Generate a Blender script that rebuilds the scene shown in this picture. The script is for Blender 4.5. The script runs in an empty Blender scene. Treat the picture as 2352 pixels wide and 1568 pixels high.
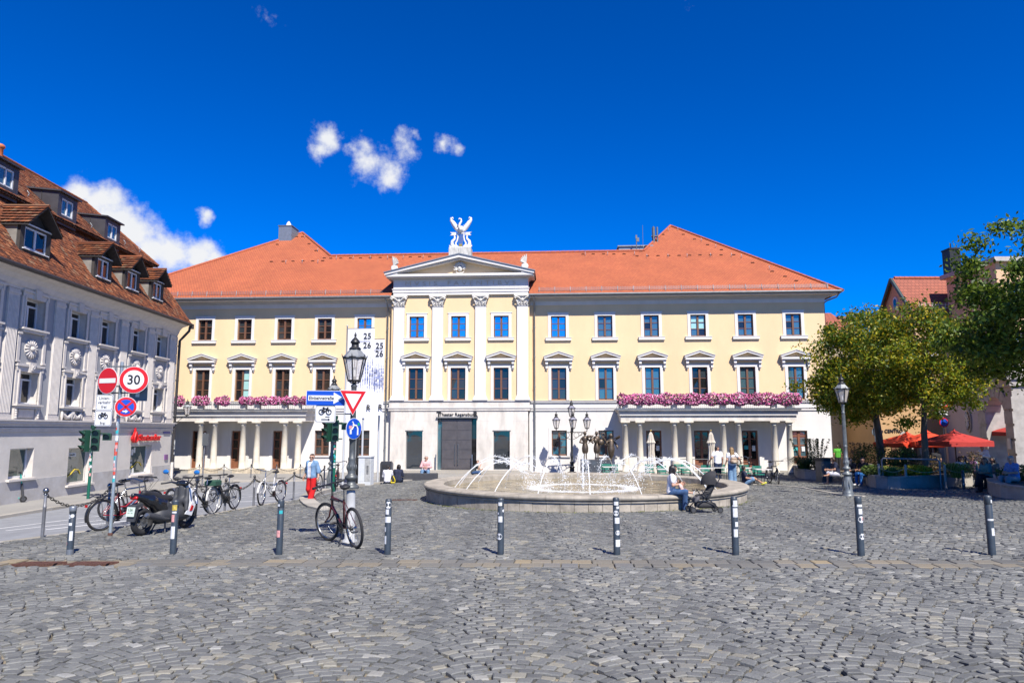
import bpy, math, random
import numpy as np
from mathutils import Vector, Matrix, Euler
R = math.radians
SC = bpy.context.scene
COL = SC.collection
rnd = random.Random(7)
nrg = np.random.default_rng(5)

# ------------------------------------------------------------------ camera
PITCH, FPX, CZ = R(7.25), 1604.0, 2.15      # tilt, focal length in photograph units (2352 wide), eye height
cam = bpy.data.cameras.new('camera')
cam.sensor_width = 36.0
cam.lens = 36.0 * FPX / 2352.0
cam.clip_start, cam.clip_end = 0.1, 3000.0
camo = bpy.data.objects.new('camera', cam)
COL.objects.link(camo)
camo.location = (0, 0, CZ)
camo.rotation_euler = (math.pi / 2 + PITCH, 0, 0)
SC.camera = camo

# ------------------------------------------------------------------ sky, sun, exposure
SUN_EL, SUN_AZ = R(50), R(23)               # sun behind the camera, a little to its right
sun_dir = Vector((math.sin(SUN_AZ) * math.cos(SUN_EL), -math.cos(SUN_AZ) * math.cos(SUN_EL), math.sin(SUN_EL)))
sl = bpy.data.lights.new('sun', 'SUN')
sl.energy, sl.angle, sl.color = 5.0, R(0.53), (1.0, 0.94, 0.85)
so = bpy.data.objects.new('sun', sl)
COL.objects.link(so)
so.location = (10, -20, 40)
so.rotation_euler = (-sun_dir).to_track_quat('-Z', 'Y').to_euler()
SC.view_settings.view_transform = 'Standard'
SC.view_settings.look = 'None'
SC.view_settings.exposure = 0.86
SC.view_settings.gamma = 1.0
SC.view_settings.use_curve_mapping = False

def pray(px, py):
    u, v = (px - 1176) / FPX, (784 - py) / FPX
    return Vector((u, math.cos(PITCH) - v * math.sin(PITCH), math.sin(PITCH) + v * math.cos(PITCH)))

W = bpy.data.worlds.new('World')
SC.world = W
W.use_nodes = True
nt = W.node_tree
nt.nodes.clear()
def N(tree, typ, **kw):
    n = tree.nodes.new(typ)
    for k, v in kw.items():
        if k == 'inp':
            for a, b in v.items():
                n.inputs[a].default_value = b
        else:
            setattr(n, k, v)
    return n
def math_(tree, op, a, b=None, c=None, clamp=False):
    n = tree.nodes.new('ShaderNodeMath'); n.operation = op; n.use_clamp = clamp
    for i, x in enumerate((a, b, c)):
        if x is None: continue
        if isinstance(x, (int, float)): n.inputs[i].default_value = x
        else: tree.links.new(x, n.inputs[i])
    return n.outputs[0]
L = nt.links.new
sky = N(nt, 'ShaderNodeTexSky', sky_type='NISHITA', sun_disc=False, sun_elevation=SUN_EL, sun_rotation=math.pi - SUN_AZ,
        air_density=1.0, dust_density=0.0, ozone_density=3.5, altitude=400)
tint = N(nt, 'ShaderNodeMix', data_type='RGBA', blend_type='MULTIPLY', inp={'Factor': 1.0})   # deep polarised blue, the same all over the sky
tint.inputs['B'].default_value = (0.22, 0.66, 1.24, 1)
L(sky.outputs[0], tint.inputs['A'])
hs = N(nt, 'ShaderNodeHueSaturation', inp={'Hue': 0.5, 'Saturation': 1.12, 'Value': 1.0})
gm = N(nt, 'ShaderNodeGamma', inp={'Gamma': 1.22})
L(tint.outputs['Result'], gm.inputs[0])
L(gm.outputs[0], hs.inputs['Color'])
tc = N(nt, 'ShaderNodeTexCoord')
n1 = N(nt, 'ShaderNodeTexNoise', inp={'Scale': 9.0, 'Detail': 6.0, 'Roughness': 0.6})
L(tc.outputs['Generated'], n1.inputs['Vector'])
n2 = N(nt, 'ShaderNodeTexNoise', inp={'Scale': 34.0, 'Detail': 7.0, 'Roughness': 0.62})
L(tc.outputs['Generated'], n2.inputs['Vector'])
warp = N(nt, 'ShaderNodeVectorMath', operation='MULTIPLY_ADD')
warp.inputs[1].default_value = (0.05, 0.05, 0.05)
wsub = N(nt, 'ShaderNodeVectorMath', operation='SUBTRACT'); wsub.inputs[1].default_value = (0.5, 0.5, 0.5)
L(n1.outputs['Color'], wsub.inputs[0]); L(wsub.outputs[0], warp.inputs[0]); L(tc.outputs['Generated'], warp.inputs[2])
# cumulus puffs: direction and angular size of each
PUFFS = [(200, 455, 34, 1), (230, 470, 46, 1), (262, 512, 46, 1), (300, 545, 60, 1), (350, 580, 56, 1), (405, 592, 50, 1), (455, 590, 42, 1), (490, 588, 26, .9),
         (330, 610, 60, 1), (250, 560, 50, 1), (745, 322, 36, 1), (728, 345, 26, .9), (842, 362, 44, .82), (815, 345, 26, .7), (895, 402, 34, .8), (935, 345, 30, .66),
         (955, 325, 18, .6), (1022, 338, 24, .75), (1052, 347, 16, .6), (464, 499, 18, .8), (630, 40, 34, .3), (385, 75, 20, .25), (1590, 5, 26, .35)]
acc = None
for (px, py, r, wgt) in PUFFS:
    d = pray(px, py).normalized()
    dist = N(nt, 'ShaderNodeVectorMath', operation='DISTANCE'); dist.inputs[1].default_value = d
    L(warp.outputs[0], dist.inputs[0])
    m = math_(nt, 'MULTIPLY_ADD', dist.outputs['Value'], -1.0 / (1.5 * r / FPX) * wgt, wgt)
    acc = m if acc is None else math_(nt, 'SMOOTH_MAX', acc, m, 0.15)
dens = math_(nt, 'ADD', acc, math_(nt, 'MULTIPLY', math_(nt, 'SUBTRACT', n2.outputs['Fac'], 0.5), 1.25))
mask = N(nt, 'ShaderNodeMapRange', interpolation_type='SMOOTHSTEP', inp={'From Min': 0.2, 'From Max': 0.82})
L(dens, mask.inputs['Value'])
shade = N(nt, 'ShaderNodeMapRange', inp={'From Min': 0.35, 'From Max': 0.75, 'To Min': 0.72, 'To Max': 1.0})
L(n1.outputs['Fac'], shade.inputs['Value'])
ccol = N(nt, 'ShaderNodeMix', data_type='RGBA', blend_type='MIX')
ccol.inputs['A'].default_value = (7.4, 8.4, 9.9, 1); ccol.inputs['B'].default_value = (10.2, 10.2, 10.3, 1)
L(shade.outputs[0], ccol.inputs['Factor'])
mix = N(nt, 'ShaderNodeMix', data_type='RGBA')
L(mask.outputs[0], mix.inputs['Factor']); L(hs.outputs[0], mix.inputs['A']); L(ccol.outputs['Result'], mix.inputs['B'])
bg = N(nt, 'ShaderNodeBackground', inp={'Strength': 0.05})
L(mix.outputs['Result'], bg.inputs['Color'])
wo = N(nt, 'ShaderNodeOutputWorld')
L(bg.outputs[0], wo.inputs[0])

# ------------------------------------------------------------------ terrain
def gz(x, y):
    """height of the cobbled square: cross fall near the camera, gentle fall towards the theatre"""
    w = min(1.0, max(0.0, 1 - (y - 13) / 20))
    return 0.0133 * max(-16, min(16, x)) * w - 0.55 * min(1.0, max(0.0, (y - 13) / 30))
def at(px, py, dz=0.0):
    """point of the square seen at photograph position px, py"""
    d = pray(px, py); z = 0.0
    for _ in range(30):
        t = (z + dz - CZ) / d.z
        z = gz(t * d.x, t * d.y)
    return Vector((t * d.x, t * d.y, z))
def atz(px, py, z):
    d = pray(px, py); t = (z - CZ) / d.z
    return Vector((t * d.x, t * d.y, z))
def aty(px, py, y):
    d = pray(px, py); t = y / d.y
    return Vector((t * d.x, y, CZ + t * d.z))

# ------------------------------------------------------------------ materials
MATS = {}
ALB = 0.78                                  # overall reflectance, matched to the exposure
def mat(name, col, rough=0.8, met=0.0, var=0.0, vscale=6.0, bump=0.0, bscale=40.0, spec=0.5, col2=None, stretch=None, emit=None, alpha=None, coat=0.0):
    if name in MATS: return MATS[name]
    col = tuple(c * ALB for c in col); col2 = col2 and tuple(c * ALB for c in col2)
    m = bpy.data.materials.new(name); m.use_nodes = True
    t = m.node_tree; b = t.nodes['Principled BSDF']
    b.inputs['Base Color'].default_value = (*col, 1)
    b.inputs['Roughness'].default_value = rough
    b.inputs['Metallic'].default_value = met
    b.inputs['Specular IOR Level'].default_value = spec
    if coat: b.inputs['Coat Weight'].default_value = coat
    co = N(t, 'ShaderNodeTexCoord'); src = co.outputs['Object']
    if stretch:
        mp = N(t, 'ShaderNodeMapping'); mp.inputs['Scale'].default_value = stretch
        t.links.new(src, mp.inputs['Vector']); src = mp.outputs[0]
    if var or col2:
        nz = N(t, 'ShaderNodeTexNoise', inp={'Scale': vscale, 'Detail': 5.0, 'Roughness': 0.65})
        t.links.new(src, nz.inputs['Vector'])
        mx = N(t, 'ShaderNodeMix', data_type='RGBA')
        c2 = col2 or tuple(c * (1 - var) for c in col)
        c1 = col if col2 else tuple(min(1, c * (1 + var * .6)) for c in col)
        mx.inputs['A'].default_value = (*c1, 1); mx.inputs['B'].default_value = (*c2, 1)
        rg = N(t, 'ShaderNodeMapRange', inp={'From Min': 0.36, 'From Max': 0.68})
        t.links.new(nz.outputs['Fac'], rg.inputs['Value']); t.links.new(rg.outputs[0], mx.inputs['Factor'])
        t.links.new(mx.outputs['Result'], b.inputs['Base Color'])
    if bump:
        nb = N(t, 'ShaderNodeTexNoise', inp={'Scale': bscale, 'Detail': 4.0})
        t.links.new(src, nb.inputs['Vector'])
        bp = N(t, 'ShaderNodeBump', inp={'Strength': bump, 'Distance': 0.02})
        t.links.new(nb.outputs['Fac'], bp.inputs['Height']); t.links.new(bp.outputs[0], b.inputs['Normal'])
    MATS[name] = m
    return m
def rmat(name, stops, rough=0.85, noise=0.25, nscale=30.0, bump=0.3, spec=0.3):
    """material whose tone differs from piece to piece: face attribute 'tone' plus the object's own random number"""
    if name in MATS: return MATS[name]
    m = bpy.data.materials.new(name); m.use_nodes = True
    t = m.node_tree; b = t.nodes['Principled BSDF']
    b.inputs['Roughness'].default_value = rough; b.inputs['Specular IOR Level'].default_value = spec
    at_ = N(t, 'ShaderNodeAttribute', attribute_name='tone')
    oi = N(t, 'ShaderNodeObjectInfo')
    f = math_(t, 'FRACT', math_(t, 'ADD', at_.outputs['Fac'], oi.outputs['Random']))
    cr = N(t, 'ShaderNodeValToRGB'); el = cr.color_ramp.elements
    while len(el) < len(stops): el.new(0.5)
    for e_, (p_, c_) in zip(el, stops): e_.position = p_; e_.color = (*[q * ALB for q in c_], 1)
    t.links.new(f, cr.inputs[0])
    geo = N(t, 'ShaderNodeNewGeometry')
    nz = N(t, 'ShaderNodeTexNoise', inp={'Scale': nscale, 'Detail': 4.0, 'Roughness': 0.7})
    t.links.new(geo.outputs['Position'], nz.inputs['Vector'])
    big = N(t, 'ShaderNodeTexNoise', inp={'Scale': 0.55, 'Detail': 3.0})
    t.links.new(geo.outputs['Position'], big.inputs['Vector'])
    v = math_(t, 'ADD', math_(t, 'MULTIPLY_ADD', nz.outputs['Fac'], 2 * noise, 1 - noise), math_(t, 'MULTIPLY_ADD', big.outputs['Fac'], .44, -.22))
    mx = N(t, 'ShaderNodeMix', data_type='RGBA', blend_type='MULTIPLY', inp={'Factor': 1.0})
    t.links.new(cr.outputs[0], mx.inputs['A']); t.links.new(v, mx.inputs['B'])
    t.links.new(mx.outputs['Result'], b.inputs['Base Color'])
    if bump:
        bp = N(t, 'ShaderNodeBump', inp={'Strength': bump, 'Distance': 0.01})
        t.links.new(nz.outputs['Fac'], bp.inputs['Height']); t.links.new(bp.outputs[0], b.inputs['Normal'])
    MATS[name] = m
    return m
def glass(name, tint, refl=0.06, rough=0.03, var=0.0):
    """window glass that mirrors a share of the sky over a dark room"""
    if name in MATS: return MATS[name]
    m = bpy.data.materials.new(name); m.use_nodes = True
    t = m.node_tree; b = t.nodes['Principled BSDF']
    b.inputs['Base Color'].default_value = (*tint, 1); b.inputs['Roughness'].default_value = rough
    b.inputs['Specular IOR Level'].default_value = 0.5
    gl = N(t, 'ShaderNodeBsdfGlossy', inp={'Roughness': rough, 'Color': (1, 1, 1, 1)})
    co = N(t, 'ShaderNodeTexCoord'); nz = N(t, 'ShaderNodeTexNoise', inp={'Scale': 1.3, 'Detail': 1.0})
    t.links.new(co.outputs['Object'], nz.inputs['Vector'])
    bp = N(t, 'ShaderNodeBump', inp={'Strength': 0.12, 'Distance': 0.05})
    t.links.new(nz.outputs['Fac'], bp.inputs['Height'])
    t.links.new(bp.outputs[0], gl.inputs['Normal']); t.links.new(bp.outputs[0], b.inputs['Normal'])
    ms = N(t, 'ShaderNodeMixShader', inp={'Fac': refl})
    o = t.nodes['Material Output']
    t.links.new(b.outputs[0], ms.inputs[1]); t.links.new(gl.outputs[0], ms.inputs[2]); t.links.new(ms.outputs[0], o.inputs[0])
    MATS[name] = m
    return m

# ------------------------------------------------------------------ mesh builder
class MB:
    def __init__(s):
        s.v = []; s.f = []; s.m = []; s.sm = []
    def add(s, vs, fs, mi=0, sm=False):
        o = len(s.v); s.v.extend([tuple(p) for p in vs])
        for f in fs:
            s.f.append(tuple(i + o for i in f)); s.m.append(mi); s.sm.append(sm)
        return s
    def box(s, c, d, rz=0.0, mi=0, taper=1.0, M=None):
        hx, hy, hz = d[0] / 2, d[1] / 2, d[2] / 2
        ca, sa = math.cos(rz), math.sin(rz); vs = []
        for z, k in ((-hz, 1.0), (hz, taper)):
            for x, y in ((-hx, -hy), (hx, -hy), (hx, hy), (-hx, hy)):
                x *= k; y *= k
                p = Vector((x * ca - y * sa, x * sa + y * ca, z))
                if M: p = M @ p
                vs.append((p.x + c[0], p.y + c[1], p.z + c[2]))
        return s.add(vs, [(3, 2, 1, 0), (4, 5, 6, 7), (0, 1, 5, 4), (1, 2, 6, 5), (2, 3, 7, 6), (3, 0, 4, 7)], mi)
    def b2(s, lo, hi, mi=0):
        return s.box([(a + b) / 2 for a, b in zip(lo, hi)], [b - a for a, b in zip(lo, hi)], 0, mi)
    def bbox(s, c, d, bev=0.01, mi=0, rz=0.0):
        """box with a chamfer round the top"""
        ca, sa = math.cos(rz), math.sin(rz); vs = []
        for z, k in ((-d[2] / 2, 0), (d[2] / 2 - bev, 0), (d[2] / 2, bev)):
            for x, y in ((-1, -1), (1, -1), (1, 1), (-1, 1)):
                X, Y = x * (d[0] / 2 - k), y * (d[1] / 2 - k)
                vs.append((c[0] + X * ca - Y * sa, c[1] + X * sa + Y * ca, c[2] + z))
        fs = [(3, 2, 1, 0), (8, 9, 10, 11)]
        for r in (0, 4):
            for i in range(4): fs.append((r + i, r + (i + 1) % 4, r + 4 + (i + 1) % 4, r + 4 + i))
        return s.add(vs, fs, mi)
    def prism(s, poly, a, b, axis='z', mi=0):
        """polygon extruded along axis from a to b; poly coordinates are the two other axes in order"""
        n = len(poly); vs = []
        for h in (a, b):
            for (p, q) in poly:
                vs.append({'z': (p, q, h), 'y': (p, h, q), 'x': (h, p, q)}[axis])
        fs = [tuple(range(n - 1, -1, -1)), tuple(range(n, 2 * n))]
        for i in range(n): fs.append((i, (i + 1) % n, n + (i + 1) % n, n + i))
        if axis == 'y': fs = [tuple(reversed(f)) for f in fs]
        return s.add(vs, fs, mi)
    def cyl(s, p, q, r0, r1=None, n=10, caps=True, mi=0, sm=True):
        p, q = Vector(p), Vector(q); r1 = r0 if r1 is None else r1
        d = (q - p); 
        if d.length < 1e-9: return s
        d.normalize()
        a = d.orthogonal().normalized(); b = d.cross(a); vs = []
        for c, r in ((p, r0), (q, r1)):
            for i in range(n):
                t = 2 * math.pi * i / n
                vs.append(c + (a * math.cos(t) + b * math.sin(t)) * r)
        fs = [(i, (i + 1) % n, n + (i + 1) % n, n + i) for i in range(n)]
        s.add(vs, fs, mi, sm)
        if caps: s.add(vs, [tuple(range(n - 1, -1, -1)), tuple(range(n, 2 * n))], mi)
        return s
    def lathe(s, prof, n=16, o=(0, 0, 0), mi=0, sm=True, flute=0.0, nf=0):
        vs = []; k = len(prof)
        for (r, z) in prof:
            for i in range(n):
                t = 2 * math.pi * i / n
                rr = r
                vs.append((o[0] + rr * math.cos(t), o[1] + rr * math.sin(t), o[2] + z))
        fs = []
        for j in range(k - 1):
            for i in range(n):
                fs.append((j * n + i, j * n + (i + 1) % n, (j + 1) * n + (i + 1) % n, (j + 1) * n + i))
        s.add(vs, fs, mi, sm)
        s.add(vs, [tuple(range(n - 1, -1, -1)), tuple(range((k - 1) * n, k * n))], mi)
        return s
    def tube(s, pts, r, n=6, mi=0, closed=False, sm=True):
        pts = [Vector(p) for p in pts]; k = len(pts); vs = []
        rr = r if isinstance(r, (list, tuple)) else [r] * k
        up = None
        for j in range(k):
            if closed: d = pts[(j + 1) % k] - pts[j - 1]
            else: d = pts[min(j + 1, k - 1)] - pts[max(j - 1, 0)]
            d = d.normalized() if d.length > 1e-9 else Vector((0, 0, 1))
            if up is None: up = d.orthogonal().normalized()
            a = up - d * up.dot(d)
            a = a.normalized() if a.length > 1e-6 else d.orthogonal().normalized()
            up = a; b = d.cross(a)
            for i in range(n):
                t = 2 * math.pi * i / n
                vs.append(pts[j] + (a * math.cos(t) + b * math.sin(t)) * rr[j])
        fs = []
        for j in range(k if closed else k - 1):
            j2 = (j + 1) % k
            for i in range(n): fs.append((j * n + i, j * n + (i + 1) % n, j2 * n + (i + 1) % n, j2 * n + i))
        s.add(vs, fs, mi, sm)
        if not closed: s.add(vs, [tuple(range(n - 1, -1, -1)), tuple(range((k - 1) * n, k * n))], mi)
        return s
    def ring(s, c, axis, Rr, r, nR=24, nr=6, mi=0, a0=0.0, a1=2 * math.pi):
        ax = Vector(axis).normalized(); a = ax.orthogonal().normalized(); b = ax.cross(a)
        if abs(ax.y) > .9: a, b = Vector((1, 0, 0)), Vector((0, 0, 1))
        full = abs(a1 - a0 - 2 * math.pi) < 1e-6
        k = nR if full else nR + 1
        pts = [Vector(c) + (a * math.cos(a0 + (a1 - a0) * i / nR) + b * math.sin(a0 + (a1 - a0) * i / nR)) * Rr for i in range(k)]
        return s.tube(pts, r, nr, mi, closed=full)
    def ball(s, c, r, nu=10, nv=6, mi=0, M=None):
        if isinstance(r, (int, float)): r = (r, r, r)
        vs = []
        for j in range(nv + 1):
            t = math.pi * j / nv
            for i in range(nu):
                u = 2 * math.pi * i / nu
                p = Vector((r[0] * math.sin(t) * math.cos(u), r[1] * math.sin(t) * math.sin(u), r[2] * math.cos(t)))
                if M: p = M @ p
                vs.append((p.x + c[0], p.y + c[1], p.z + c[2]))
        fs = [(j * nu + i, (j + 1) * nu + i, (j + 1) * nu + (i + 1) % nu, j * nu + (i + 1) % nu) for j in range(nv) for i in range(nu)]
        return s.add(vs, fs, mi, True)
    def disc(s, c, axis, r, n=24, th=0.004, mi=0):
        ax = Vector(axis).normalized()
        return s.cyl(Vector(c) - ax * th / 2, Vector(c) + ax * th / 2, r, r, n, True, mi, False)
    def quad(s, a, b, c, d, mi=0): return s.add([a, b, c, d], [(0, 1, 2, 3)], mi)
    def mesh(s, name, mats):
        me = bpy.data.meshes.new(name)
        me.from_pydata(s.v, [], s.f)
        for m in (mats if isinstance(mats, (list, tuple)) else [mats]): me.materials.append(m)
        me.polygons.foreach_set('material_index', s.m)
        me.polygons.foreach_set('use_smooth', s.sm)
        me.update()
        return me
    def obj(s, name, mats, parent=None, loc=(0, 0, 0), rz=0.0):
        return mob(name, s.mesh(name, mats), parent, loc, rz)
def mob(name, me, parent=None, loc=(0, 0, 0), rz=0.0):
    o = bpy.data.objects.new(name, me); COL.objects.link(o)
    o.location = loc
    if rz: o.rotation_euler = (0, 0, rz)
    if parent: o.parent = parent
    return o
def tag(o, label=None, cat=None, group=None, kind=None):
    if label: o['label'] = label
    if cat: o['category'] = cat
    if group: o['group'] = group
    if kind: o['kind'] = kind
    return o
def thing(name, label, cat, loc=(0, 0, 0), rz=0.0, group=None):
    o = bpy.data.objects.new(name, None); COL.objects.link(o)
    o.empty_display_size = 0.2
    o.location = loc; o.rotation_euler = (0, 0, rz)
    return tag(o, label, cat, group)
KIDS = {}
def kids(o): return list(o.children)
def dup(o, loc=None, rz=None, label=None, group=None, parent=None, scale=None):
    def cp(src, par):
        c = src.copy(); COL.objects.link(c)
        if par: c.parent = par
        for ch in kids(src): cp(ch, c)
        return c
    c = cp(o, parent)
    if loc is not None: c.location = loc
    if rz is not None: c.rotation_euler = (0, 0, rz)
    if label: c['label'] = label
    if group: c['group'] = group
    if scale: c.scale = (scale,) * 3
    return c
def numesh(name, V, F, mats, tone=None, smooth=False, mi=None):
    """mesh from numpy arrays; F is n x 4 (or n x 3)"""
    me = bpy.data.meshes.new(name)
    V = np.asarray(V, dtype=np.float32); F = np.asarray(F, dtype=np.int32); n, k = F.shape
    me.vertices.add(len(V)); me.vertices.foreach_set('co', V.ravel())
    me.loops.add(n * k); me.loops.foreach_set('vertex_index', F.ravel())
    me.polygons.add(n); me.polygons.foreach_set('loop_start', np.arange(0, n * k, k, dtype=np.int32))
    if mi is not None: me.polygons.foreach_set('material_index', np.asarray(mi, dtype=np.int32))
    for m in (mats if isinstance(mats, (list, tuple)) else [mats]): me.materials.append(m)
    me.polygons.foreach_set('use_smooth', np.full(n, smooth))
    if tone is not None:
        a = me.attributes.new('tone', 'FLOAT', 'FACE'); a.data.foreach_set('value', np.asarray(tone, dtype=np.float32))
    me.update(calc_edges=True)
    return me
def text(s, size, depth, m, name, parent=None, loc=(0, 0, 0), rot=(math.pi / 2, 0, 0), align='CENTER', bold=0.0, sx=1.0):
    cu = bpy.data.curves.new('lettering', 'FONT')
    cu.body = s; cu.size = size; cu.extrude = depth; cu.align_x = align; cu.align_y = 'CENTER'; cu.offset = bold; cu.resolution_u = 3
    to = bpy.data.objects.new('lettering', cu); COL.objects.link(to)
    bpy.context.view_layer.update()
    me = bpy.data.meshes.new_from_object(to.evaluated_get(bpy.context.evaluated_depsgraph_get()))
    bpy.data.objects.remove(to)
    me.materials.clear(); me.materials.append(m)
    o = mob(name, me, parent, loc); o.rotation_euler = rot; o.scale = (sx, 1, 1)
    return o
def arc(c, r, a0, a1, n, plane='xz'):
    out = []
    for i in range(n + 1):
        t = a0 + (a1 - a0) * i / n
        p, q = r * math.cos(t), r * math.sin(t)
        out.append((c[0] + p, c[1], c[2] + q) if plane == 'xz' else (c[0] + p, c[1] + q, c[2]) if plane == 'xy' else (c[0], c[1] + p, c[2] + q))
    return out
def wall_holes(mb, x0, x1, z0, z1, holes, y=0.0, depth=0.25, mi=0, mir=None):
    """wall face in the plane y with rectangular openings (x0,x1,z0,z1) and their reveals going back"""
    mir = mi if mir is None else mir
    xs = sorted({x0, x1, *[v for h in holes for v in h[:2] if x0 < v < x1]}); zs = sorted({z0, z1, *[v for h in holes for v in h[2:4] if z0 < v < z1]})
    for i in range(len(xs) - 1):
        run = None
        for j in range(len(zs) - 1):
            cx, cz = (xs[i] + xs[i + 1]) / 2, (zs[j] + zs[j + 1]) / 2
            hit = any(h[0] < cx < h[1] and h[2] < cz < h[3] for h in holes)
            if not hit: mb.quad((xs[i], y, zs[j]), (xs[i + 1], y, zs[j]), (xs[i + 1], y, zs[j + 1]), (xs[i], y, zs[j + 1]), mi)
    for (a, b, c, d) in [h[:4] for h in holes]:
        Y = y + depth
        mb.quad((a, y, c), (a, Y, c), (a, Y, d), (a, y, d), mir); mb.quad((b, Y, c), (b, y, c), (b, y, d), (b, Y, d), mir)
        mb.quad((a, y, d), (a, Y, d), (b, Y, d), (b, y, d), mir); mb.quad((a, Y, c), (a, y, c), (b, y, c), (b, Y, c), mir)
# ================================================================== GROUND
EDGE = [(-8, -17.0), (8, -12.6), (13.5, -11.2), (15.1, -10.8), (17.2, -9.7), (19.2, -8.75), (21.3, -8.45), (23.2, -8.1), (25.4, -7.5), (27.4, -7.25), (31.6, -7.05), (34.3, -6.2), (39.4, -4.25), (39.7, -4.1), (60, 4.0)]
def xl(y): return float(np.interp(y, [e[0] for e in EDGE], [e[1] for e in EDGE]))
def kx(y): return -16.95 + 0.035 * (y - 25) if y < 31 else -16.74 - max(0, y - 33) * 0.05     # kerb of the pavement by the grey house
def rz(x, y):
    a, b = xl(y), kx(y)
    t = min(1, max(0, (a - x) / (a - b)))
    return (gz(a, y) - 0.07) * (1 - t) - 0.74 * t
WALKZ = -0.62                                                         # pavement before the theatre
m_joint = mat('joint_sand', (.33, .28, .20), .95, col2=(.045, .04, .034), vscale=3.2, bump=.5, bscale=60)
m_cob = rmat('granite_setts', [(0, (.112, .115, .112)), (.3, (.142, .146, .141)), (.62, (.168, .172, .165)), (.85, (.19, .193, .182)), (.96, (.25, .236, .19)), (1, (.31, .312, .295))], .62, .3, 42, .7, .5)
m_slab = rmat('yellowish_setts', [(0, (.13, .13, .125)), (.4, (.17, .165, .15)), (.75, (.23, .2, .15)), (.9, (.16, .165, .17)), (1, (.29, .235, .15))], .75, .2, 40, .3)
m_kerb = rmat('kerb_granite', [(0, (.30, .28, .24)), (.5, (.36, .34, .30)), (1, (.42, .39, .34))], .85, .15, 25, .25)
m_asph = mat('pale_asphalt', (.255, .265, .285), .9, var=.16, vscale=1.6, bump=.25, bscale=160, spec=.3)
m_walk = rmat('small_setts', [(0, (.19, .19, .2)), (.5, (.25, .245, .24)), (1, (.31, .3, .28))], .85, .25, 22, .6)
m_mark = mat('road_paint', (.74, .75, .76), .75, var=.18, vscale=14)
m_earth = mat('earth', (.22, .2, .17), .95, var=.3, vscale=.4)
m_rust = mat('rusty_cover', (.115, .055, .042), .8, var=.35, vscale=30, bump=.6, bscale=90, spec=.3)
m_moss = mat('moss', (.09, .12, .025), .95, var=.5, vscale=20)

def ruled(name, ys, xa, xb, zf, n, m, dz=0.0):
    V = []; F = []
    for y in ys:
        a, b = xa(y), xb(y)
        for i in range(n + 1):
            x = a + (b - a) * i / n
            V.append((x, y, zf(x, y) + dz))
    for j in range(len(ys) - 1):
        for i in range(n):
            F.append((j * (n + 1) + i, j * (n + 1) + i + 1, (j + 1) * (n + 1) + i + 1, (j + 1) * (n + 1) + i))
    return mob(name, numesh(name, V, F, m))
yy = [float(v) for v in np.arange(-8, 60.1, 1.0)] + []
base = MB(); base.quad((-900, -300, -1.3), (900, -300, -1.3), (900, 1500, -1.3), (-900, 1500, -1.3))
ground = tag(base.obj('ground', m_earth), 'flat ground carrying on behind the houses', None, None, 'structure')
plaza = tag(ruled('plaza', sorted(set(yy + [e[0] for e in EDGE])), xl, lambda y: 60.0, gz, 60, m_joint, -0.034), 'square of grey granite setts rising to the right', None, None, 'structure')
yr = [float(v) for v in np.arange(-8, 39.8, 0.5)] + [39.75]
road = tag(ruled('road', yr, kx, lambda y: xl(y) - 0.06, rz, 14, m_asph), 'pale grey asphalt road between the square and the grey house', None, None, 'structure')

# pavements with kerb stones
def stones_along(parent, pts, w, h, zf, lmean, m, name='kerb_stone', gap=0.012, side=0.5):
    """kerb stones of width w laid end to end along a polyline; zf gives the height of their tops"""
    P = [Vector((p[0], p[1])) for p in pts]
    seg = [(P[i + 1] - P[i]).length for i in range(len(P) - 1)]; tot = sum(seg); n = max(1, round(tot / lmean))
    def pt(s):
        for i, l in enumerate(seg):
            if s <= l or i == len(seg) - 1: return P[i] + (P[i + 1] - P[i]) * min(1.0, s / l)
            s -= l
    protos = [MB().bbox((0, 0, -h / 2), (1, w, h), 0.012).mesh('kerb_stone', m) for _ in range(1)]
    for k in range(n):
        a, b = pt(tot * k / n), pt(tot * (k + 1) / n); d = b - a
        o = mob(name, protos[0], parent)
        nrm = Vector((-d.y, d.x)).normalized()
        c = (a + b) / 2 + nrm * w * (side - 0.5)
        za, zb = zf(a.x, a.y), zf(b.x, b.y)
        o.location = (c.x, c.y, (za + zb) / 2 + rnd.uniform(-.004, .004))
        o.rotation_euler = (0, -math.atan2(zb - za, d.length), math.atan2(d.y, d.x)); o.scale = (d.length - gap, 1, 1)
yw = [float(v) for v in np.arange(4, 40.6, 1.2)]
walk = tag(ruled('pavement', yw, lambda y: -21.5, lambda y: kx(y) - 0.0, lambda x, y: -0.64, 8, m_walk), 'narrow sett pavement along the grey house', None, None, 'structure')
stones_along(walk, [(kx(y) + .09, y) for y in np.arange(12, 40.4, 2.0)], .18, .3, lambda x, y: -.625, 1.0, m_kerb)
walk2 = tag(ruled('pavement', [39.75, 41, 43, 45, 47, 50], lambda y: -30.0, lambda y: min(xl(y), 9) - .05, lambda x, y: WALKZ, 12, m_walk), 'sett pavement with chain posts before the theatre', None, None, 'structure')
stones_along(walk2, [(-17.6, 39.66), (-4.3, 39.66)], .2, .3, lambda x, y: WALKZ + .012, 1.0, m_kerb)
stones_along(plaza, [(xl(y), y) for y in np.arange(12.5, 25.3, .8)], .14, .3, lambda x, y: gz(x, y) + .006, .9, m_kerb)
# wide pale kerb that curls round the lamp corner
ring = [at(735, 1171), at(712, 1166), at(696, 1157), at(690, 1148), at(696, 1139), at(712, 1131), at(737, 1125)]
edge2 = [at(737, 1125), at(800, 1113), at(880, 1107), at(950, 1100), at(1000, 1097)]
stones_along(plaza, ring, .5, .3, lambda x, y: gz(x, y) + .07, 1.05, m_kerb, side=0.1)
stones_along(plaza, edge2, .35, .4, lambda x, y: gz(x, y) + .03, 1.2, m_kerb, side=0.1)
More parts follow.
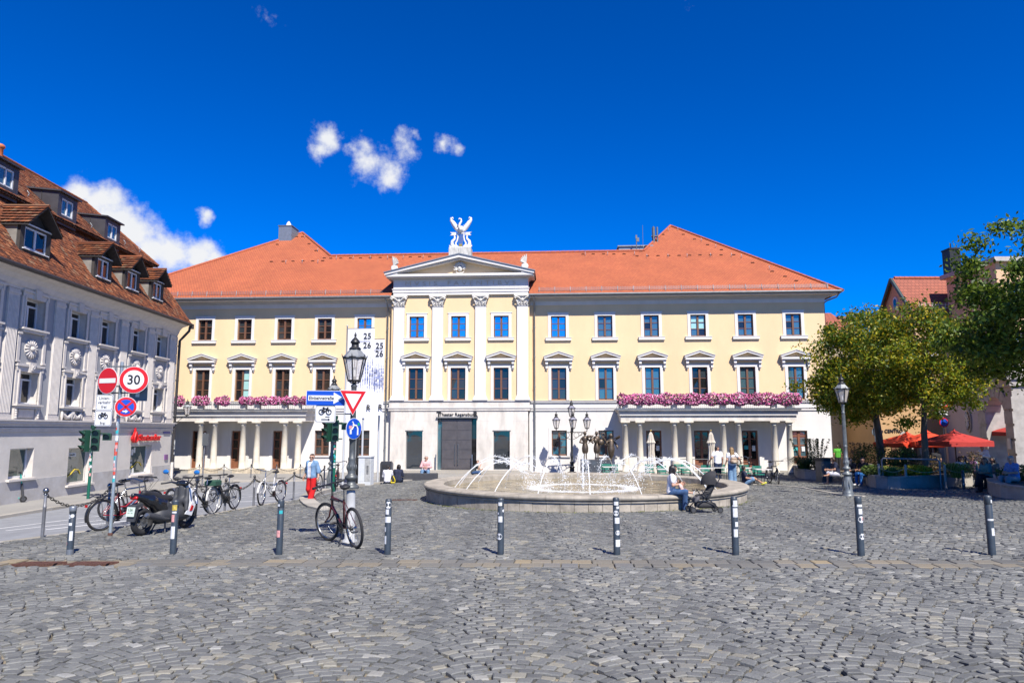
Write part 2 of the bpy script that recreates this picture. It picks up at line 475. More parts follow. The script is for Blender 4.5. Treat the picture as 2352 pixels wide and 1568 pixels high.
# traffic island
isl = [atz(x, y, -.5) for x, y in [(430, 1113), (470, 1107), (497, 1109), (500, 1115), (478, 1122), (440, 1125), (425, 1120)]]
ib = MB(); ib.prism([(p.x, p.y) for p in isl], -.8, -.46)
island = tag(ib.obj('traffic_island', mat('island_setts', (.3, .29, .27), .9, var=.3, vscale=8, bump=.5)), 'small sett traffic island in the side road', None, None, 'structure')
# slim stone line of the raised walk on the right
stones_along(plaza, [at(1690, 1112), at(1760, 1113), at(1837, 1119), at(1936, 1137), at(1985, 1140)], .16, .3, lambda x, y: gz(x, y) + .035, 1.0, m_kerb)

# painted lines on the road
def stripe(pa, pb, wa, wb, m=m_mark, n=10):
    a, b = Vector(pa).to_2d(), Vector(pb).to_2d(); d = (b - a).normalized(); nn = Vector((-d.y, d.x)); mb = MB(); vs = []
    for i in range(n + 1):
        c = a + (b - a) * i / n; w = wa + (wb - wa) * i / n
        for s in (-.5, .5):
            q = c + nn * w * s; vs.append((q.x, q.y, rz(q.x, q.y) + .006))
    return mb.add(vs, [(2 * i, 2 * i + 2, 2 * i + 3, 2 * i + 1) for i in range(n)])
def rp(px, py):
    d = pray(px, py); z = -.3
    for _ in range(40):
        t = (z - CZ) / d.z; z = rz(t * d.x, t * d.y)
    return Vector((t * d.x, t * d.y, z))
for a, b, w in [((-60, 1221), (300, 1176), .13), ((13, 1218.5), (330, 1184), .13), ((105, 1216), (330, 1192), .2), ((548, 1152), (640, 1149.5), .14), ((552, 1142), (690, 1131), .1)]:
    stripe(rp(*a), rp(*b), w, w).obj('lane_marking', m_mark, road)

# ------------------------------------------------------------------ setts
FC, FRAD = Vector((2.53, 25.4)), 5.55                                 # fountain centre and radius
band_a, band_b = at(1176, 1284), at(1176, 1300)
BSL = -0.0815                                                         # slope of the bollard row
def gzv(x, y):
    w = np.clip(1 - (y - 13) / 20, 0, 1); return 0.0133 * np.clip(x, -16, 16) * w - 0.55 * np.clip((y - 13) / 30, 0, 1)
def sett_centres():
    Pp, Rr, h = 1.5, 1.08, 0.122
    a = math.asin(Pp / 2 / Rr); nst = int(2 * a * Rr / 0.142)
    out = []
    th = (np.arange(nst) + .5) / nst * 2 * a - a; step = 2 * a * Rr / nst
    for c in range(-16, 24):
        off = nrg.uniform(-.15, .15)
        for k in range(36, 400):
            t = th + nrg.normal(0, .012, nst) + (.5 if k % 2 else 0) * step / Rr - .25 * step / Rr
            xx = c * Pp + Rr * np.sin(t); yy_ = k * h + Rr * np.cos(t) - Rr + off
            out.append(np.stack([xx, yy_, -t, np.full(nst, step), h * np.cos(t)], 1))
    S = np.concatenate(out)
    x, y = S[:, 0], S[:, 1]
    keep = (np.abs(x) < .78 * y + 1.2) & (y > 5.2) & (y < 46.3) & (x < 31) & (x > np.interp(y, [e[0] for e in EDGE], [e[1] for e in EDGE]) + .1)
    bd = y - (BSL * x)
    keep &= ~((bd > band_b.y - BSL * band_b.x - .02) & (bd < band_a.y - BSL * band_a.x + .02))
    keep &= ~((y > 42) & (x < 9.5))
    keep &= np.hypot(x - FC.x, y - FC.y) > FRAD - .25
    return S[keep]
S = sett_centres()
def hull(S, near, zrand):
    n = len(S)
    hl = S[:, 3] * .5 * nrg.uniform(.82, .97, n); hw = S[:, 4] * .5 * nrg.uniform(.78, .95, n)
    cor = np.array([[-1, -1], [1, -1], [1, 1], [-1, 1]], float)
    P2 = cor[None] * np.stack([hl, hw], 1)[:, None, :] * (1 + nrg.normal(0, .06, (n, 4, 2)))
    jr = nrg.normal(0, .085, n); ca, sa = np.cos(S[:, 2] + jr), np.sin(S[:, 2] + jr)
    def lay(sc, dz):
        q = P2 * sc
        x = S[:, None, 0] + q[..., 0] * ca[:, None] - q[..., 1] * sa[:, None]
        y = S[:, None, 1] + q[..., 0] * sa[:, None] + q[..., 1] * ca[:, None]
        z = gzv(x, y) + zrand[:, None] + dz + tilt[:, None, 0] * q[..., 0] + tilt[:, None, 1] * q[..., 1]
        return np.stack([x, y, z], -1)
    tilt = nrg.normal(0, .045, (n, 2))
    L_ = [lay(1.0, -.05), lay(1.0, -.009), lay(.84, 0)] if near else [lay(1.0, -.03), lay(.93, 0)]
    V = np.stack(L_, 1).reshape(n, -1, 3); k = V.shape[1]
    q = []
    for r in range(len(L_) - 1):
        for i in range(4): q.append((4 * r + i, 4 * r + (i + 1) % 4, 4 * r + 4 + (i + 1) % 4, 4 * r + 4 + i))
    q.append(tuple(range(k - 4, k)))
    q = np.array(q); F = (np.arange(n)[:, None, None] * k + q[None]).reshape(-1, 4)
    return V.reshape(-1, 3), F, np.repeat(nrg.uniform(0, 1, n), len(q))
inframe = (np.abs(S[:, 0]) < .715 * S[:, 1]) & (S[:, 1] > 6.45)
order = np.argsort(np.where(inframe, S[:, 1], 1e9))
pick = order[:300]
protos = []
for k in range(14):
    mb = MB(); hl, hw = .5, .5
    cs = [(sx * hl * rnd.uniform(.86, 1), sy * hw * rnd.uniform(.84, 1)) for sx, sy in ((-1, -1), (1, -1), (1, 1), (-1, 1))]
    vs = [(x, y, -.05) for x, y in cs] + [(x, y, -.009 + rnd.uniform(-.003, .003)) for x, y in cs] + [(x * .82, y * .82, rnd.uniform(-.003, .003)) for x, y in cs]
    fs = [(8, 9, 10, 11)] + [(r + i, r + (i + 1) % 4, r + 4 + (i + 1) % 4, r + 4 + i) for r in (0, 4) for i in range(4)]
    protos.append(mb.add(vs, fs).mesh('cobblestone', m_cob))
for i in pick:
    x, y, t, sl_, sw = [float(v) for v in S[i]]
    o = mob('cobblestone', protos[rnd.randrange(14)], plaza, (x, y, gz(x, y) + rnd.gauss(0, .005)))
    o.rotation_euler = (rnd.gauss(0, .04), rnd.gauss(0, .04), t + rnd.gauss(0, .07)); o.scale = (sl_ * rnd.uniform(.88, 1.0), sw * rnd.uniform(.84, .98), 1)
rest = np.ones(len(S), bool); rest[pick] = False
Sn, Sf = S[rest & (S[:, 1] < 14.5)], S[rest & (S[:, 1] >= 14.5)]
Vn, Fn, Tn = hull(Sn, True, nrg.normal(0, .005, len(Sn)))
Vf, Ff, Tf = hull(Sf, False, nrg.normal(0, .0045, len(Sf)))
me = numesh('cobblestones', np.concatenate([Vn, Vf]), np.concatenate([Fn, Ff + len(Vn)]), m_cob, np.concatenate([Tn, Tf]))
tag(mob('cobblestones', me, plaza), 'grey granite setts laid in scalloped arcs', None, None, 'stuff')

# double row of larger dressed stones beside the bollards
slab_p = []
for k in range(6):
    mb = MB(); cs = [(sx * .5 * rnd.uniform(.95, 1), sy * .5 * rnd.uniform(.93, 1)) for sx, sy in ((-1, -1), (1, -1), (1, 1), (-1, 1))]
    vs = [(x, y, -.06) for x, y in cs] + [(x, y, -.008) for x, y in cs] + [(x * .92, y * .88, 0) for x, y in cs]
    slab_p.append(mb.add(vs, [(8, 9, 10, 11)] + [(r + i, r + (i + 1) % 4, r + 4 + (i + 1) % 4, r + 4 + i) for r in (0, 4) for i in range(4)]).mesh('paving_stone', m_slab))
bw = (band_a.y - band_b.y) / 2
COVERS = [(at(90, 1293), .62), (at(210, 1293), .62)]
for row in (0, 1):
    x = -11.5
    while x < 11:
        l = rnd.uniform(.27, .37); cx = x + l / 2; cy = band_b.y + BSL * cx + bw * (row + .5) - BSL * band_b.x
        x += l
        if any(abs(cx - c.x) < .46 for c, _ in COVERS): continue
        o = mob('paving_stone', slab_p[rnd.randrange(6)], plaza, (cx, cy, gz(cx, cy) + rnd.gauss(0, .003)))
        o.rotation_euler = (0, -.0133, math.atan(BSL)); o.scale = (l - .012, bw - .012, 1)
for i, (c, w) in enumerate(COVERS):
    mb = MB(); ang = .32
    pts = [(-.40, -.13), (.22, -.13), (.40, .13), (-.22, .13)]
    mb.prism([(px_, py_) for px_, py_ in pts], -.03, .012)
    for k in range(7): 
        t = -.3 + .1 * k; mb.box((t, 0, .013), (.03, .2, .006))
    tag(mb.obj('manhole_cover', m_rust, None, (c.x, c.y, c.z)), ['rusty brown metal cover nearest the left edge of the square', 'rusty brown metal cover in the stone band before the second bollard from left'][i], 'manhole cover', 'metal covers in the stone band')
c = at(930, 1148)
mb = MB().box((0, 0, .0), (.85, .14, .03))
for k in range(16): mb.box((-.4 + k * .053, 0, .016), (.02, .11, .006))
tag(mb.obj('drain_grate', m_rust, None, (c.x, c.y, c.z + .008)), 'narrow rusty drain strip in the setts left of the fountain', 'drain')

# weeds and moss in the joints
def tufts(name, spots, n, spread, size, m, label):
    V = []; F = []
    for (sx_, sy_, sr, dens_) in spots:
        for _ in range(int(n * dens_)):
            a = rnd.uniform(0, 6.283); r = sr * math.sqrt(rnd.random())
            x, y = sx_ + r * math.cos(a), sy_ + r * math.sin(a) * spread
            z = gz(x, y) - .03; h = size * rnd.uniform(.4, 1.2); b = rnd.uniform(0, 6.283); w = size * .35
            k = len(V); dx, dy = math.cos(b), math.sin(b); lx, ly = rnd.uniform(-h, h) * .6, rnd.uniform(-h, h) * .6
            V += [(x - dx * w, y - dy * w, z), (x + dx * w, y + dy * w, z), (x + dx * w * .4 + lx, y + dy * w * .4 + ly, z + h), (x - dx * w * .4 + lx, y - dy * w * .4 + ly, z + h)]
            F.append((k, k + 1, k + 2, k + 3))
    return tag(mob(name, numesh(name, V, F, m)), label, None, None, 'stuff')
m_weed = mat('weeds', (.11, .155, .02), .8, var=.5, vscale=6, col2=(.2, .2, .03))
m_dry = mat('dry_moss', (.16, .15, .05), .9, var=.4, vscale=8, col2=(.24, .16, .05))
sp = []
for k in range(60):
    a = R(-160 + 140 * k / 59); sp.append((FC.x + (FRAD + .04) * math.cos(a), FC.y + (FRAD + .04) * math.sin(a), .13, rnd.choice([.2, .6, 1.2, 1.8])))
tufts('weeds', sp, 34, 1, .045, m_weed, 'low green weeds along the foot of the fountain wall')
sp = [(xl(y) + rnd.uniform(.05, .3), y, .25, rnd.choice([.3, 1, 1.6])) for y in np.arange(17.5, 25.4, .35)]
tufts('weeds', sp, 40, 1, .035, m_dry, 'dry grass along the kerb under the parked bicycles')
def mossy(pts): return [(p.x, p.y, r, d_) for p, r, d_ in pts]
tufts('moss', mossy([(at(770, 1240), .35, 1.5), (at(835, 1243), .4, 1.4), (at(890, 1274), .22, 1.2), (at(1978, 1276), .25, 1.5), (at(2010, 1275), .2, .8), (at(690, 1153), .3, 1)] +
      [(at(rnd.uniform(1000, 2350), rnd.uniform(1180, 1268)), .25, .25) for _ in range(70)] + [(at(rnd.uniform(420, 1000), rnd.uniform(1180, 1270)), .2, .2) for _ in range(25)]), 60, 1, .02, m_dry, 'dry moss in the joints of the setts')
# ================================================================== THEATRE
m_yel = mat('yellow_render', (.82, .61, .36), .9, var=.07, vscale=.6, stretch=(1, 1, .35), bump=.08, bscale=30)
m_wht = mat('white_render', (.735, .71, .675), .88, var=.08, vscale=1.2, stretch=(1, 1, .3), bump=.08, bscale=30)
m_stone = mat('pale_ashlar', (.69, .645, .585), .9, var=.24, vscale=1.6, stretch=(1, 1, .3), bump=.2, bscale=18)
m_trim = mat('white_trim', (.75, .725, .695), .8, var=.05, vscale=5)
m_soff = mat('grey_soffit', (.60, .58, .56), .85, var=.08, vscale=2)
m_brown = mat('brown_window_wood', (.17, .075, .04), .55, var=.2, vscale=12)
m_zinc = mat('zinc_sheet', (.30, .32, .34), .45, met=.6, var=.12, vscale=4)
m_dzinc = mat('weathered_lead', (.19, .2, .21), .55, met=.4, var=.2, vscale=5)
m_carve = mat('carved_stone', (.72, .69, .63), .85, var=.25, vscale=18, bump=.6, bscale=60)
m_col = mat('column_stone', (.72, .68, .59), .85, var=.12, vscale=3, bump=.15, bscale=30, col2=(.66, .58, .44))
g_dark = glass('dark_glass', (.012, .012, .013), .03)
g_warm = glass('brownish_dark_glass', (.035, .025, .018), .035); g_gry = glass('greyish_dark_glass', (.03, .036, .04), .05)
g_sky = glass('sky_mirroring_glass', (.02, .05, .09), .62, .02)
g_mid = glass('half_mirroring_glass', (.05, .10, .12), .13, .05)
g_mint = glass('glass_before_pale_blind', (.30, .52, .50), .06, .05)
def tile_mat(name, c1, c2, cm, sx, sy, bump=.6):
    m = bpy.data.materials.new(name); m.use_nodes = True; t = m.node_tree; b = t.nodes['Principled BSDF']; b.inputs['Roughness'].default_value = .82
    c1, c2, cm = [tuple(q * ALB for q in c) for c in (c1, c2, cm)]; uv = N(t, 'ShaderNodeUVMap')
    br = N(t, 'ShaderNodeTexBrick', offset=.5, inp={'Color1': (*c1, 1), 'Color2': (*c2, 1), 'Mortar': (*cm, 1), 'Scale': 1.0, 'Mortar Size': .014, 'Brick Width': sx, 'Row Height': sy, 'Bias': .1})
    t.links.new(uv.outputs[0], br.inputs['Vector'])
    nz = N(t, 'ShaderNodeTexNoise', inp={'Scale': .5, 'Detail': 6.0}); t.links.new(uv.outputs[0], nz.inputs['Vector'])
    mx = N(t, 'ShaderNodeMix', data_type='RGBA', blend_type='MULTIPLY', inp={'Factor': 1.0})
    t.links.new(br.outputs[0], mx.inputs['A']); t.links.new(math_(t, 'MULTIPLY_ADD', nz.outputs['Fac'], .5, .75), mx.inputs['B'])
    t.links.new(mx.outputs['Result'], b.inputs['Base Color'])
    sp = N(t, 'ShaderNodeSeparateXYZ'); t.links.new(uv.outputs[0], sp.inputs[0])
    saw = math_(t, 'FRACT', math_(t, 'DIVIDE', sp.outputs[1], sy))
    h = math_(t, 'ADD', math_(t, 'MULTIPLY', saw, -1.0), math_(t, 'MULTIPLY', br.outputs['Fac'], -.6))
    bp = N(t, 'ShaderNodeBump', inp={'Strength': bump, 'Distance': .03}); t.links.new(h, bp.inputs['Height']); t.links.new(bp.outputs[0], b.inputs['Normal'])
    return m
m_roof = tile_mat('red_clay_tiles', (.53, .145, .05), (.44, .11, .04), (.22, .055, .025), .19, .17)
m_ridge = mat('ridge_tile', (.42, .11, .05), .85, var=.2, vscale=3)

TH = thing('theatre', 'long yellow and white neoclassical theatre with red hipped roof and central pediment', 'theatre', (-3.5415, 47.0, 0), -math.atan(.064))
TLOC, TRZ = Vector((-3.5415, 47.0, 0)), -math.atan(.064)
def tw(s, y, z): return TLOC + Matrix.Rotation(TRZ, 3, 'Z') @ Vector((s, y, z))     # theatre coordinates to world
UP = [(-17.86, 1), (-15.04, 1), (-12.21, 1), (-9.38, 1), (-6.6, 1), (6.68, 1), (9.8, 1), (12.88, 1), (15.96, 1), (19.06, 1), (22.16, 1)]
UPC = [(-2.88, .4), (-.04, .4), (2.85, .4)]
GB = -.75
# --- wall: yellow storeys above, white storey below
holes_up = [(s - .5, s + .5, 8.33, 9.80) for s, _ in UP] + [(s - .5, s + .5, 4.15, 6.30) for s, _ in UP]
gw = [(-9.3, .47, 2.15), (-6.55, .47, 2.15), (6.68, .5, 2.15), (9.75, .5, 2.15)]
gd = [(-20.7, -.42, 2.12), (-17.86, -.42, 2.12), (-15.1, -.42, 2.12), (-12.2, -.42, 2.12), (12.86, -.35, 2.14), (15.96, -.35, 2.14), (19.04, -.35, 2.14), (22.18, -.15, 2.14)]
holes_dn = [(s - .5, s + .5, a, b) for s, a, b in gw] + [(s - .5, s + .5, a, b) for s, a, b in gd]
SL, SR = -25.0, 24.2
w = MB()
wall_holes(w, SL, -4.62, 4.1, 10.55, [h for h in holes_up if h[1] < -4.6], 0, .28, 0)
wall_holes(w, 4.7, SR, 4.1, 10.55, [h for h in holes_up if h[0] > 4.6], 0, .28, 0)
w.quad((SR, 0, 4.1), (SR, 25, 4.1), (SR, 25, 10.55), (SR, 0, 10.55)); w.quad((SL, 25, GB), (SL, 0, GB), (SL, 0, 11), (SL, 25, 11))
w.quad((SR, 25, GB), (SL, 25, GB), (SL, 25, 11), (SR, 25, 11))
w.obj('yellow_wall', m_yel, TH)
w = MB()
wall_holes(w, SL, -4.62, GB, 4.1, [h for h in holes_dn if h[1] < -4.6], 0, .28, 0); wall_holes(w, 4.7, SR, GB, 4.1, [h for h in holes_dn if h[0] > 4.6], 0, .28, 0)
w.quad((SR, 0, GB), (SR, 25, GB), (SR, 25, 4.1), (SR, 0, 4.1))
for a, b in ((SL, -4.62), (4.7, SR + .1)):                       # string courses
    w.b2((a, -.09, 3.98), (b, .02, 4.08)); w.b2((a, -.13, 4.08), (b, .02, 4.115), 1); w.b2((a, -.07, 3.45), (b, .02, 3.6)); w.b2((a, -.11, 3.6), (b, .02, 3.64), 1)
for s, a, b in gw + gd[-1:]: 
    w.b2((s - .68, -.025, b), (s + .68, .02, b + .14)); w.b2((s - .68, -.025, a - .1), (s - .5, .02, b)); w.b2((s + .5, -.025, a - .1), (s + .68, .02, b))
    if a > 0: w.b2((s - .72, -.09, a - .1), (s + .72, .02, a - .02), 1)
for s, a, b in gd[:-1]: w.b2((s - .72, -.03, b), (s + .72, .02, b + .16)); w.b2((s - .72, -.03, GB), (s - .5, .02, b)); w.b2((s + .5, -.03, GB), (s + .72, .02, b))
w.obj('ground_storey_wall', [m_wht, m_soff], TH)
# --- main cornice and gutter
c = MB()
for a, b in ((SL, -4.62), (4.7, SR)):
    e = .0 if b < 0 else .85
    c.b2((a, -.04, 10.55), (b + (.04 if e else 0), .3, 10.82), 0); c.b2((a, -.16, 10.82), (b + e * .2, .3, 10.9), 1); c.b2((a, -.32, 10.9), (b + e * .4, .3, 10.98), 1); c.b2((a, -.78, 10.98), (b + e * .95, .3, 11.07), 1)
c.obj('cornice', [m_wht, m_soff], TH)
for a, b in ((SL, -4.66), (4.74, SR + .85)):
    g_ = MB(); g_.tube([(a, -.88, 11.12), (b, -.88, 11.12)], .085, 8)
    if b > 0: g_.tube([(b, -.88, 11.12), (b, 12, 11.12)], .085, 8)
    g_.obj('gutter', m_dzinc, TH)
# --- roof (one front slope; the end wings carry it higher)
TILT = .625; EZ, EY = 11.12, -.92
def rpnt(px, py):                                                     # point of the front roof slope seen at px, py
    o = Vector((0, 0, CZ)) - TLOC; d = pray(px, py); Mi = Matrix.Rotation(-TRZ, 3, 'Z'); o = Mi @ o; d = Mi @ d
    t = (EZ + TILT * (o.y - EY) - o.z) / (d.z - TILT * d.y); return o + d * t
apL, vL, vR, apR = rpnt(695, 535), rpnt(760, 588), rpnt(1478, 577), rpnt(1540, 519)
RZm = (vL.z + vR.z) / 2; vL = Vector((vL.x, EY + (RZm - EZ) / TILT, RZm)); vR = Vector((vR.x, vL.y, RZm))
A = Vector((SL - .8, EY, EZ)); B = Vector((SR + .9, EY, EZ))
hipL = Vector((SL - .8, EY, EZ))
verts = [A, B, apR, vR, vL, apL]
back = [Vector((p.x, p.y + 12, p.z)) for p in (apR, vR, vL, apL)]
NY = 3.0; NZ = EZ + TILT * (NY - EY)
notch = [Vector((4.74, EY, EZ)), Vector((4.74, NY, NZ)), Vector((-4.62, NY, NZ)), Vector((-4.62, EY, EZ))]
V = verts + back + [Vector((B.x, 24, EZ)), Vector((A.x, 24, EZ))] + notch
F = [(0, 15, 14, 4, 5), (12, 1, 2, 3, 13), (14, 13, 3, 4), (1, 10, 6, 2), (2, 6, 7, 3), (3, 7, 8, 4), (4, 8, 9, 5), (0, 5, 9, 11), (10, 11, 9, 8, 7, 6), ]
me = bpy.data.meshes.new('roof'); me.from_pydata([tuple(p) for p in V], [], F); me.materials.append(m_roof)
uvl = me.uv_layers.new(name='UVMap')
for p in me.polygons:
    nrm = p.normal; ux = Vector((0, 0, 1)).cross(nrm); ux = ux.normalized() if ux.length > .01 else Vector((1, 0, 0)); uy = nrm.cross(ux)
    for li in p.loop_indices:
        co = me.vertices[me.loops[li].vertex_index].co; uvl.data[li].uv = (co.dot(ux), co.dot(uy))
mob('roof', me, TH)
rg = MB()
for a, b in ((B, apR), (apR, vR), (vR, vL), (vL, apL), (apL, A)):
    d = b - a; k = max(2, int(d.length / .38))
    for i in range(k):
        p, q = a + d * i / k, a + d * (i + .97) / k; rg.cyl(p + Vector((0, 0, .03)), q + Vector((0, 0, .03)), .11, .095, 6, True)
rg.obj('ridge_tiles', m_ridge, TH)
sg = MB()
for a, b in ((SL, -5.3), (5.4, SR + .2)):
    for k in range(4): sg.tube([(a, EY + .5 , EZ + .36 + .06 * k), (b, EY + .5, EZ + .36 + .06 * k)], .009, 4)
    x = a
    while x < b: sg.tube([(x, EY + .5, EZ + .34), (x, EY + .5, EZ + .6)], .008, 4); x += .16
    x = a
    while x < b: sg.tube([(x, EY + .3, EZ + .2), (x, EY + .44, EZ + .27), (x, EY + .5, EZ + .62)], .024, 4); x += 1.05
sg.obj('snow_guard', m_zinc, TH)
vp = MB().prism([(-.13, 0), (.13, 0), (.1, .055), (-.1, .055)], -.05, .06, 'y').mesh('roof_vent', mat('dark_vent', (.16, .05, .03), .9))  # vents in one even dark red brown
hk = MB().tube([(0, 0, 0), (0, -.05, .13), (0, .04, .3)], .02, 4).mesh('roof_hook', m_zinc)
def onroof(name, me_, px, py):
    p = rpnt(px, py); return mob(name, me_, TH, p + Vector((0, 0, .02)))
zx = lambda x, y: ((660 + x * .18707) / 1.0884, (540 + y * .18707) / 1.0884)
for x, y in [(98, 614), (255, 612), (388, 608), (520, 606), (652, 605), (784, 603), (806, 565), (893, 570), (1025, 568), (1155, 567), (1290, 565), (1420, 562), (1553, 560), (1690, 557), (1955, 553), (2082, 550), (2215, 547), (178, 384), (438, 280), (515, 280), (602, 377), (694, 468)]: onroof('roof_vent', vp, *zx(x, y))
for x, y in [(292, 640), (510, 635), (720, 635), (966, 585), (1192, 583), (1420, 580), (1650, 580), (1860, 575), (2127, 570), (350, 310), (545, 300), (718, 478)]: onroof('roof_hook', hk, *zx(x, y))
zr = lambda x, y: ((1440 + x * .28061) / 1.0884, (540 + y * .28061) / 1.0884)
for x, y in [(62, 343), (153, 342), (245, 342), (337, 342), (428, 341), (543, 360), (637, 358), (730, 357), (825, 356), (918, 355), (1012, 353), (1104, 351), (1198, 350), (1292, 350), (1405, 349), (1295, 304), (1172, 260), (1055, 210), (955, 167), (775, 168), (716, 213), (627, 270), (577, 316), (1573, 419), (1747, 496), (1862, 541), (1963, 580)]: onroof('roof_vent', vp, *zr(x, y))
for x, y in [(83, 355), (282, 352), (522, 350), (632, 375), (820, 372), (990, 370), (1200, 366), (1386, 365), (822, 137), (908, 134), (686, 225), (1117, 228), (1246, 285), (602, 295), (1475, 376), (1722, 480)]: onroof('roof_hook', hk, *zr(x, y))
# chimney, roof lantern and aerials behind the ridge
o_ = rpnt(645, 560)
ch = MB(); ch.box((o_.x, o_.y + 1.6, o_.z + .1), (1.15, 1.6, 3.4))
for k in range(7): ch.box((o_.x + .585, o_.y + .95 + k * .22, o_.z + .1), (.03, .05, 3.36))
ch.box((o_.x, o_.y + 1.6, o_.z + 1.83), (1.25, 1.7, .07), 0, 1); ch.lathe([(.28, 0), (.2, .25), (.08, .45), (.02, .5)], 8, (o_.x + .1, o_.y + 1.3, o_.z + 1.86), 2)
ch.obj('chimney', [m_zinc, m_dzinc, m_trim], TH)
for i, (px, py0, py1) in enumerate([(1464, 577, 536), (1479, 574, 512), (1506, 560, 516)]):
    p = rpnt(px, py0); h = (py0 - py1) / 29.0; an = MB()
    an.tube([(p.x, p.y + .5, p.z - .4), (p.x, p.y + .5, p.z + h)], .035 if i != 1 else .015, 6)
    if i == 0: an.box((p.x + .1, p.y + .5, p.z + h * .75), (.22, .1, .3)); an.box((p.x, p.y + .5, p.z + h * .9), (.12, .12, .3))
    if i == 2:
        for a_ in (0, 2.1, 4.2): an.tube([(p.x + .22 * math.cos(a_), p.y + .5 + .22 * math.sin(a_), p.z - .2), (p.x + .22 * math.cos(a_), p.y + .5 + .22 * math.sin(a_), p.z + h)], .07, 6)
        an.box((p.x, p.y + .5, p.z + h * .5), (.5, .3, .06))
    an.obj('aerial', m_dzinc, TH)
p = rpnt(1470, 578); sk = MB(); sk.box((p.x - .2, p.y + 2.2, p.z + .25), (2.6, 1.8, 1.0)); sk.box((p.x - 2.6, p.y + 1.6, p.z - .05), (3.4, 1.2, .5)); sk.box((p.x - .2, p.y + 2.2, p.z + .8), (2.8, 2, .1))
sk.obj('skylight', m_zinc, TH)

# --- windows
def pane_bed(w_, h_, d=.03): return MB().quad((-w_ / 2, 0, 0), (w_ / 2, 0, 0), (w_ / 2, 0, h_), (-w_ / 2, 0, h_))
def window(par, s, y, z, w_, h_, rows, panes, kind, deep=.12, wood=m_brown):
    """window at its opening: trim mesh (the part) > frame, panes (and pediment, brackets)"""
    t = MB(); f = .19
    t.b2((-w_ / 2 - f, -.035, -.0), (-w_ / 2, .015, h_ + f)); t.b2((w_ / 2, -.035, 0), (w_ / 2 + f, .015, h_ + f)); t.b2((-w_ / 2, -.035, h_), (w_ / 2, .015, h_ + f))
    if kind == 'up':
        t.b2((-w_ / 2 - f - .05, -.055, h_ + f), (w_ / 2 + f + .05, .015, h_ + f + .05)); t.b2((-w_ / 2 - .36, -.13, -.2), (w_ / 2 + .36, .015, -.03)); t.b2((-w_ / 2 - .38, -.15, -.03), (w_ / 2 + .38, .0, 0))
    o = t.obj('window', m_trim, par, (s, y, z))
    fr = MB(); b = .065
    fr.b2((-w_ / 2, deep, 0), (-w_ / 2 + b, deep + .08, h_)); fr.b2((w_ / 2 - b, deep, 0), (w_ / 2, deep + .08, h_)); fr.b2((-w_ / 2 + b, deep, h_ - b), (w_ / 2 - b, deep + .08, h_)); fr.b2((-w_ / 2 + b, deep, 0), (w_ / 2 - b, deep + .08, b * 1.5))
    fr.b2((-.062, deep - .03, b * 1.5), (.062, deep + .08, h_ - b))
    ph = (h_ - b * 2.5) / rows
    for k in range(1, rows):
        for sx in (-1, 1): fr.b2((min(sx * .062, sx * (w_ / 2 - b)), deep + .012, b * 1.5 + k * ph - .022), (max(sx * .062, sx * (w_ / 2 - b)), deep + .07, b * 1.5 + k * ph + .022))
    fr.obj('window_frame', wood, o)
    for k in range(rows):
        for i, sx in enumerate((-1, 1)):
            x0, x1 = sorted((sx * .062, sx * (w_ / 2 - b))); q = MB()
            q.quad((x0, 0, 0), (x1, 0, rnd.uniform(-.003, .003) * 0), (x1, rnd.uniform(-.008, .008), ph), (x0, rnd.uniform(-.004, .004), ph))
            q.obj('window_pane', (panes[(k * 2 + i) % len(panes)] if len(panes) > 1 or panes[0] is not g_dark else rnd.choice((g_dark, g_dark, g_warm, g_gry))), o, (0, deep + .05, b * 1.5 + k * ph))
    bk = MB().quad((-w_ / 2, 0, 0), (w_ / 2, 0, 0), (w_ / 2, 0, h_), (-w_ / 2, 0, h_)); bk.obj('backing', g_dark, o, (0, deep + .13, 0))
    if kind == 'mid':
        pd = MB(); hw = .98
        pd.b2((-hw + .04, -.3, h_ + .47), (hw - .04, .0, h_ + .6)); pd.b2((-hw + .1, -.22, h_ + .41), (hw - .1, .0, h_ + .47))
        for sx in (-1, 1):
            pr = [(sx * hw, h_ + .6), (sx * hw, h_ + .72), (0, h_ + 1.05), (0, h_ + .93)]
            pd.prism(pr if sx > 0 else pr[::-1], -.33, .0, 'y')
            pr2 = [(sx * (hw + .03), h_ + .72), (sx * (hw + .03), h_ + .765), (0, h_ + 1.1), (0, h_ + 1.05)]
            pd.prism(pr2 if sx > 0 else pr2[::-1], -.37, .0, 'y', 1)
        pd.obj('pediment', [m_trim, m_soff], o)
        for sx in (-1, 1):
            br_ = MB(); x = sx * .8
            br_.b2((x - .085, -.2, h_ + .22), (x + .085, .0, h_ + .41)); br_.cyl((x - .08, -.16, h_ + .26), (x + .08, -.16, h_ + .26), .075, .075, 8); br_.b2((x - .07, -.13, h_ - .02), (x + .07, .0, h_ + .22)); br_.cyl((x - .07, -.1, h_ - .02), (x + .07, -.1, h_ - .02), .06, .06, 8)
            br_.ball((x, -.06, h_ - .13), (.05, .05, .06), 6, 4)
            br_.obj('bracket', m_trim, o)
    return o
mixes = {'d': [g_dark], 's': [g_sky], 'm': [g_mid], 'x': [g_mid, g_mid, g_dark, g_mid], 'g': [g_mid, g_dark, g_mint, g_mint, g_mint, g_mint], 'r': [g_dark, g_mint, g_dark, g_mint, g_dark, g_mint]}
for (s, _), k in zip(UP, 'dddds' + 'smxgxx'): window(TH, s, 0, 8.33, 1.0, 1.47, 3, mixes[k], 'up')
for (s, _), k in zip(UP, 'drddd' + 'dxmdmm'): window(TH, s, 0, 4.15, 1.0, 2.15, 3, mixes[k], 'mid')
for (s, z0, z1), k in zip(gw, 'ddxm'): window(TH, s, 0, z0, 1.0, z1 - z0, 3, mixes[k], 'gr')
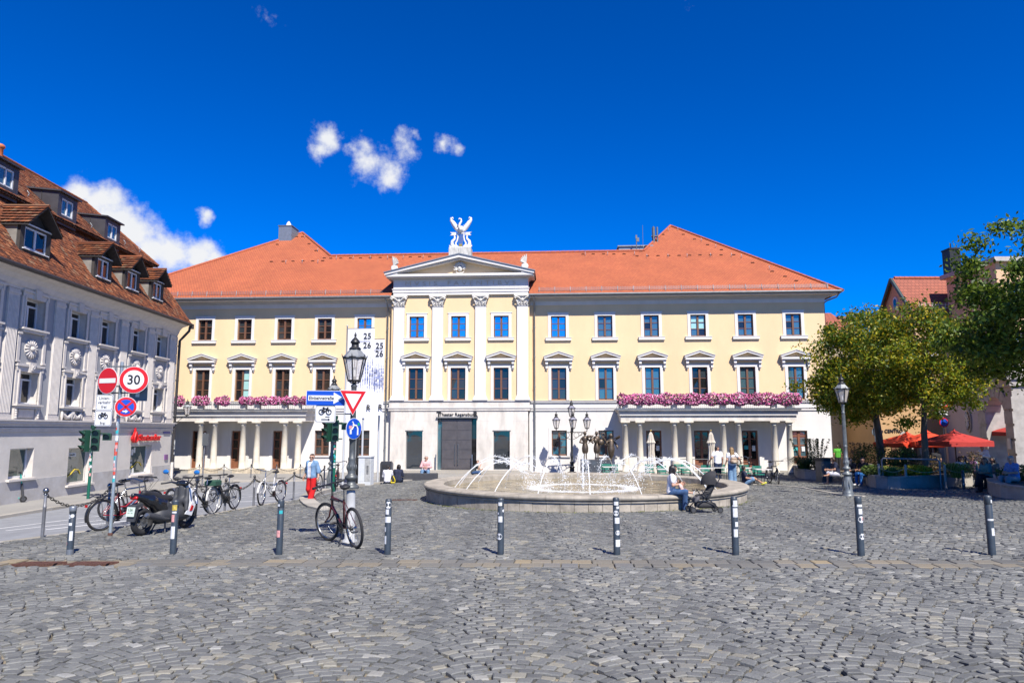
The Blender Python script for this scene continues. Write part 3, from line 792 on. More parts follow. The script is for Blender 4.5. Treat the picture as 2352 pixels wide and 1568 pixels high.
def door(par, s, z0, z1, style, k='d'):
    o = MB().b2((-.5, .2, -.06), (.5, .3, 0)).obj('door', m_stone, par, (s, 0, z0)); h = z1 - z0
    fr = MB(); st = .09
    for a, b in ((-.5, -.5 + st), (.5 - st, .5), (-.075, .075)): fr.b2((a, .13, 0), (b, .2, h))
    rows = [0, .62, 1.35, 1.95, h - .07] if style == 'wood' else [.1, .55, 1.05, 1.55, h - .07]
    for r_ in rows[1:]: fr.b2((-.41, .142, r_ - .035), (-.075, .19, r_ + .035)); fr.b2((.075, .142, r_ - .035), (.41, .19, r_ + .035))
    fr.b2((-.41, .15, 0), (-.075, .185, rows[0] + (.55 if style == 'wood' else .35))); fr.b2((.075, .15, 0), (.41, .185, rows[0] + (.55 if style == 'wood' else .35)))
    fr.obj('door_frame', mat('red_brown_wood', (.23, .085, .04), .5, var=.2, vscale=8), o)
    for a, b in ((-.41, -.075), (.075, .41)):
        for r0, r1 in zip(rows[:-1], rows[1:]): MB().quad((a, 0, r0), (b, 0, r0), (b, 0, r1), (a, 0, r1)).obj('door_pane', mixes[k][0], o, (0, .188, 0))
    return o
for s, a, b in gd[:-1]: door(TH, s, a, b, 'wood')
dr = door(TH, gd[-1][0], gd[-1][1], gd[-1][2], 'wood', 'm')
m_notice = mat('paper_notice', (.75, .78, .76), .7, var=.1, vscale=20); m_teal = mat('teal_notice', (.05, .42, .42), .6)
for (s, x, z, m, w_, h_) in [(22.18, -.24, .95, m_teal, .26, .2), (22.18, .24, .97, m_notice, .2, .3), (19.04, -.24, 1.05, m_teal, .26, .24), (19.04, .24, 1.0, m_notice, .2, .34), (12.86, .26, 1.0, m_notice, .2, .32)]:
    MB().b2((s + x - w_ / 2, .115, z - h_ / 2), (s + x + w_ / 2, .125, z + h_ / 2)).obj('notice', m, TH)

# --- central projection
ry = -.42
RSL, RSR = -4.62, 4.74
cw = MB()
hc = [(s - .5, s + .5, 8.33, 9.80) for s, _ in UPC] + [(s - .5, s + .5, 4.15, 6.30) for s, _ in UPC]
wall_holes(cw, RSL, RSR, 4.1, 11.24, hc, ry, .3)
for sx in (RSL, RSR): cw.quad((sx, ry, 4.1), (sx, .3, 4.1), (sx, .3, 11.3), (sx, ry, 11.3))
cw.obj('central_wall', m_yel, TH)
for (s, _), k in zip(UPC, 'sss'): window(TH, s, ry, 8.33, 1.0, 1.47, 3, [g_sky], 'up')
for (s, _), k in zip(UPC, 'ddd'): window(TH, s, ry, 4.15, 1.0, 2.15, 3, mixes[k], 'mid')
cg = MB()
wall_holes(cg, RSL + .1, RSR - .1, GB, 3.45, [(-3.46, -2.36, -.4, 2.13), (2.36, 3.44, -.4, 2.13), (-1.36, 1.24, -.42, 2.95)], ry - .1, .5)
for sx in (RSL + .1, RSR - .1): cg.quad((sx, ry - .1, GB), (sx, .2, GB), (sx, .2, 3.45), (sx, ry - .1, 3.45))
cg.b2((RSL - .05, ry - .16, 3.45), (RSR + .05, .1, 3.6)); cg.b2((RSL - .1, ry - .2, 3.6), (RSR + .1, .1, 3.66), 1); cg.b2((RSL - .02, ry - .12, 3.66), (RSR + .02, .1, 4.06)); cg.b2((RSL - .1, ry - .18, 4.06), (RSR + .1, .1, 4.13), 1)
cg.b2((RSL + .06, ry - .15, GB), (RSR - .06, ry - .1, -.1)) if False else None
for z in (.35, 1.15, 1.95, 2.75):                                     # ashlar joints of the rendered front
    for a, b in ((RSL + .1, -3.5), (-2.32, -1.45), (1.33, 2.32), (3.48, RSR - .1)):
        cg.b2((a, ry - .104, z), (b, ry - .09, z + .012), 1)
cg.obj('entrance_wall', [m_stone, m_soff], TH)
for s in (-2.91, 2.9):
    o = MB().b2((-.6, -.03, 2.5), (.6, .1, 2.56)).obj('shop_window', m_dzinc, TH, (s, ry - .1, -.4))
    f = MB()
    for a, b in ((-.55, -.5), (.5, .55)): f.b2((a, .2, 0), (b, .26, 2.53))
    f.b2((-.5, .2, 0), (.5, .26, .05)); f.obj('window_frame', m_dzinc, o)
    MB().quad((-.5, .24, .05), (.5, .24, .05), (.5, .24, 2.53), (-.5, .24, 2.53)).obj('window_pane', glass('smoked_glass', (.02, .025, .03), .09, .03), o)
# bronze entrance doors in a dark glazed recess
m_bronze = mat('grey_bronze_door', (.16, .145, .145), .42, met=.55, var=.18, vscale=2.0, spec=.5)
m_steel = mat('brushed_steel', (.42, .43, .44), .35, met=.9)
o = MB().b2((-1.45, -.12, 3.36), (1.33, .12, 3.44)).b2((-1.36, .44, 0), (1.24, .5, 3.36)).obj('entrance_door', m_dzinc, TH, (0, ry - .1, -.41))
for i, (a, b) in enumerate(((-1.07, -.075), (-.07, .92))):
    lf = MB(); lf.b2((a, .05, .02), (b, .12, 3.3)); zz = [.1, .72, 1.32, 1.95, 2.58, 3.26]
    for z0, z1 in zip(zz[:-1], zz[1:]): lf.b2((a + .03, .035, z0), (b - .03, .05, z1 - .03))
    lf.obj('door_leaf', m_bronze, o); x = b - .1 if i == 0 else a + .1
    MB().tube([(x, -.04, .35), (x, -.04, 1.7)], .024, 8).box((x, 0, .5), (.03, .1, .03)).box((x, 0, 1.55), (.03, .1, .03)).obj('door_handle', m_steel, o)
MB().quad((-1.36, .2, 0), (-1.07, .2, 0), (-1.07, .2, 3.3), (-1.36, .2, 3.3)).obj('side_glass', g_mid, o); MB().quad((.92, .2, 0), (1.24, .2, 0), (1.24, .2, 3.3), (.92, .2, 3.3)).obj('side_glass', g_dark, o)
for x in (-1.42, .98): MB().b2((x - .03, -.2, 0), (x + .03, -.14, 1.0)).obj('door_post', m_steel, o)
m_ink = mat('black_lettering', (.02, .02, .022), .6)
text('Theater Regensburg', .30, .012, m_ink, 'lettering', TH, (-.03, ry - .125, 3.19), bold=.004)
for ch_, x in (('T', -1.28), ('R', 1.16)): text(ch_, .46, .012, m_ink, 'lettering', TH, (x, ry - .125, 3.2), bold=.02)
# steps in front of the doors
st = MB()
for k in range(3): st.b2((-4.7 - .3 * k, ry - .75 - .38 * k, GB), (4.9 + .3 * k, ry - .09, -.42 - .11 * k))
st.obj('steps', m_kerb, TH)
# pilasters with leafy capitals
for s0, s1 in ((-4.48, -3.7), (-1.83, -1.06), (1.09, 1.85), (3.9, 4.68)):
    sc = (s0 + s1) / 2; hw = .37
    o = MB().b2((-hw, ry - .12, 4.45), (hw, ry + .02, 10.48)).obj('pilaster', m_wht, TH, (sc, 0, 0))
    bb = MB()
    for k, (e, z0, z1) in enumerate(((.12, 4.13, 4.24), (.09, 4.24, 4.34), (.04, 4.34, 4.45))): bb.b2((-hw - e, ry - .12 - e, z0), (hw + e, ry + .02, z1))
    bb.obj('pilaster_base', m_trim, o)
    cp = MB(); cp.b2((-.36, ry - .13, 10.48), (.36, ry + .02, 10.98)); cp.b2((-.4, ry - .16, 10.46), (.4, ry + .02, 10.5))
    cp.prism([(-.58, 11.1), (.58, 11.1), (.55, 11.22), (-.55, 11.22)], ry - .3, ry + .02, 'y'); cp.b2((-.42, ry - .2, 10.98), (.42, ry + .02, 11.1))
    for sx in (-1, 1):
        cp.tube([(sx * .08, ry - .2, 10.85), (sx * .25, ry - .24, 11.0), (sx * .42, ry - .27, 11.06), (sx * .52, ry - .29, 11.0), (sx * .48, ry - .3, 10.92), (sx * .41, ry - .29, 10.95)], [.04, .05, .06, .06, .05, .03], 6)
        cp.tube([(sx * .3, ry - .16, 10.55), (sx * .36, ry - .22, 10.75), (sx * .44, ry - .26, 10.82)], [.07, .06, .04], 6)
        for x in (.1, .28):
            cp.ball((sx * x, ry - .17, 10.62), (.085, .06, .11), 8, 5); cp.ball((sx * x, ry - .23, 10.7), (.08, .05, .035), 8, 4)
    cp.ball((0, ry - .24, 11.12), (.09, .07, .09), 8, 5); cp.ball((0, ry - .19, 10.86), (.1, .06, .12), 8, 5)
    cp.obj('capital', m_carve, o)
# entablature, lettering
en = MB(); ey = ry - .16
en.b2((-4.5, ey, 11.24), (4.68, 3.6, 11.42)); en.b2((-4.54, ey - .04, 11.42), (4.72, 3.6, 11.62)); en.b2((-4.58, ey - .08, 11.62), (4.76, 3.6, 11.68)); en.b2((-4.5, ey - .01, 11.68), (4.68, 3.6, 12.3))
en.b2((-4.6, ey - .12, 12.3), (4.78, .5, 12.38), 1); en.b2((-4.9, ey - .42, 12.38), (5.08, .5, 12.44), 1)
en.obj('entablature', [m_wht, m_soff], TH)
m_gold = mat('faded_gold_letters', (.62, .48, .27), .5)
for w_, x, wd in (('M V S I S', -2.6, 2.15), ('F A V E N T I B V S', 1.52, 4.6)):
    t_ = text(w_, .40, .012, m_gold, 'lettering', TH, (x, ey - .026, 12.02), bold=-.008); t_.scale.x = wd / max(.1, t_.dimensions.x)
pedm = MB(); pz = 12.44; apz = 13.9; hl, hr = -5.0, 5.1; pc = .05; py = ey - .5
pedm.b2((hl + .08, py, pz), (hr - .08, ey + .02, pz + .16))
for sx, e in ((-1, hl), (1, hr)):
    q = [(e, pz + .0), (e, pz + .22), (pc, apz + .0), (pc, apz - .26), (e - sx * .75, pz + .16), (e - sx * .1, pz + .16)]
    q = [(e, pz + .1), (e, pz + .24), (pc, apz), (pc, apz - .2)]
    pedm.prism(q if sx > 0 else q[::-1], py - .08, ey + .1, 'y')
    q = [(e - sx * .35, pz + .1), (e, pz + .1), (pc, apz - .2), (pc, apz - .32)]
    pedm.prism(q if sx > 0 else q[::-1], py + .12, ey + .1, 'y', 1)
    q = [(e + sx * .06, pz + .24), (e + sx * .06, pz + .3), (pc, apz + .07), (pc, apz)]
    pedm.prism(q if sx > 0 else q[::-1], py - .14, 3.2, 'y', 2)
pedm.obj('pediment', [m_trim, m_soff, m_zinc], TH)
tym = MB(); tym.prism([(hl + .6, pz + .16), (hr - .6, pz + .16), (pc, apz - .3)], ey + .05, ey + .3, 'y'); tym.b2((hl + .3, ey + .06, 12.44), (hr - .3, .5, 12.6)); tym.obj('tympanum', m_yel, TH)
pr = MB(); pr.prism([(hl + .1, pz), (hr - .1, pz), (pc, apz)], ey + .3, 6.0, 'y'); pr.obj('pediment_roof', m_dzinc, TH)
# carved mask in the tympanum
mk = MB(); z = 13.02; fy = ey - .05
mk.ball((pc, fy, z), (.17, .16, .24), 14, 9); mk.ball((pc, fy - .17, z - .02), (.03, .05, .07), 6, 5)
for sx in (-1, 1): mk.ball((pc + sx * .07, fy - .13, z + .05), (.035, .03, .02), 6, 4); mk.ball((pc + sx * .05, fy - .13, z - .12), (.03, .03, .015), 6, 4)
for k in range(22):
    a = R(-25 + 230 * k / 21); rr = .24 + .05 * (k % 3)
    mk.tube([(pc + .19 * math.cos(a), fy - .02, z + .05 + .22 * math.sin(a)), (pc + (rr + .05) * math.cos(a + .2), fy - .1, z + .04 + (rr + .05) * math.sin(a + .2)), (pc + (rr + .1) * math.cos(a - .1), fy - .04, z + .04 + (rr + .09) * math.sin(a - .1))], [.05, .05, .02], 5)
for sx in (-1, 1): mk.tube([(pc, fy, z - .32), (pc + sx * .18, fy - .06, z - .3), (pc + sx * .28, fy, z - .2)], .04, 5)
mk.obj('carved_mask', m_carve, TH)
# palmettes on the pediment corners
for sx, e in ((-1, -4.42), (1, 4.52)):
    ac = MB(); zb = 12.82
    ac.prism([(e - .28, zb - .22), (e + .28, zb - .22), (e + .28, zb + .05), (e - .28, zb + .05)], py - .02, py + .3, 'y')
    cx = e - sx * .05
    ac.ring((cx, py + .1, zb + .22), (0, 1, 0), .2, .05, 14, 5); ac.ring((cx, py + .1, zb + .22), (0, 1, 0), .09, .045, 10, 5); ac.cyl((cx, py + .02, zb + .22), (cx, py + .2, zb + .22), .2, .2, 14)
    ac.tube([(cx - sx * .15, py + .1, zb + .1), (cx - sx * .45, py + .1, zb + .03), (cx - sx * .75, py + .1, zb + .0)], [.12, .08, .02], 6)
    for k in range(6):
        a = R(95 - 14 * k) if sx < 0 else R(85 + 14 * k); l = .62 - .05 * k
        ac.tube([(e, py + .1, zb + .4), (e + .6 * l * math.cos(a), py + .06, zb + .42 + .6 * l * math.sin(a)), (e + l * math.cos(a) * 1.0, py - .02, zb + .4 + l * math.sin(a))], [.05, .075, .035], 6)
    ac.obj('palmette', m_carve, TH)
# downpipes
for s in (-4.95, 5.07):
    d_ = MB().tube([(s - .1 if s < 0 else s - .05, -.86, 11.05), (s, -.6, 10.8), (s, -.14, 10.4), (s, -.14, -.3)], .055, 8)
    for z in (9, 7, 5, 3, 1): d_.cyl((s, -.14, z), (s, -.14, z + .06), .075, .075, 8)
    d_.obj('downpipe', m_zinc, TH)
MB().tube([(SR + .7, -.86, 11.0), (SR + .55, -.7, 10.75), (SR + .1, -.25, 10.6), (SR + .06, .2, 10.5), (SR + .06, .2, -.3)], .05, 8).obj('downpipe', m_dzinc, TH)

# --- porticoes with balconies
def portico(name, cols, s0, s1, zb, plinth):
    pcy = -1.5
    o = MB(); o.b2((s0 + .12, pcy - .24, 2.74), (s1 - .12, -.01, 3.08)); o.b2((s0 - .02, pcy - .42, 3.3), (s1 + .02, -.01, 3.4)); o.b2((s0 + .05, pcy - .34, 3.08), (s1 - .05, -.01, 3.3), 1); o.b2((s0 - .1, pcy - .52, 3.4), (s1 + .1, -.01, 3.47), 0); o.b2((s0 - .14, pcy - .56, 3.47), (s1 + .14, -.01, 3.52), 2)
    o = o.obj('portico', [m_stone, m_soff, m_zinc], TH)
    cm = MB().lathe([(.235, zb), (.235, zb + .03), (.2, zb + .035), (.203, zb + .5), (.198, zb + 1.1), (.165, 2.44), (.185, 2.45), (.185, 2.49), (.165, 2.5), (.175, 2.56), (.26, 2.64)], 20)
    cm.b2((-.29, -.29, 2.64), (.29, .29, 2.74)); cme = cm.mesh('column', m_col)
    for s in cols: mob('column', cme, o, (s, pcy, 0))
    if plinth:
        for a, b in plinth: MB().b2((a, pcy - .38, GB), (b, pcy + .38, zb)).obj('plinth', mat('sandstone_plinth', (.55, .47, .35), .92, var=.3, vscale=4, bump=.5, bscale=25), o)
    # balcony: stone posts above the columns, wire railing between
    ys = pcy - .12
    pm_ = MB().bbox((0, 0, .27), (.36, .3, .54), .02).mesh('balcony_post', m_stone)
    for s in cols: mob('balcony_post', pm_, o, (s, ys, 3.52))
    rl = MB(); a, b = s0 + .15, s1 - .15
    for k in range(5): rl.tube([(a, ys, 3.58 + .1 * k), (b, ys, 3.58 + .1 * k)], .008 if k < 4 else .02, 4)
    x = a
    while x < b: rl.tube([(x, ys, 3.52), (x, ys, 3.98)], .007, 4); x += .125
    for e in (a, b): 
        rl.tube([(e, ys, 3.98), (e, -.05, 3.98)], .02, 4)
        for k in range(18): rl.tube([(e, ys + k * .115, 3.52), (e, ys + k * .115, 3.98)], .007, 4)
    rl.obj('railing', m_dzinc, o)
    return o, ys
PR, YB = portico('portico', (10.86, 11.78, 13.95, 14.83, 16.99, 17.94, 20.14, 21.07), 10.45, 21.6, -.42, None)
PL, _ = portico('portico', (-22.9, -21.9, -19.9, -18.95, -17.0, -16.03, -14.09, -13.14, -11.29, -10.38), -23.7, -9.75, -.32, [(-20.4, -18.5), (-17.5, -15.55), (-14.55, -12.7), (-11.75, -9.95)])
tp = MB(); tp.b2((10.2, -2.0, GB), (23.6, 0, -.42)); tp.obj('terrace_step', m_kerb, TH)
tp = MB(); tp.b2((-23.4, -1.75, GB), (-9.5, 0, -.46)); tp.obj('terrace_step', m_kerb, TH)
# dark rail of the terrace ramp
MB().tube([(14.2, -2.9, -.5), (14.2, -2.9, .25), (15.5, -2.9, -.1), (15.5, -2.9, -.5)], .025, 6).tube([(14.3, -1.2, .35), (16.8, -1.2, .35)], .02, 6).tube([(15.1, -1.2, -.4), (15.1, -1.2, .35)], .02, 6).obj('handrail', m_dzinc, TH)

# --- statue crowning the pediment: lyre, swan and two dolphins
sw = thing('rooftop_sculpture', 'white sculpture of a swan above a gilded lyre on top of the pediment', 'statue', tw(.05, -.35, 13.92), TRZ)
m_stat = mat('white_statue', (.76, .75, .72), .75, var=.12, vscale=10, bump=.2, bscale=40)
m_gilt = mat('gilding', (.72, .5, .13), .35, met=.8)
MB().bbox((0, 0, .22), (1.5, .9, .74), .05).obj('pedestal', mat('stained_stone', (.55, .54, .5), .9, var=.4, vscale=9, stretch=(1, 1, .25)), sw)
ly = MB()
for sx in (-1, 1):
    ly.tube([(sx * .08, 0, .62), (sx * .3, 0, .72), (sx * .36, 0, .95), (sx * .24, 0, 1.15), (sx * .2, 0, 1.4), (sx * .22, 0, 1.62)], [.06, .07, .065, .06, .055, .05], 8)
ly.box((0, 0, 1.64), (.56, .1, .07)); ly.box((0, 0, .64), (.3, .2, .1)); ly.obj('lyre', m_stat, sw)
gs = MB(); gs.box((0, -.03, .78), (.24, .1, .2))
for k in range(5): gs.tube([(-.12 + .06 * k, -.02, .85), (-.12 + .06 * k, -.02, 1.62)], .012, 5)
gs.obj('lyre_strings', m_gilt, sw)
for sx in (-1, 1):
    dl = MB()
    dl.tube([(sx * .2, 0, .62), (sx * .45, 0, .66), (sx * .62, 0, .85), (sx * .58, 0, 1.1), (sx * .42, 0, 1.25), (sx * .42, 0, 1.42), (sx * .5, 0, 1.55)], [.13, .15, .13, .1, .08, .06, .04], 9)
    dl.tube([(sx * .45, -.05, .66), (sx * .7, -.05, .66), (sx * .78, -.05, .78)], [.1, .08, .03], 7); dl.ball((sx * .3, -.08, .68), (.16, .14, .12), 8, 6)
    dl.prism([(sx * .32, 1.5), (sx * .72, 1.5), (sx * .6, 1.62), (sx * .74, 1.72), (sx * .32, 1.7)] if sx > 0 else [(sx * .32, 1.7), (sx * .74, 1.72), (sx * .6, 1.62), (sx * .72, 1.5), (sx * .32, 1.5)], -.06, .06, 'y')
    dl.obj('dolphin', m_stat, sw)
bd = MB(); bd.ball((0, 0, 1.92), (.2, .3, .24), 12, 8); bd.tube([(0, -.2, 1.85), (-.1, -.3, 2.05), (-.02, -.3, 2.25), (.06, -.26, 2.42), (.04, -.3, 2.56), (-.06, -.36, 2.58), (-.1, -.4, 2.5)], [.12, .09, .075, .065, .06, .05, .02], 8)
bd.obj('swan_body', m_stat, sw)
for sx in (-1, 1):
    wg = MB()
    wg.tube([(sx * .12, .05, 1.78), (sx * .3, .08, 1.98), (sx * .42, .08, 2.2), (sx * .56, .06, 2.42), (sx * .68, .05, 2.58), (sx * .68, .03, 2.72), (sx * .58, .02, 2.76), (sx * .54, .02, 2.68)], [.1, .14, .17, .15, .1, .08, .06, .03], 8)
    for k in range(5): wg.tube([(sx * (.2 + .06 * k), .0, 1.95 + .1 * k), (sx * (.12 + .1 * k), -.05, 2.15 + .08 * k)], [.06, .03], 6)
    wg.obj('swan_wing', m_stat, sw)

# --- flowers along the balconies: one trough and one mass of blooms each
m_leaf = mat('geranium_leaf', (.06, .09, .025), .7, var=.4, vscale=9)
m_pink = rmat('pink_blooms', [(0, (.66, .07, .3)), (.3, (.8, .17, .42)), (.65, (.85, .36, .56)), (1, (.9, .6, .7))], .7, .1, 20, 0)
m_pot = mat('grey_trough', (.3, .28, .25), .8, var=.2)
def flowerbox(sx, y, z, ln, label, grp, hang=.26, hi=.34):
    o = thing('flower_box', label, 'flower box', tw(sx, y, z), TRZ, grp)
    MB().b2((-ln / 2 + .05, -.1, 0), (ln / 2 - .05, .1, .16)).obj('trough', m_pot, o)
    n = int(1200 * ln); V = np.zeros((n, 4, 3)); 
    x = nrg.uniform(-ln / 2, ln / 2, n); edge = np.clip((ln / 2 - np.abs(x)) / .14, .6, 1)
    lump = .82 + .2 * np.sin(x * 5.3 + sx) * np.sin(x * 2.1 + 1.3 * sx)
    t = nrg.uniform(0, math.pi * 1.25, n); r = nrg.uniform(.72, 1.05, n)
    yy2 = -np.cos(t) * .0 - (.06 + .27 * np.sin(np.clip(t, 0, math.pi)) * edge) * r; yy2[nrg.random(n) < .25] *= -.6
    zz = .1 + np.cos(t) * np.where(np.cos(t) > 0, hi, hang) * lump * edge * r
    c = np.stack([x, yy2, zz], 1); s_ = nrg.uniform(.022, .045, n)
    a = nrg.normal(0, 1, (n, 3)); a /= np.linalg.norm(a, axis=1)[:, None]; b = np.cross(a, nrg.normal(0, 1, (n, 3))); b /= np.linalg.norm(b, axis=1)[:, None]
    for k, (p, q) in enumerate(((-1, -1), (1, -1), (1, 1), (-1, 1))): V[:, k] = c + (a * p + b * q) * s_[:, None]
    isl_ = nrg.random(n) < .24; c_mi = isl_.astype(int)
    me = numesh('blooms', V.reshape(-1, 3), np.arange(n * 4).reshape(n, 4), [m_pink, m_leaf], nrg.uniform(0, 1, n), mi=c_mi)
    mob('blooms', me, o)
    return o
lab = ['first', 'second', 'third', 'fourth', 'fifth', 'sixth', 'seventh', 'eighth', 'ninth', 'tenth']
for i in range(8):
    s = 10.45 + .72 + i * 1.4
    flowerbox(s, YB - .12, 3.98, 1.6, 'pink flower box on the right balcony, %s from its left end' % lab[i], 'pink flower boxes on the right balcony', .4, .46)
xs = [(-18.6, .95), (-16.98, 1.1), (-15.5, .98), (-13.85, .95), (-12.85, 1.0), (-11.9, 1.0), (-10.9, 1.05), (-9.95, .7), (-20.0, 1.0)]
for i, (s, l) in enumerate(sorted(xs)):
    flowerbox(s, YB - .1, 3.98, l, 'pink flower box on the left balcony, %s from its left end' % lab[i], 'pink flower boxes on the left balcony', .34, .36)
# ================================================================== GREY HOUSE ON THE LEFT
m_lil = mat('lilac_grey_render', (.36, .365, .38), .9, var=.06, vscale=1.2, bump=.12, bscale=25)
m_orn = mat('pale_stucco', (.67, .62, .57), .88, var=.1, vscale=4, bump=.15, bscale=30)
m_gnd = mat('warm_grey_render', (.66, .62, .565), .9, var=.09, vscale=.9, bump=.3, bscale=5)
m_plin = mat('cool_grey_plinth', (.52, .51, .51), .9, var=.22, vscale=1.5, bump=.2, col2=(.40, .38, .36))
m_otile = rmat('old_clay_tiles', [(0, (.085, .032, .02)), (.3, (.15, .05, .025)), (.6, (.205, .066, .028)), (.84, (.28, .088, .034)), (.94, (.2, .125, .075)), (1, (.42, .14, .05))], .9, .3, 18, .4)
m_dwood = mat('dark_dormer_wood', (.045, .038, .034), .8, var=.3, vscale=9)
m_cheek = mat('dormer_cheek', (.24, .225, .2), .9, var=.25, vscale=2)
m_whitef = mat('white_window_frame', (.74, .75, .77), .5, var=.05)
m_dmetal = mat('dark_gutter', (.055, .05, .05), .55, met=.3, var=.25, vscale=6)
m_zpanel = mat('dark_zinc_dormer', (.075, .072, .078), .5, met=.3, var=.2, vscale=3)
LH = thing('grey_house', 'lilac grey stuccoed house with white ornaments, mansard roof and dormers on the left', 'house', (-19.6, 40.5, 0), math.atan2(1, -.024))
LLOC, LRZ = Vector((-19.6, 40.5, 0)), math.atan2(1, -.024)
def lw(s, y, z): return LLOC + Matrix.Rotation(LRZ, 3, 'Z') @ Vector((-s, y, z))
BAY = [21.4, 18.4, 15.35, 12.7, 9.75, 7.35, 4.45, 1.92]
NEAR = -26.0
hu = [(-s - .6, -s + .6, 6.2, 7.38) for s in BAY]; hm = [(-s - .6, -s + .6, 3.2, 4.45) for s in BAY]
GWN = [(-13.4, -12.0, .3, 1.45), (-9.67, -7.85, -.2, 1.38), (-4.42, -2.25, -.12, 1.38), (-18.2, -16.6, .2, 1.45)]
u = MB(); wall_holes(u, NEAR, 0, 2.43, 7.75, hu + hm, 0, .34, 0, 1); u.quad((0, 0, 2.43), (0, 14, 2.43), (0, 14, 8.2), (0, 0, 8.2)); u.obj('upper_wall', [m_lil, m_orn], LH)
u = MB(); wall_holes(u, NEAR, 0, -1.0, 2.43, GWN, -.03, .36, 0, 1); u.quad((0, -.03, -1.0), (0, 14, -1.0), (0, 14, 2.43), (0, -.03, 2.43))
u.obj('ground_storey_wall', [m_gnd, m_orn], LH)
pl = MB()
for a, b in ((NEAR, -18.3), (-16.5, -13.5), (-11.9, -9.77), (-7.75, -4.52), (-2.15, .02)): pl.b2((a, -.06, -1.0), (b, -.02, .22))
for a, b, c_, d_ in GWN: pl.b2((a - .1, -.06, -1.0), (b + .1, -.02, c_ - .1))
pl.obj('plinth', m_plin, LH)
sc_ = MB()
for z0, z1, e in ((2.1, 2.2, .05), (2.2, 2.26, .09), (2.3, 2.4, .07), (2.4, 2.52, .14), (2.52, 2.58, .19)): sc_.b2((NEAR, -.03 - e, z0), (e, .0, z1))
sc_.obj('string_course', m_orn, LH)
cv = MB(); prof = [(0, 7.62), (-.05, 7.62), (-.06, 7.72), (-.1, 7.76), (-.16, 7.95), (-.32, 8.12), (-.62, 8.22), (-.62, 8.27), (0, 8.27)]
cv.prism(prof, NEAR, .0, 'x'); 
cv.obj('eaves_cove', m_orn, LH)
MB().tube([(NEAR, -.7, 8.31), (.25, -.7, 8.31)], .095, 8).box((.25, -.7, 8.22), (.2, .2, .28)).obj('gutter', m_dmetal, LH)
dp = MB(); dp.tube([(.22, -.62, 8.2), (.2, -.6, 7.95), (.1, -.35, 7.6), (.08, -.14, 7.35), (.08, -.12, .35)], .075, 8)
for z in (7, 5, 3.4, 1.2): dp.cyl((.08, -.12, z), (.08, -.12, z + .06), .1, .1, 8)
dp.obj('downpipe', m_dmetal, LH); MB().tube([(.08, -.12, .35), (.08, -.12, -.8)], .085, 8).obj('standpipe', m_orn, LH)
stk = MB()
for k in range(9): z = .5 + rnd.random() * 1.6; stk.box((.08, -.2, z), (rnd.uniform(.05, .11), .012, rnd.uniform(.06, .16)))
stk.obj('stickers', m_notice, LH)
# fluted pilasters
pm_ = MB(); pm_.b2((-.31, -.07, 2.6), (.31, 0, 7.6)); pm_.b2((-.36, -.11, 2.58), (.36, 0, 2.75)); pm_.b2((-.34, -.1, 7.4), (.34, 0, 7.5))
for k in range(8): x = -.28 + k * .08; pm_.cyl((x, -.07, 2.82), (x, -.07, 7.3), .026, .026, 6)
pme = pm_.mesh('fluted_pilaster', m_orn)
for s in (.61, 3.11, 5.85, 8.53, 11.08, 14.0, 16.8, 19.9): mob('fluted_pilaster', pme, LH, (-s, 0, 0))
# rosettes
rm_ = MB(); rm_.ball((0, -.07, 0), (.1, .1, .1), 10, 6); rm_.cyl((0, 0, 0), (0, -.02, 0), .38, .36, 20)
for k in range(16):
    a = 2 * math.pi * k / 16; M_ = Matrix.Rotation(-a, 3, 'Y'); rm_.ball((.24 * math.cos(a), -.04, .24 * math.sin(a)), (.17, .055, .05), 7, 5, 0, M_)
rme = rm_.mesh('rosette', m_orn)
rm2 = MB(); rm2.ball((0, -.09, -.02), (.13, .12, .16), 10, 6); rm2.cyl((0, 0, 0), (0, -.02, 0), .38, .36, 20); rm2.ball((0, -.03, .2), (.3, .07, .2), 12, 6)
for k in range(18):
    a = 2 * math.pi * k / 18; M_ = Matrix.Rotation(-a, 3, 'Y'); rm2.ball((.27 * math.cos(a), -.05, .27 * math.sin(a)), (.14, .045, .035), 7, 4, 0, M_)
rme2 = rm2.mesh('rosette', m_orn)
for i, s in enumerate(BAY): mob('rosette', (rme, rme2)[(i + 1) % 2], LH, (-s, 0, 5.38))
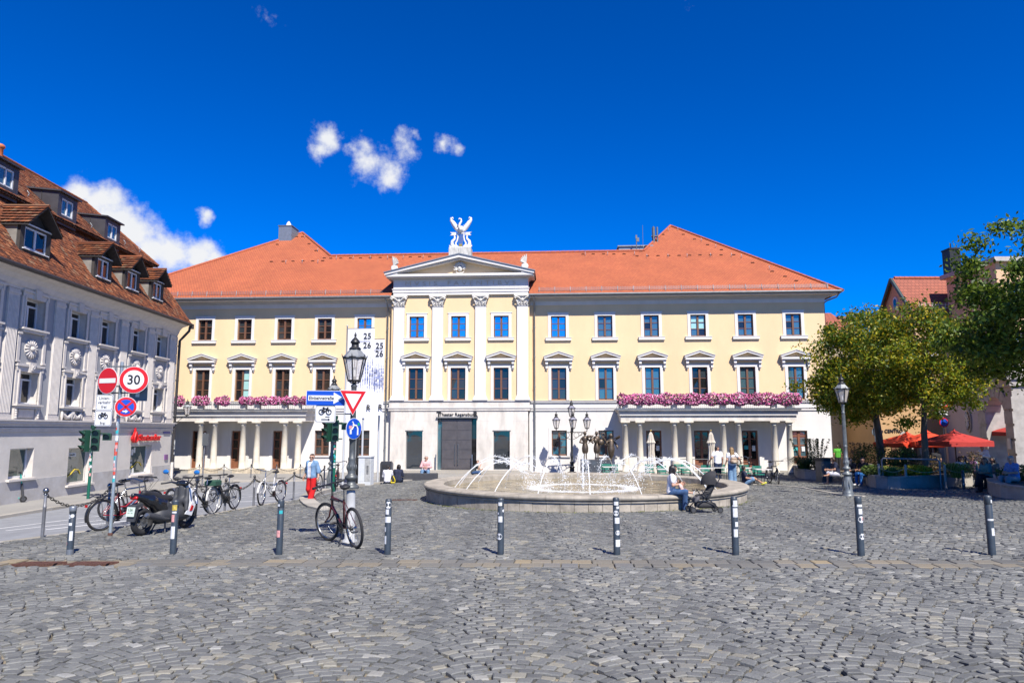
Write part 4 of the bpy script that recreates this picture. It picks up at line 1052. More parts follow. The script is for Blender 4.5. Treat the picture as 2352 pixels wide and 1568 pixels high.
# windows
def hwin(s, z, h, low, festoon):
    t = MB(); x = .6
    for sx in (-1, 1): t.b2((min(sx * x, sx * (x + .2)), -.06, -.05), (max(sx * x, sx * (x + .2)), .0, h + .2)); t.b2((min(sx * x, sx * (x + .07)), -.1, -.05), (max(sx * x, sx * (x + .07)), .0, h + .07))
    t.b2((-x, -.06, h), (x, .0, h + .2)); t.b2((-x - .22, -.12, h + .2), (x + .22, .0, h + .3)); t.b2((-x - .2, -.09, h + .02), (-x - .1, 0, h + .3)); t.b2((x + .1, -.09, h + .02), (x + .2, 0, h + .3))
    t.prism([(-.13, h - .02), (.13, h - .02), (.19, h + .38), (-.19, h + .38)], -.17, .0, 'y'); t.b2((-x - .2, -.2, -.1), (x + .2, .02, -.03)); t.b2((-x - .12, -.14, -.2), (x + .12, 0, -.1))
    if low: t.b2((-.1, -.2, h + .05), (.1, -.17, h + .3)); t.ring((0, -.2, h + .18), (0, 1, 0), .06, .02, 10, 5)
    o = t.obj('window', m_orn, LH, (-s, 0, z))
    fr = MB(); y = .26; b = .06
    fr.b2((-x, y, 0), (-x + b, y + .08, h)); fr.b2((x - b, y, 0), (x, y + .08, h)); fr.b2((-x + b, y, h - b), (x - b, y + .08, h)); fr.b2((-x + b, y, 0), (x - b, y + .08, b)); fr.b2((-x + b, y - .02, h * .74), (x - b, y + .08, h * .74 + .07)); fr.b2((-.05, y - .015, b), (.05, y + .08, h * .74))
    fr.obj('window_frame', m_whitef, o)
    for x0, x1, z0, z1 in ((-x + b, -.05, b, h * .74), (.05, x - b, b, h * .74), (-x + b, x - b, h * .74 + .07, h - b)): MB().quad((x0, y + .05, z0), (x1, y + .05, z0), (x1, y + .05, z1), (x0, y + .05, z1)).obj('window_pane', g_dark, o)
    if rnd.random() < .7: MB().quad((.1, y + .1, b), (x - b, y + .1, b), (x - b, y + .1, h * .74), (.1, y + .1, h * .74)).obj('curtain', m_notice, o)
    d = MB()
    if not low:                                                       # strips that join the upper window to the one below
        for sx in (-1, 1):
            d = MB(); d.b2((sx * .78 - .08, -.06, -1.33), (sx * .78 + .08, 0, -.22)); d.b2((sx * .78 - .12, -.1, -.3), (sx * .78 + .12, 0, -.22)); d.b2((sx * .78 - .11, -.09, -1.4), (sx * .78 + .11, 0, -1.33)); d.obj('linking_strip', m_orn, o)
    elif festoon:
        for sx in (-1, 1):
            d.tube([(sx * .1, -.08, -.3), (sx * .25, -.1, -.5), (sx * .45, -.1, -.5), (sx * .62, -.08, -.32)], [.05, .09, .09, .05], 7); d.tube([(sx * .66, -.06, -.25), (sx * .7, -.08, -.45), (sx * .68, -.06, -.62)], [.05, .07, .03], 6); d.tube([(sx * .06, -.1, -.25), (sx * .1, -.12, -.45), (sx * .03, -.08, -.6)], [.06, .07, .03], 6)
        d.ball((0, -.1, -.34), (.11, .08, .13), 8, 6); d.obj('festoon', m_orn, o)
    else:
        d.b2((-.46, -.05, -.55), (.46, 0, -.22))
        for sx in (-1, 1):
            d.b2((sx * .66 - .1, -.08, -.62), (sx * .66 + .1, 0, -.2))
            for k in range(4): d.ball((sx * .66, -.09, -.28 - .09 * k), (.07, .04, .055), 6, 4)
        d.obj('apron_panel', m_orn, o)
for i, s in enumerate(BAY): hwin(s, 6.2, 1.18, False, False); hwin(s, 3.2, 1.25, True, i % 2 == 0)
g_shop = glass('green_shop_glass', (.025, .06, .055), .08, .03)
for i, (a, b, z0, z1) in enumerate(GWN):
    w_ = b - a; t = MB(); t.b2((-w_ / 2 - .12, -.14, -.1), (w_ / 2 + .12, .02, -.02)); o = t.obj('shop_window', m_orn, LH, ((a + b) / 2, -.03, z0))
    fr = MB(); h = z1 - z0
    for p, q in ((-w_ / 2, -w_ / 2 + .08), (w_ / 2 - .08, w_ / 2)): fr.b2((p, .26, 0), (q, .34, h))
    fr.b2((-w_ / 2, .26, 0), (w_ / 2, .34, .07)); fr.b2((-w_ / 2, .26, h - .06), (w_ / 2, .34, h)); fr.obj('window_frame', m_whitef if i != 1 else m_gnd, o)
    MB().quad((-w_ / 2, .3, 0), (w_ / 2, .3, 0), (w_ / 2, .3, h), (-w_ / 2, .3, h)).obj('window_pane', g_shop, o)
    if i in (1, 2):
        MB().tube([(-w_ * .3, .28, .3), (-w_ * .1, .28, .42), (w_ * .05, .28, .62), (w_ * .22, .28, .58), (w_ * .3, .28, .4)], .03, 5).obj('window_decal', mat('yellow_decal', (.55, .43, .05), .6), o)
        nb = MB()
        if i == 2:
            for (x, z, ww, hh) in ((-.75, .95, .28, .2), (-.62, .62, .5, .26), (-.65, .47, .4, .08), (-.4, 1.15, .2, .3), (-.18, 1.25, .16, .28), (-.5, .15, .17, .26), (-.22, .2, .17, .26)): nb.b2((x - ww / 2, .27, z - hh / 2), (x + ww / 2, .285, z + hh / 2))
        else: nb.b2((-.5, .27, 1.2), (.1, .285, 1.36))
        nb.obj('window_notice', m_notice, o)
        if i == 2: text('BESTE', .17, .004, m_ink, 'lettering', o, (-.62, .262, .62), bold=.006)
        else: text('Santander', .1, .004, m_ink, 'lettering', o, (-.2, .262, 1.28))
# bank sign: raised red letters and flame
m_red = mat('red_letters', (.60, .012, .015), .4)
t_ = text('Santander', .46, .05, m_red, 'lettering', LH, (-2.75, -.16, 1.76), bold=.012); t_.scale.x = 2.3 / t_.dimensions.x
fl = MB()
fl.prism([(-.28, -.16), (-.1, -.26), (.1, -.26), (.28, -.16), (.33, 0), (.2, .06), (.1, .18), (.02, .38), (-.04, .5), (-.06, .3), (-.16, .14), (-.3, .06), (-.34, -.05)], -.05, .05, 'y')
for sx in (-1, 1): fl.tube([(sx * .02, -.06, .3), (sx * .1, -.07, .1), (sx * .2, -.07, -.05), (sx * .12, -.06, -.2)], [.03, .05, .06, .04], 6)
fl.obj('flame_emblem', m_red, LH, (-4.35, -.16, 1.78))
MB().b2((-1.05, -.08, 1.97), (-.3, -.05, 2.08)).obj('street_name_plate', mat('blue_enamel', (.05, .05, .2), .4), LH); MB().b2((-.75, -.09, .52), (-.4, -.03, .8)).obj('wall_plaque', mat('purple_plaque', (.2, .08, .25), .4), LH)
qn = MB()
for k in range(9): qn.b2((-.3, -.045, 2.66 + k * .55), (.03, .0, 2.66 + k * .55 + .515))
qn.obj('quoins', m_orn, LH)
# --- mansard roof
E0, E1 = Vector((0, -.68, 8.3)), Vector((0, 1.6, 11.65)); U0, U1 = Vector((0, 1.2, 11.7)), Vector((0, 5.0, 15.1)); HIP = 1.4
rb = MB()
x0, x1 = NEAR, .25
rb.quad((x0, E0.y + .05, E0.z - .04), (x1, E0.y + .05, E0.z - .04), (-.35, E1.y + .05, E1.z), (x0, E1.y + .05, E1.z)); rb.quad((x0, U0.y, U0.z - .06), (-.3, U0.y, U0.z - .06), (-HIP, U1.y, U1.z - .06), (x0, U1.y, U1.z - .06))
rb.quad((-.3, U0.y, U0.z - .06), (-.3, 9.4, U0.z - .06), (-HIP, U1.y, U1.z - .06), (-HIP, U1.y, U1.z - .06)); rb.quad((x1, E0.y, E0.z), (x1, 10, E0.z), (-.35, 9, E1.z), (-.35, E1.y, E1.z)); rb.quad((x0, 9.4, U0.z), (x0, U1.y, U1.z), (-HIP, U1.y, U1.z), (-.3, 9.4, U0.z))
rb.quad((x0, U0.y, U0.z - .08), (-.3, U0.y, U0.z - .08), (-.3, E1.y + .1, U0.z - .02), (x0, E1.y + .1, U0.z - .02)); rb.quad((x0, 0, 8.2), (0, 0, 8.2), (0, 10, 8.2), (x0, 10, 8.2))
rb.obj('roof', mat('roof_battens', (.12, .05, .03), .9), LH)
def tiles(p0, p1, xa, xb, wd, ex):
    """beaver-tail tiles on the slope p0-p1: list of (x, row, s)"""
    sl_ = (p1 - p0); n = int(sl_.length / ex); out = []
    for r in range(n):
        t = r / n; a = xa; b = xb(t); off = (r % 2) * wd / 2; k = 0
        x = b - off
        while x > a: out.append((x - wd / 2, t)); x -= wd
    return out, sl_.normalized()
def tile_mesh(wd, ln):
    mb = MB(); h = .022
    top = [(-.5 * wd, ln), (.5 * wd, ln), (.5 * wd, .045), (.22 * wd, 0), (-.22 * wd, 0), (-.5 * wd, .045)]
    vs = [(x, y, h + .0 * y) for x, y in top] + [(x, y, 0) for x, y in top[2:]]
    return vs, [(0, 5, 2, 1)[::-1], (5, 4, 3, 2)[::-1], (2, 3, 7, 6), (3, 4, 8, 7), (4, 5, 9, 8)]
WDT = .182
tvs, tfs = tile_mesh(WDT * .975, .25)
tme = MB().add(tvs, tfs).mesh('roof_tile', m_otile)
tv = np.array(tvs); tf = np.array(tfs)
def place_tiles(p0, p1, xa, xb, ex, indiv):
    lst, d = tiles(p0, p1, xa, xb, WDT, ex); ang = math.atan2(d.z, d.y); V = []; F = []; T = []; k = 0; cnt = 0
    n_ = Vector((0, -d.z, d.y))
    for (x, t) in lst:
        c = p0 + (p1 - p0) * t; tilt = ang - .085 + rnd.gauss(0, .012); zj = rnd.gauss(0, .004)
        if indiv and cnt < 300 and -14.3 < x < -8.9:
            o = mob('roof_tile', tme, LH, (x, c.y + n_.y * (.035 + zj), c.z + n_.z * (.035 + zj))); o.rotation_euler = (tilt, 0, rnd.gauss(0, .012)); cnt += 1; continue
        ca, sa = math.cos(tilt), math.sin(tilt); rz_ = rnd.gauss(0, .012)
        X = tv[:, 0] - tv[:, 1] * rz_ + x; Y = tv[:, 1] * ca - tv[:, 2] * sa + c.y + n_.y * (.035 + zj); Z = tv[:, 1] * sa + tv[:, 2] * ca + c.z + n_.z * (.035 + zj)
        V.append(np.stack([X, Y, Z], 1)); F.append(tf + k); k += len(tv); T += [rnd.random()] * len(tf)
    return np.concatenate(V), np.concatenate(F), T
a_ = place_tiles(E0, E1, -20, lambda t: .25 - .6 * t, .158, True); b_ = place_tiles(U0, U1, -20, lambda t: -.3 - (HIP - .3) * t, .165, False)
me = numesh('roof_tiles', np.concatenate([a_[0], b_[0]]), np.concatenate([a_[1], b_[1] + len(a_[0])]), m_otile, a_[2] + b_[2])
tag(mob('roof_tiles', me, LH), 'weathered beaver tail clay tiles', None, None, 'stuff')
rd = MB()
def caps(a, b, r=.1):
    d = b - a; k = int(d.length / .33)
    for i in range(k): rd.cyl(a + d * i / k, a + d * (i + 1.05) / k, r, r * .86, 6)
caps(Vector((-.3, U0.y, U0.z + .03)), Vector((-HIP, U1.y, U1.z + .03))); caps(Vector((-HIP, U1.y, U1.z + .05)), Vector((-20, U1.y, U1.z + .05))); caps(Vector((.25, E0.y, E0.z)), Vector((-.35, E1.y, E1.z)), .08)
rd.obj('ridge_tiles', m_otile, LH)
# gabled dormers
def dormer(s, zw, ww, hw):
    W2 = ww / 2 + .26; yf = -.2; zb, zt = zw - .42, zw + hw + .1; za = zt + .5 * ww + .22
    o = MB().prism([(-W2 + .1, zt), (W2 - .1, zt), (0, za - .1)], yf + .12, yf + .2, 'y').b2((-W2, yf, zb), (W2, yf + .12, zw)).b2((-W2, yf, zw), (-ww / 2, yf + .12, zt)).b2((ww / 2, yf, zw), (W2, yf + .12, zt)).b2((-ww / 2, yf, zw + hw), (ww / 2, yf + .12, zt)).obj('dormer', m_dwood, LH, (-s, 0, 0))
    for sx in (-1, 1):
        ck = MB(); q = [(yf + .12, zb - .2), (yf + 1.5, zt - .05), (yf + 1.5, zt), (yf + .12, zt)]
        ck.prism(q, sx * W2 - .03, sx * W2 + .03, 'x')
        ck.obj('dormer_cheek', m_cheek, o)
    fr = MB(); y = yf + .05
    for a, b in ((-ww / 2, -ww / 2 + .07), (ww / 2 - .07, ww / 2), (-.05, .05)): fr.b2((a, y - .02, zw), (b, y + .05, zw + hw))
    fr.b2((-ww / 2 + .07, y - .01, zw), (ww / 2 - .07, y + .05, zw + .07)); fr.b2((-ww / 2 + .07, y - .01, zw + hw - .07), (ww / 2 - .07, y + .05, zw + hw)); fr.b2((-ww / 2 - .1, yf - .08, zw - .06), (ww / 2 + .1, yf, zw - .02)); fr.b2((-W2, yf - .04, zt - .02), (W2, yf, zt + .03)); fr.obj('window_frame', m_whitef, o)
    for a, b in ((-ww / 2 + .07, -.05), (.05, ww / 2 - .07)): MB().quad((a, y + .02, zw + .07), (b, y + .02, zw + .07), (b, y + .02, zw + hw - .07), (a, y + .02, zw + hw - .07)).obj('window_pane', g_dark, o)
    rf = MB(); ov = .14
    for sx in (-1, 1):
        q = [(0, za), (sx * (W2 + ov), zt - .1), (sx * (W2 + ov), zt - .16), (0, za - .07)]
        rf.prism(q if sx < 0 else q[::-1], yf - .38, yf + 1.5, 'y', 1)
        n = 6; dx, dz = (W2 + ov) / n, (za - zt + .1) / n
        for r in range(n):
            x = yf - .4
            k = 0
            while x < yf + 1.35:
                xa, xb2 = sx * dx * r, sx * (dx * (r + 1) + .05); z1, z2 = za - dz * r + .02, za - dz * (r + 1) + .03
                rf.add([(xa, x, z1 - .01), (xa, x + .172, z1 - .01), (xb2, x + .172, z2 + .012 + rnd.uniform(0, .008)), (xb2, x, z2 + .012 + rnd.uniform(0, .008))], [(0, 1, 2, 3)]); x += .18; k += 1
    rf.tube([(0, yf - .42, za + .02), (0, yf + 1.4, za + .02)], .07, 6)
    me = rf.mesh('dormer_roof', [m_otile, m_dwood]); a = me.attributes.new('tone', 'FLOAT', 'FACE'); a.data.foreach_set('value', [rnd.random() for _ in me.polygons]); mob('dormer_roof', me, o)
    MB().prism([(yf - .05, zb - .03), (yf - .35, zb - .35), (yf - .33, zb - .37), (yf - .02, zb - .06)], -W2 - .1, W2 + .1, 'x').obj('flashing', m_zinc, o)
for s, ww in ((13.25, 1.35), (8.4, .95), (5.75, .95), (3.1, .9), (17.2, 1.2)): dormer(s, 9.24, ww, .86)
def zdormer(s):
    W2 = .72; yf = 1.3; zb, zw, zt = 11.5, 11.98, 12.95
    o = MB().b2((-W2, yf, zb), (W2, yf + .1, zw)).b2((-W2, yf, zw), (-.45, yf + .1, zt)).b2((.45, yf, zw), (W2, yf + .1, zt)).b2((-.45, yf, zw + .78), (.45, yf + .1, zt)).prism([(yf + .1, zb), (yf + 2.7, zt + .25), (yf + .1, zt)], -W2, -W2 + .05, 'x').prism([(yf + .1, zb), (yf + 2.7, zt + .25), (yf + .1, zt)], W2 - .05, W2, 'x').obj('dormer', m_zpanel, LH, (-s, 0, 0))
    MB().prism([(yf - .15, zt), (yf + 2.8, zt + .27), (yf + 2.8, zt + .35), (yf - .15, zt + .07)], -W2 - .1, W2 + .1, 'x').obj('dormer_roof', m_zpanel, o)
    sm_ = MB()
    for sx in (-1, 1):
        for y in (yf + .75, yf + 1.5): sm_.b2((sx * W2 - .02, y, zb + (y - yf) * .55), (sx * W2 + .02, y + .03, zt + .05))
    sm_.obj('panel_seams', m_dmetal, o)
    fr = MB(); y = yf + .03
    for a, b in ((-.45, -.38), (.38, .45), (-.035, .035)): fr.b2((a, y, zw), (b, y + .06, zw + .78))
    fr.b2((-.38, y, zw), (.38, y + .06, zw + .07)); fr.b2((-.38, y, zw + .71), (.38, y + .06, zw + .78)); fr.obj('window_frame', m_whitef, o)
    for a, b in ((-.38, -.035), (.035, .38)): MB().quad((a, y + .04, zw + .07), (b, y + .04, zw + .07), (b, y + .04, zw + .71), (a, y + .04, zw + .71)).obj('window_pane', g_mid, o)
for s in (9.0, 5.15, 13.1): zdormer(s)
MB().lathe([(.14, 0), (.14, .5), (.2, .55), (.2, .62), (.12, .7)], 10, (-9.9, 4.0, 14.4)).obj('vent_pipe', mat('orange_vent', (.55, .15, .05), .7), LH)
hk2 = MB().tube([(0, 0, 0), (0, -.06, .12), (0, .05, .26)], .018, 4).mesh('roof_hook', m_zinc)
for k in range(9): mob('roof_hook', hk2, LH, (-1.5 - 1.6 * k, 1.75, 12.25))
# ================================================================== FOUNTAIN
m_fst = mat('fountain_limestone', (.40, .355, .29), .85, var=.34, vscale=3, bump=.25, bscale=35)
m_rim = mat('fountain_rim', (.38, .34, .28), .8, var=.34, vscale=2.5, bump=.2, bscale=30)
FZ = -.2; TOP = .34
FO = thing('fountain', 'large round limestone fountain basin with arching water jets on the square', 'fountain', (FC.x, FC.y, 0))
core = MB(); core.add([], []); core.tube([((FRAD - .3) * math.cos(2 * math.pi * k / 96), (FRAD - .3) * math.sin(2 * math.pi * k / 96), -.25) for k in range(96)], .24, 4, closed=True); 
core.obj('basin_core', m_joint, FO)
NP = 88
for k in range(NP):                                                   # upright slabs of the wall
    a0, a1 = 2 * math.pi * k / NP, 2 * math.pi * (k + 1) / NP - .0022; mb = MB(); r1, r0 = FRAD + rnd.uniform(-.004, .004), FRAD - .1
    am = (a0 + a1) / 2
    v = []
    for z in (-.62, .13):
        for (r, a) in ((r1, a0), (r1, am), (r1, a1), (r0, a1), (r0, a0)): v.append((r * math.cos(a), r * math.sin(a), z))
    mb.add(v, [(0, 1, 6, 5), (1, 2, 7, 6), (2, 3, 8, 7), (4, 0, 5, 9), (5, 6, 7, 8, 9)])
    mb.obj('wall_panel', m_fst, FO)
NR = 44
rp_ = [(FRAD + .0, .13), (FRAD + .04, .14), (FRAD + .04, .17), (FRAD + .015, .18), (FRAD + .05, .2), (FRAD + .09, .23), (FRAD + .1, .27), (FRAD + .085, .31), (FRAD + .04, .335), (FRAD - .02, TOP), (FRAD - .56, TOP - .015), (FRAD - .6, TOP - .04), (FRAD - .62, .0)]
for k in range(NR):                                                   # moulded rim stones
    mb = MB(); a0, a1 = 2 * math.pi * k / NR, 2 * math.pi * (k + 1) / NR - .0012; n = 3; v = []
    for i in range(n + 1):
        a = a0 + (a1 - a0) * i / n
        for r, z in rp_: v.append((r * math.cos(a), r * math.sin(a), z))
    c = len(rp_)
    for i in range(n): mb.add([], [])
    f = [(i * c + j, (i + 1) * c + j, (i + 1) * c + j + 1, i * c + j + 1) for i in range(n) for j in range(c - 1)]
    mb.add(v, f, 0, False); mb.obj('rim_stone', m_rim, FO)
m_bed = mat('basin_floor', (.30, .25, .16), .9, var=.5, vscale=5, col2=(.14, .12, .07))
MB().lathe([(FRAD - .6, -.12), (FRAD - .6, -.1)], 64).obj('basin_floor', m_bed, FO)
mw = bpy.data.materials.new('fountain_water'); mw.use_nodes = True; t = mw.node_tree; b = t.nodes['Principled BSDF']
geo = N(t, 'ShaderNodeNewGeometry'); mp = N(t, 'ShaderNodeMapping'); mp.inputs['Location'].default_value = (-FC.x, -FC.y, 0); t.links.new(geo.outputs['Position'], mp.inputs[0])
sep = N(t, 'ShaderNodeVectorMath', operation='LENGTH'); t.links.new(mp.outputs[0], sep.inputs[0])
nz = N(t, 'ShaderNodeTexNoise', inp={'Scale': 3.2, 'Detail': 6.0, 'Roughness': .65}); t.links.new(geo.outputs['Position'], nz.inputs['Vector'])
foam = N(t, 'ShaderNodeMapRange', interpolation_type='SMOOTHSTEP', inp={'From Min': .62, 'From Max': .86})
fr_ = math_(t, 'SUBTRACT', 1.0, math_(t, 'ABSOLUTE', math_(t, 'DIVIDE', math_(t, 'SUBTRACT', sep.outputs['Value'], 1.75), 1.05)))
t.links.new(math_(t, 'MULTIPLY_ADD', fr_, .55, math_(t, 'MULTIPLY', nz.outputs['Fac'], .62)), foam.inputs['Value'])
n2_ = N(t, 'ShaderNodeTexNoise', inp={'Scale': 2.2, 'Detail': 4.0}); t.links.new(geo.outputs['Position'], n2_.inputs['Vector'])
cr = N(t, 'ShaderNodeMix', data_type='RGBA'); cr.inputs['A'].default_value = (.10, .085, .045, 1); cr.inputs['B'].default_value = (.34, .275, .16, 1)
rg2 = N(t, 'ShaderNodeMapRange', inp={'From Min': .42, 'From Max': .6}); t.links.new(n2_.outputs['Fac'], rg2.inputs['Value']); t.links.new(rg2.outputs[0], cr.inputs['Factor'])
cm_ = N(t, 'ShaderNodeMix', data_type='RGBA'); cm_.inputs['B'].default_value = (.78, .82, .86, 1); t.links.new(cr.outputs['Result'], cm_.inputs['A']); t.links.new(foam.outputs[0], cm_.inputs['Factor'])
t.links.new(cm_.outputs['Result'], b.inputs['Base Color']); b.inputs['Roughness'].default_value = .08; b.inputs['IOR'].default_value = 1.33
nb = N(t, 'ShaderNodeTexNoise', inp={'Scale': 7.0, 'Detail': 3.0}); t.links.new(geo.outputs['Position'], nb.inputs['Vector'])
bp = N(t, 'ShaderNodeBump', inp={'Strength': .55, 'Distance': .08}); t.links.new(nb.outputs['Fac'], bp.inputs['Height']); t.links.new(bp.outputs[0], b.inputs['Normal'])
MB().add([((FRAD - .61) * math.cos(2 * math.pi * k / 72), (FRAD - .61) * math.sin(2 * math.pi * k / 72), .12) for k in range(72)], [tuple(range(72))]).obj('water', mw, FO)
mj = bpy.data.materials.new('spray'); mj.use_nodes = True; t = mj.node_tree; b = t.nodes['Principled BSDF']; b.inputs['Base Color'].default_value = (.9, .93, .96, 1); b.inputs['Roughness'].default_value = .25
tr_ = N(t, 'ShaderNodeBsdfTransparent'); ms = N(t, 'ShaderNodeMixShader', inp={'Fac': .6}); o_ = t.nodes['Material Output']; t.links.new(tr_.outputs[0], ms.inputs[1]); t.links.new(b.outputs[0], ms.inputs[2]); t.links.new(ms.outputs[0], o_.inputs[0])
def drops(mb, c, r):
    """one small faceted drop"""
    x, y, z = c; q = [rnd.uniform(.6, 1.4) * r for _ in range(5)]
    mb.add([(x + q[0], y, z), (x - q[1] * .5, y + q[1], z), (x - q[2] * .5, y - q[2], z), (x, y, z + q[3]), (x, y, z - q[4])], [(0, 1, 3), (1, 2, 3), (2, 0, 3), (1, 0, 4), (2, 1, 4), (0, 2, 4)], 0, True)
NJ = 18
for k in range(NJ):
    a = 2 * math.pi * (k + .35) / NJ; ca, sa = math.cos(a), math.sin(a); mb = MB(); r0, r1, pk = FRAD - .95, 1.75, 1.16 + rnd.uniform(-.06, .06)
    pts = []; rad = []
    for i in range(15):
        u = i / 14; r = r0 + (r1 - r0) * u; z = .13 + 4 * (pk - .13) * u * (1 - u); j = .0 if u < .4 else (u - .35) * .07
        pts.append((r * ca + rnd.gauss(0, j), r * sa + rnd.gauss(0, j), z + rnd.gauss(0, j))); rad.append(.0105 + .016 * u * rnd.uniform(.5, 1.5) if u < .75 else .014 * rnd.uniform(.3, 1.4))
    mb.tube(pts[:6], rad[:6], 6)
    for i in range(6, 14):
        for _ in range(26):
            t_ = rnd.random(); p = [pts[i][q] + (pts[i + 1][q] - pts[i][q]) * t_ for q in range(3)]; s_ = .025 + .075 * (i - 5) / 9
            drops(mb, (p[0] + rnd.gauss(0, s_), p[1] + rnd.gauss(0, s_), max(.12, p[2] + rnd.gauss(0, s_))), rnd.uniform(.007, .019))
    for i in range(5, 12): mb.tube(pts[i:i + 2], [r_ * rnd.uniform(.4, .9) for r_ in rad[i:i + 2]], 5)
    tag(mb.obj('water_jet', mj, FO), None, None, None, 'stuff')
sp_ = MB()
for k in range(520):
    a = rnd.uniform(0, 6.283); r = abs(rnd.gauss(1.7, .5)); drops(sp_, (r * math.cos(a), r * math.sin(a), .13 + abs(rnd.gauss(0, .13))), rnd.uniform(.007, .022))
tag(sp_.obj('splash', mj, FO), None, None, None, 'stuff')
cj = MB()
for i in range(26): z = .12 + .045 * i; cj.ball((rnd.gauss(0, .012), rnd.gauss(0, .012), z), (.035, .035, .05), 6, 4)
for _ in range(60): drops(cj, (rnd.gauss(0, .09), rnd.gauss(0, .09), .2 + rnd.random() * 1.1), rnd.uniform(.008, .02))
tag(cj.obj('centre_jet', mj, FO), None, None, None, 'stuff')

# ================================================================== BOLLARDS
m_boll = mat('slate_grey_paint', (.042, .056, .072), .45, var=.22, vscale=9, spec=.5)
m_stk = [mat('white_sticker', (.74, .75, .76), .6, var=.12, vscale=25), mat('teal_sticker', (.03, .42, .45), .6), mat('pink_sticker', (.75, .35, .33), .6, var=.3, vscale=40), mat('yellow_sticker', (.55, .42, .08), .6, var=.7, vscale=60), mat('red_sticker', (.6, .08, .05), .6, var=.3, vscale=50)]
BR, BH = .058, .97
bme = MB().lathe([(BR, -.1), (BR, BH - .16), (BR - .003, BH - .155), (BR - .003, BH - .145), (BR, BH - .14), (BR, BH - .03), (BR - .008, BH - .01), (BR - .02, BH)], 20).mesh('post', m_boll)
def sticker(par, z, h, w, ang, mi, rr=BR, shape='rect', zc=None):
    """paper sticker bent round the post: z bottom, angle 0 faces the camera"""
    mb = MB(); r = rr + .0018; n = 6; half = w / 2 / rr
    if shape == 'rect':
        v = []
        for i in range(n + 1):
            a = -math.pi / 2 + ang - half + 2 * half * i / n; v += [(r * math.cos(a), r * math.sin(a), z), (r * math.cos(a), r * math.sin(a), z + h)]
        mb.add(v, [(2 * i, 2 * i + 2, 2 * i + 3, 2 * i + 1) for i in range(n)], 0, True)
    else:
        v = [(r * math.cos(-math.pi / 2 + ang), r * math.sin(-math.pi / 2 + ang), z + h / 2)]
        for i in range(16):
            q = 2 * math.pi * i / 16; k = h / 2 * (1 if shape == 'disc' or i % 2 else .82); a = -math.pi / 2 + ang + k * math.cos(q) / rr; v.append((r * math.cos(a), r * math.sin(a), z + h / 2 + k * math.sin(q)))
        mb.add(v, [(0, 1 + i, 1 + (i + 1) % 16) for i in range(16)], 0, True)
    return mb.obj('sticker', m_stk[mi], par)
BOL = [((160, 1272), 'dark bollard with silver cap and silver foot, leftmost of the row', []),
       ((397, 1272), 'dark bollard with yellow scrawl and long white sticker before the scooter', [(.78, .1, .1, 0, 3, 'rect'), (.735, .03, .09, 0, 0, 'rect'), (.58, .13, .07, -.35, 2, 'rect'), (.28, .22, .1, -.3, 0, 'rect')]),
       ((641, 1273), 'dark bollard with teal and pink stickers left of the leaning bicycle', [(.85, .04, .05, -.5, 0, 'rect'), (.72, .06, .06, .35, 1, 'rect'), (.66, .14, .02, -1.1, 0, 'rect'), (.31, .12, .07, -.3, 2, 'rect')]),
       ((890, 1273), 'dark bollard with large round white top sticker right of the leaning bicycle', [(.8, .13, .115, .1, 0, 'scal'), (.7, .09, .06, -.25, 0, 'rect'), (.56, .1, .11, 0, 0, 'rect'), (.4, .08, .035, -.8, 0, 'rect'), (.19, .14, .045, -.7, 0, 'rect')]),
       ((1150, 1273), 'dark bollard with white round face sticker low down before the fountain', [(.84, .06, .07, -.2, 0, 'rect'), (.73, .05, .05, .9, 0, 'disc'), (.69, .035, .04, -.9, 0, 'rect'), (.56, .1, .075, -.15, 0, 'rect'), (.26, .11, .1, -.5, 0, 'disc')]),
       ((1417, 1273), 'dark bollard with five white stickers before the middle of the fountain', [(.84, .06, .08, -.1, 0, 'rect'), (.78, .04, .05, .4, 0, 'rect'), (.66, .09, .1, -.2, 0, 'disc'), (.53, .1, .09, .2, 0, 'rect'), (.33, .09, .09, .3, 0, 'scal'), (.14, .12, .09, .35, 0, 'rect')]),
       ((1690, 1273), 'dark bollard with orange and white crest sticker before the pushchair', [(.84, .07, .08, .2, 0, 'rect'), (.805, .03, .1, .2, 0, 'rect'), (.63, .15, .09, .15, 0, 'rect'), (.66, .085, .05, .3, 3, 'disc'), (.47, .08, .06, .4, 0, 'rect'), (.3, .13, .07, .0, 0, 'rect'), (.36, .09, .02, 1.2, 0, 'rect')]),
       ((1978, 1275), 'dark bollard with white band and snowy round sticker before the right lamp', [(.8, .04, .11, .2, 0, 'rect'), (.68, .09, .07, .2, 0, 'rect'), (.54, .11, .1, .3, 0, 'disc'), (.58, .05, .04, .8, 2, 'rect'), (.26, .11, .1, .3, 0, 'scal')]),
       ((2279, 1274), 'dark bollard with thin white ring and torn paper, rightmost of the row', [(.56, .03, .11, 0, 0, 'rect'), (.32, .12, .06, .3, 0, 'rect'), (.85, .05, .05, .6, 0, 'rect')])]
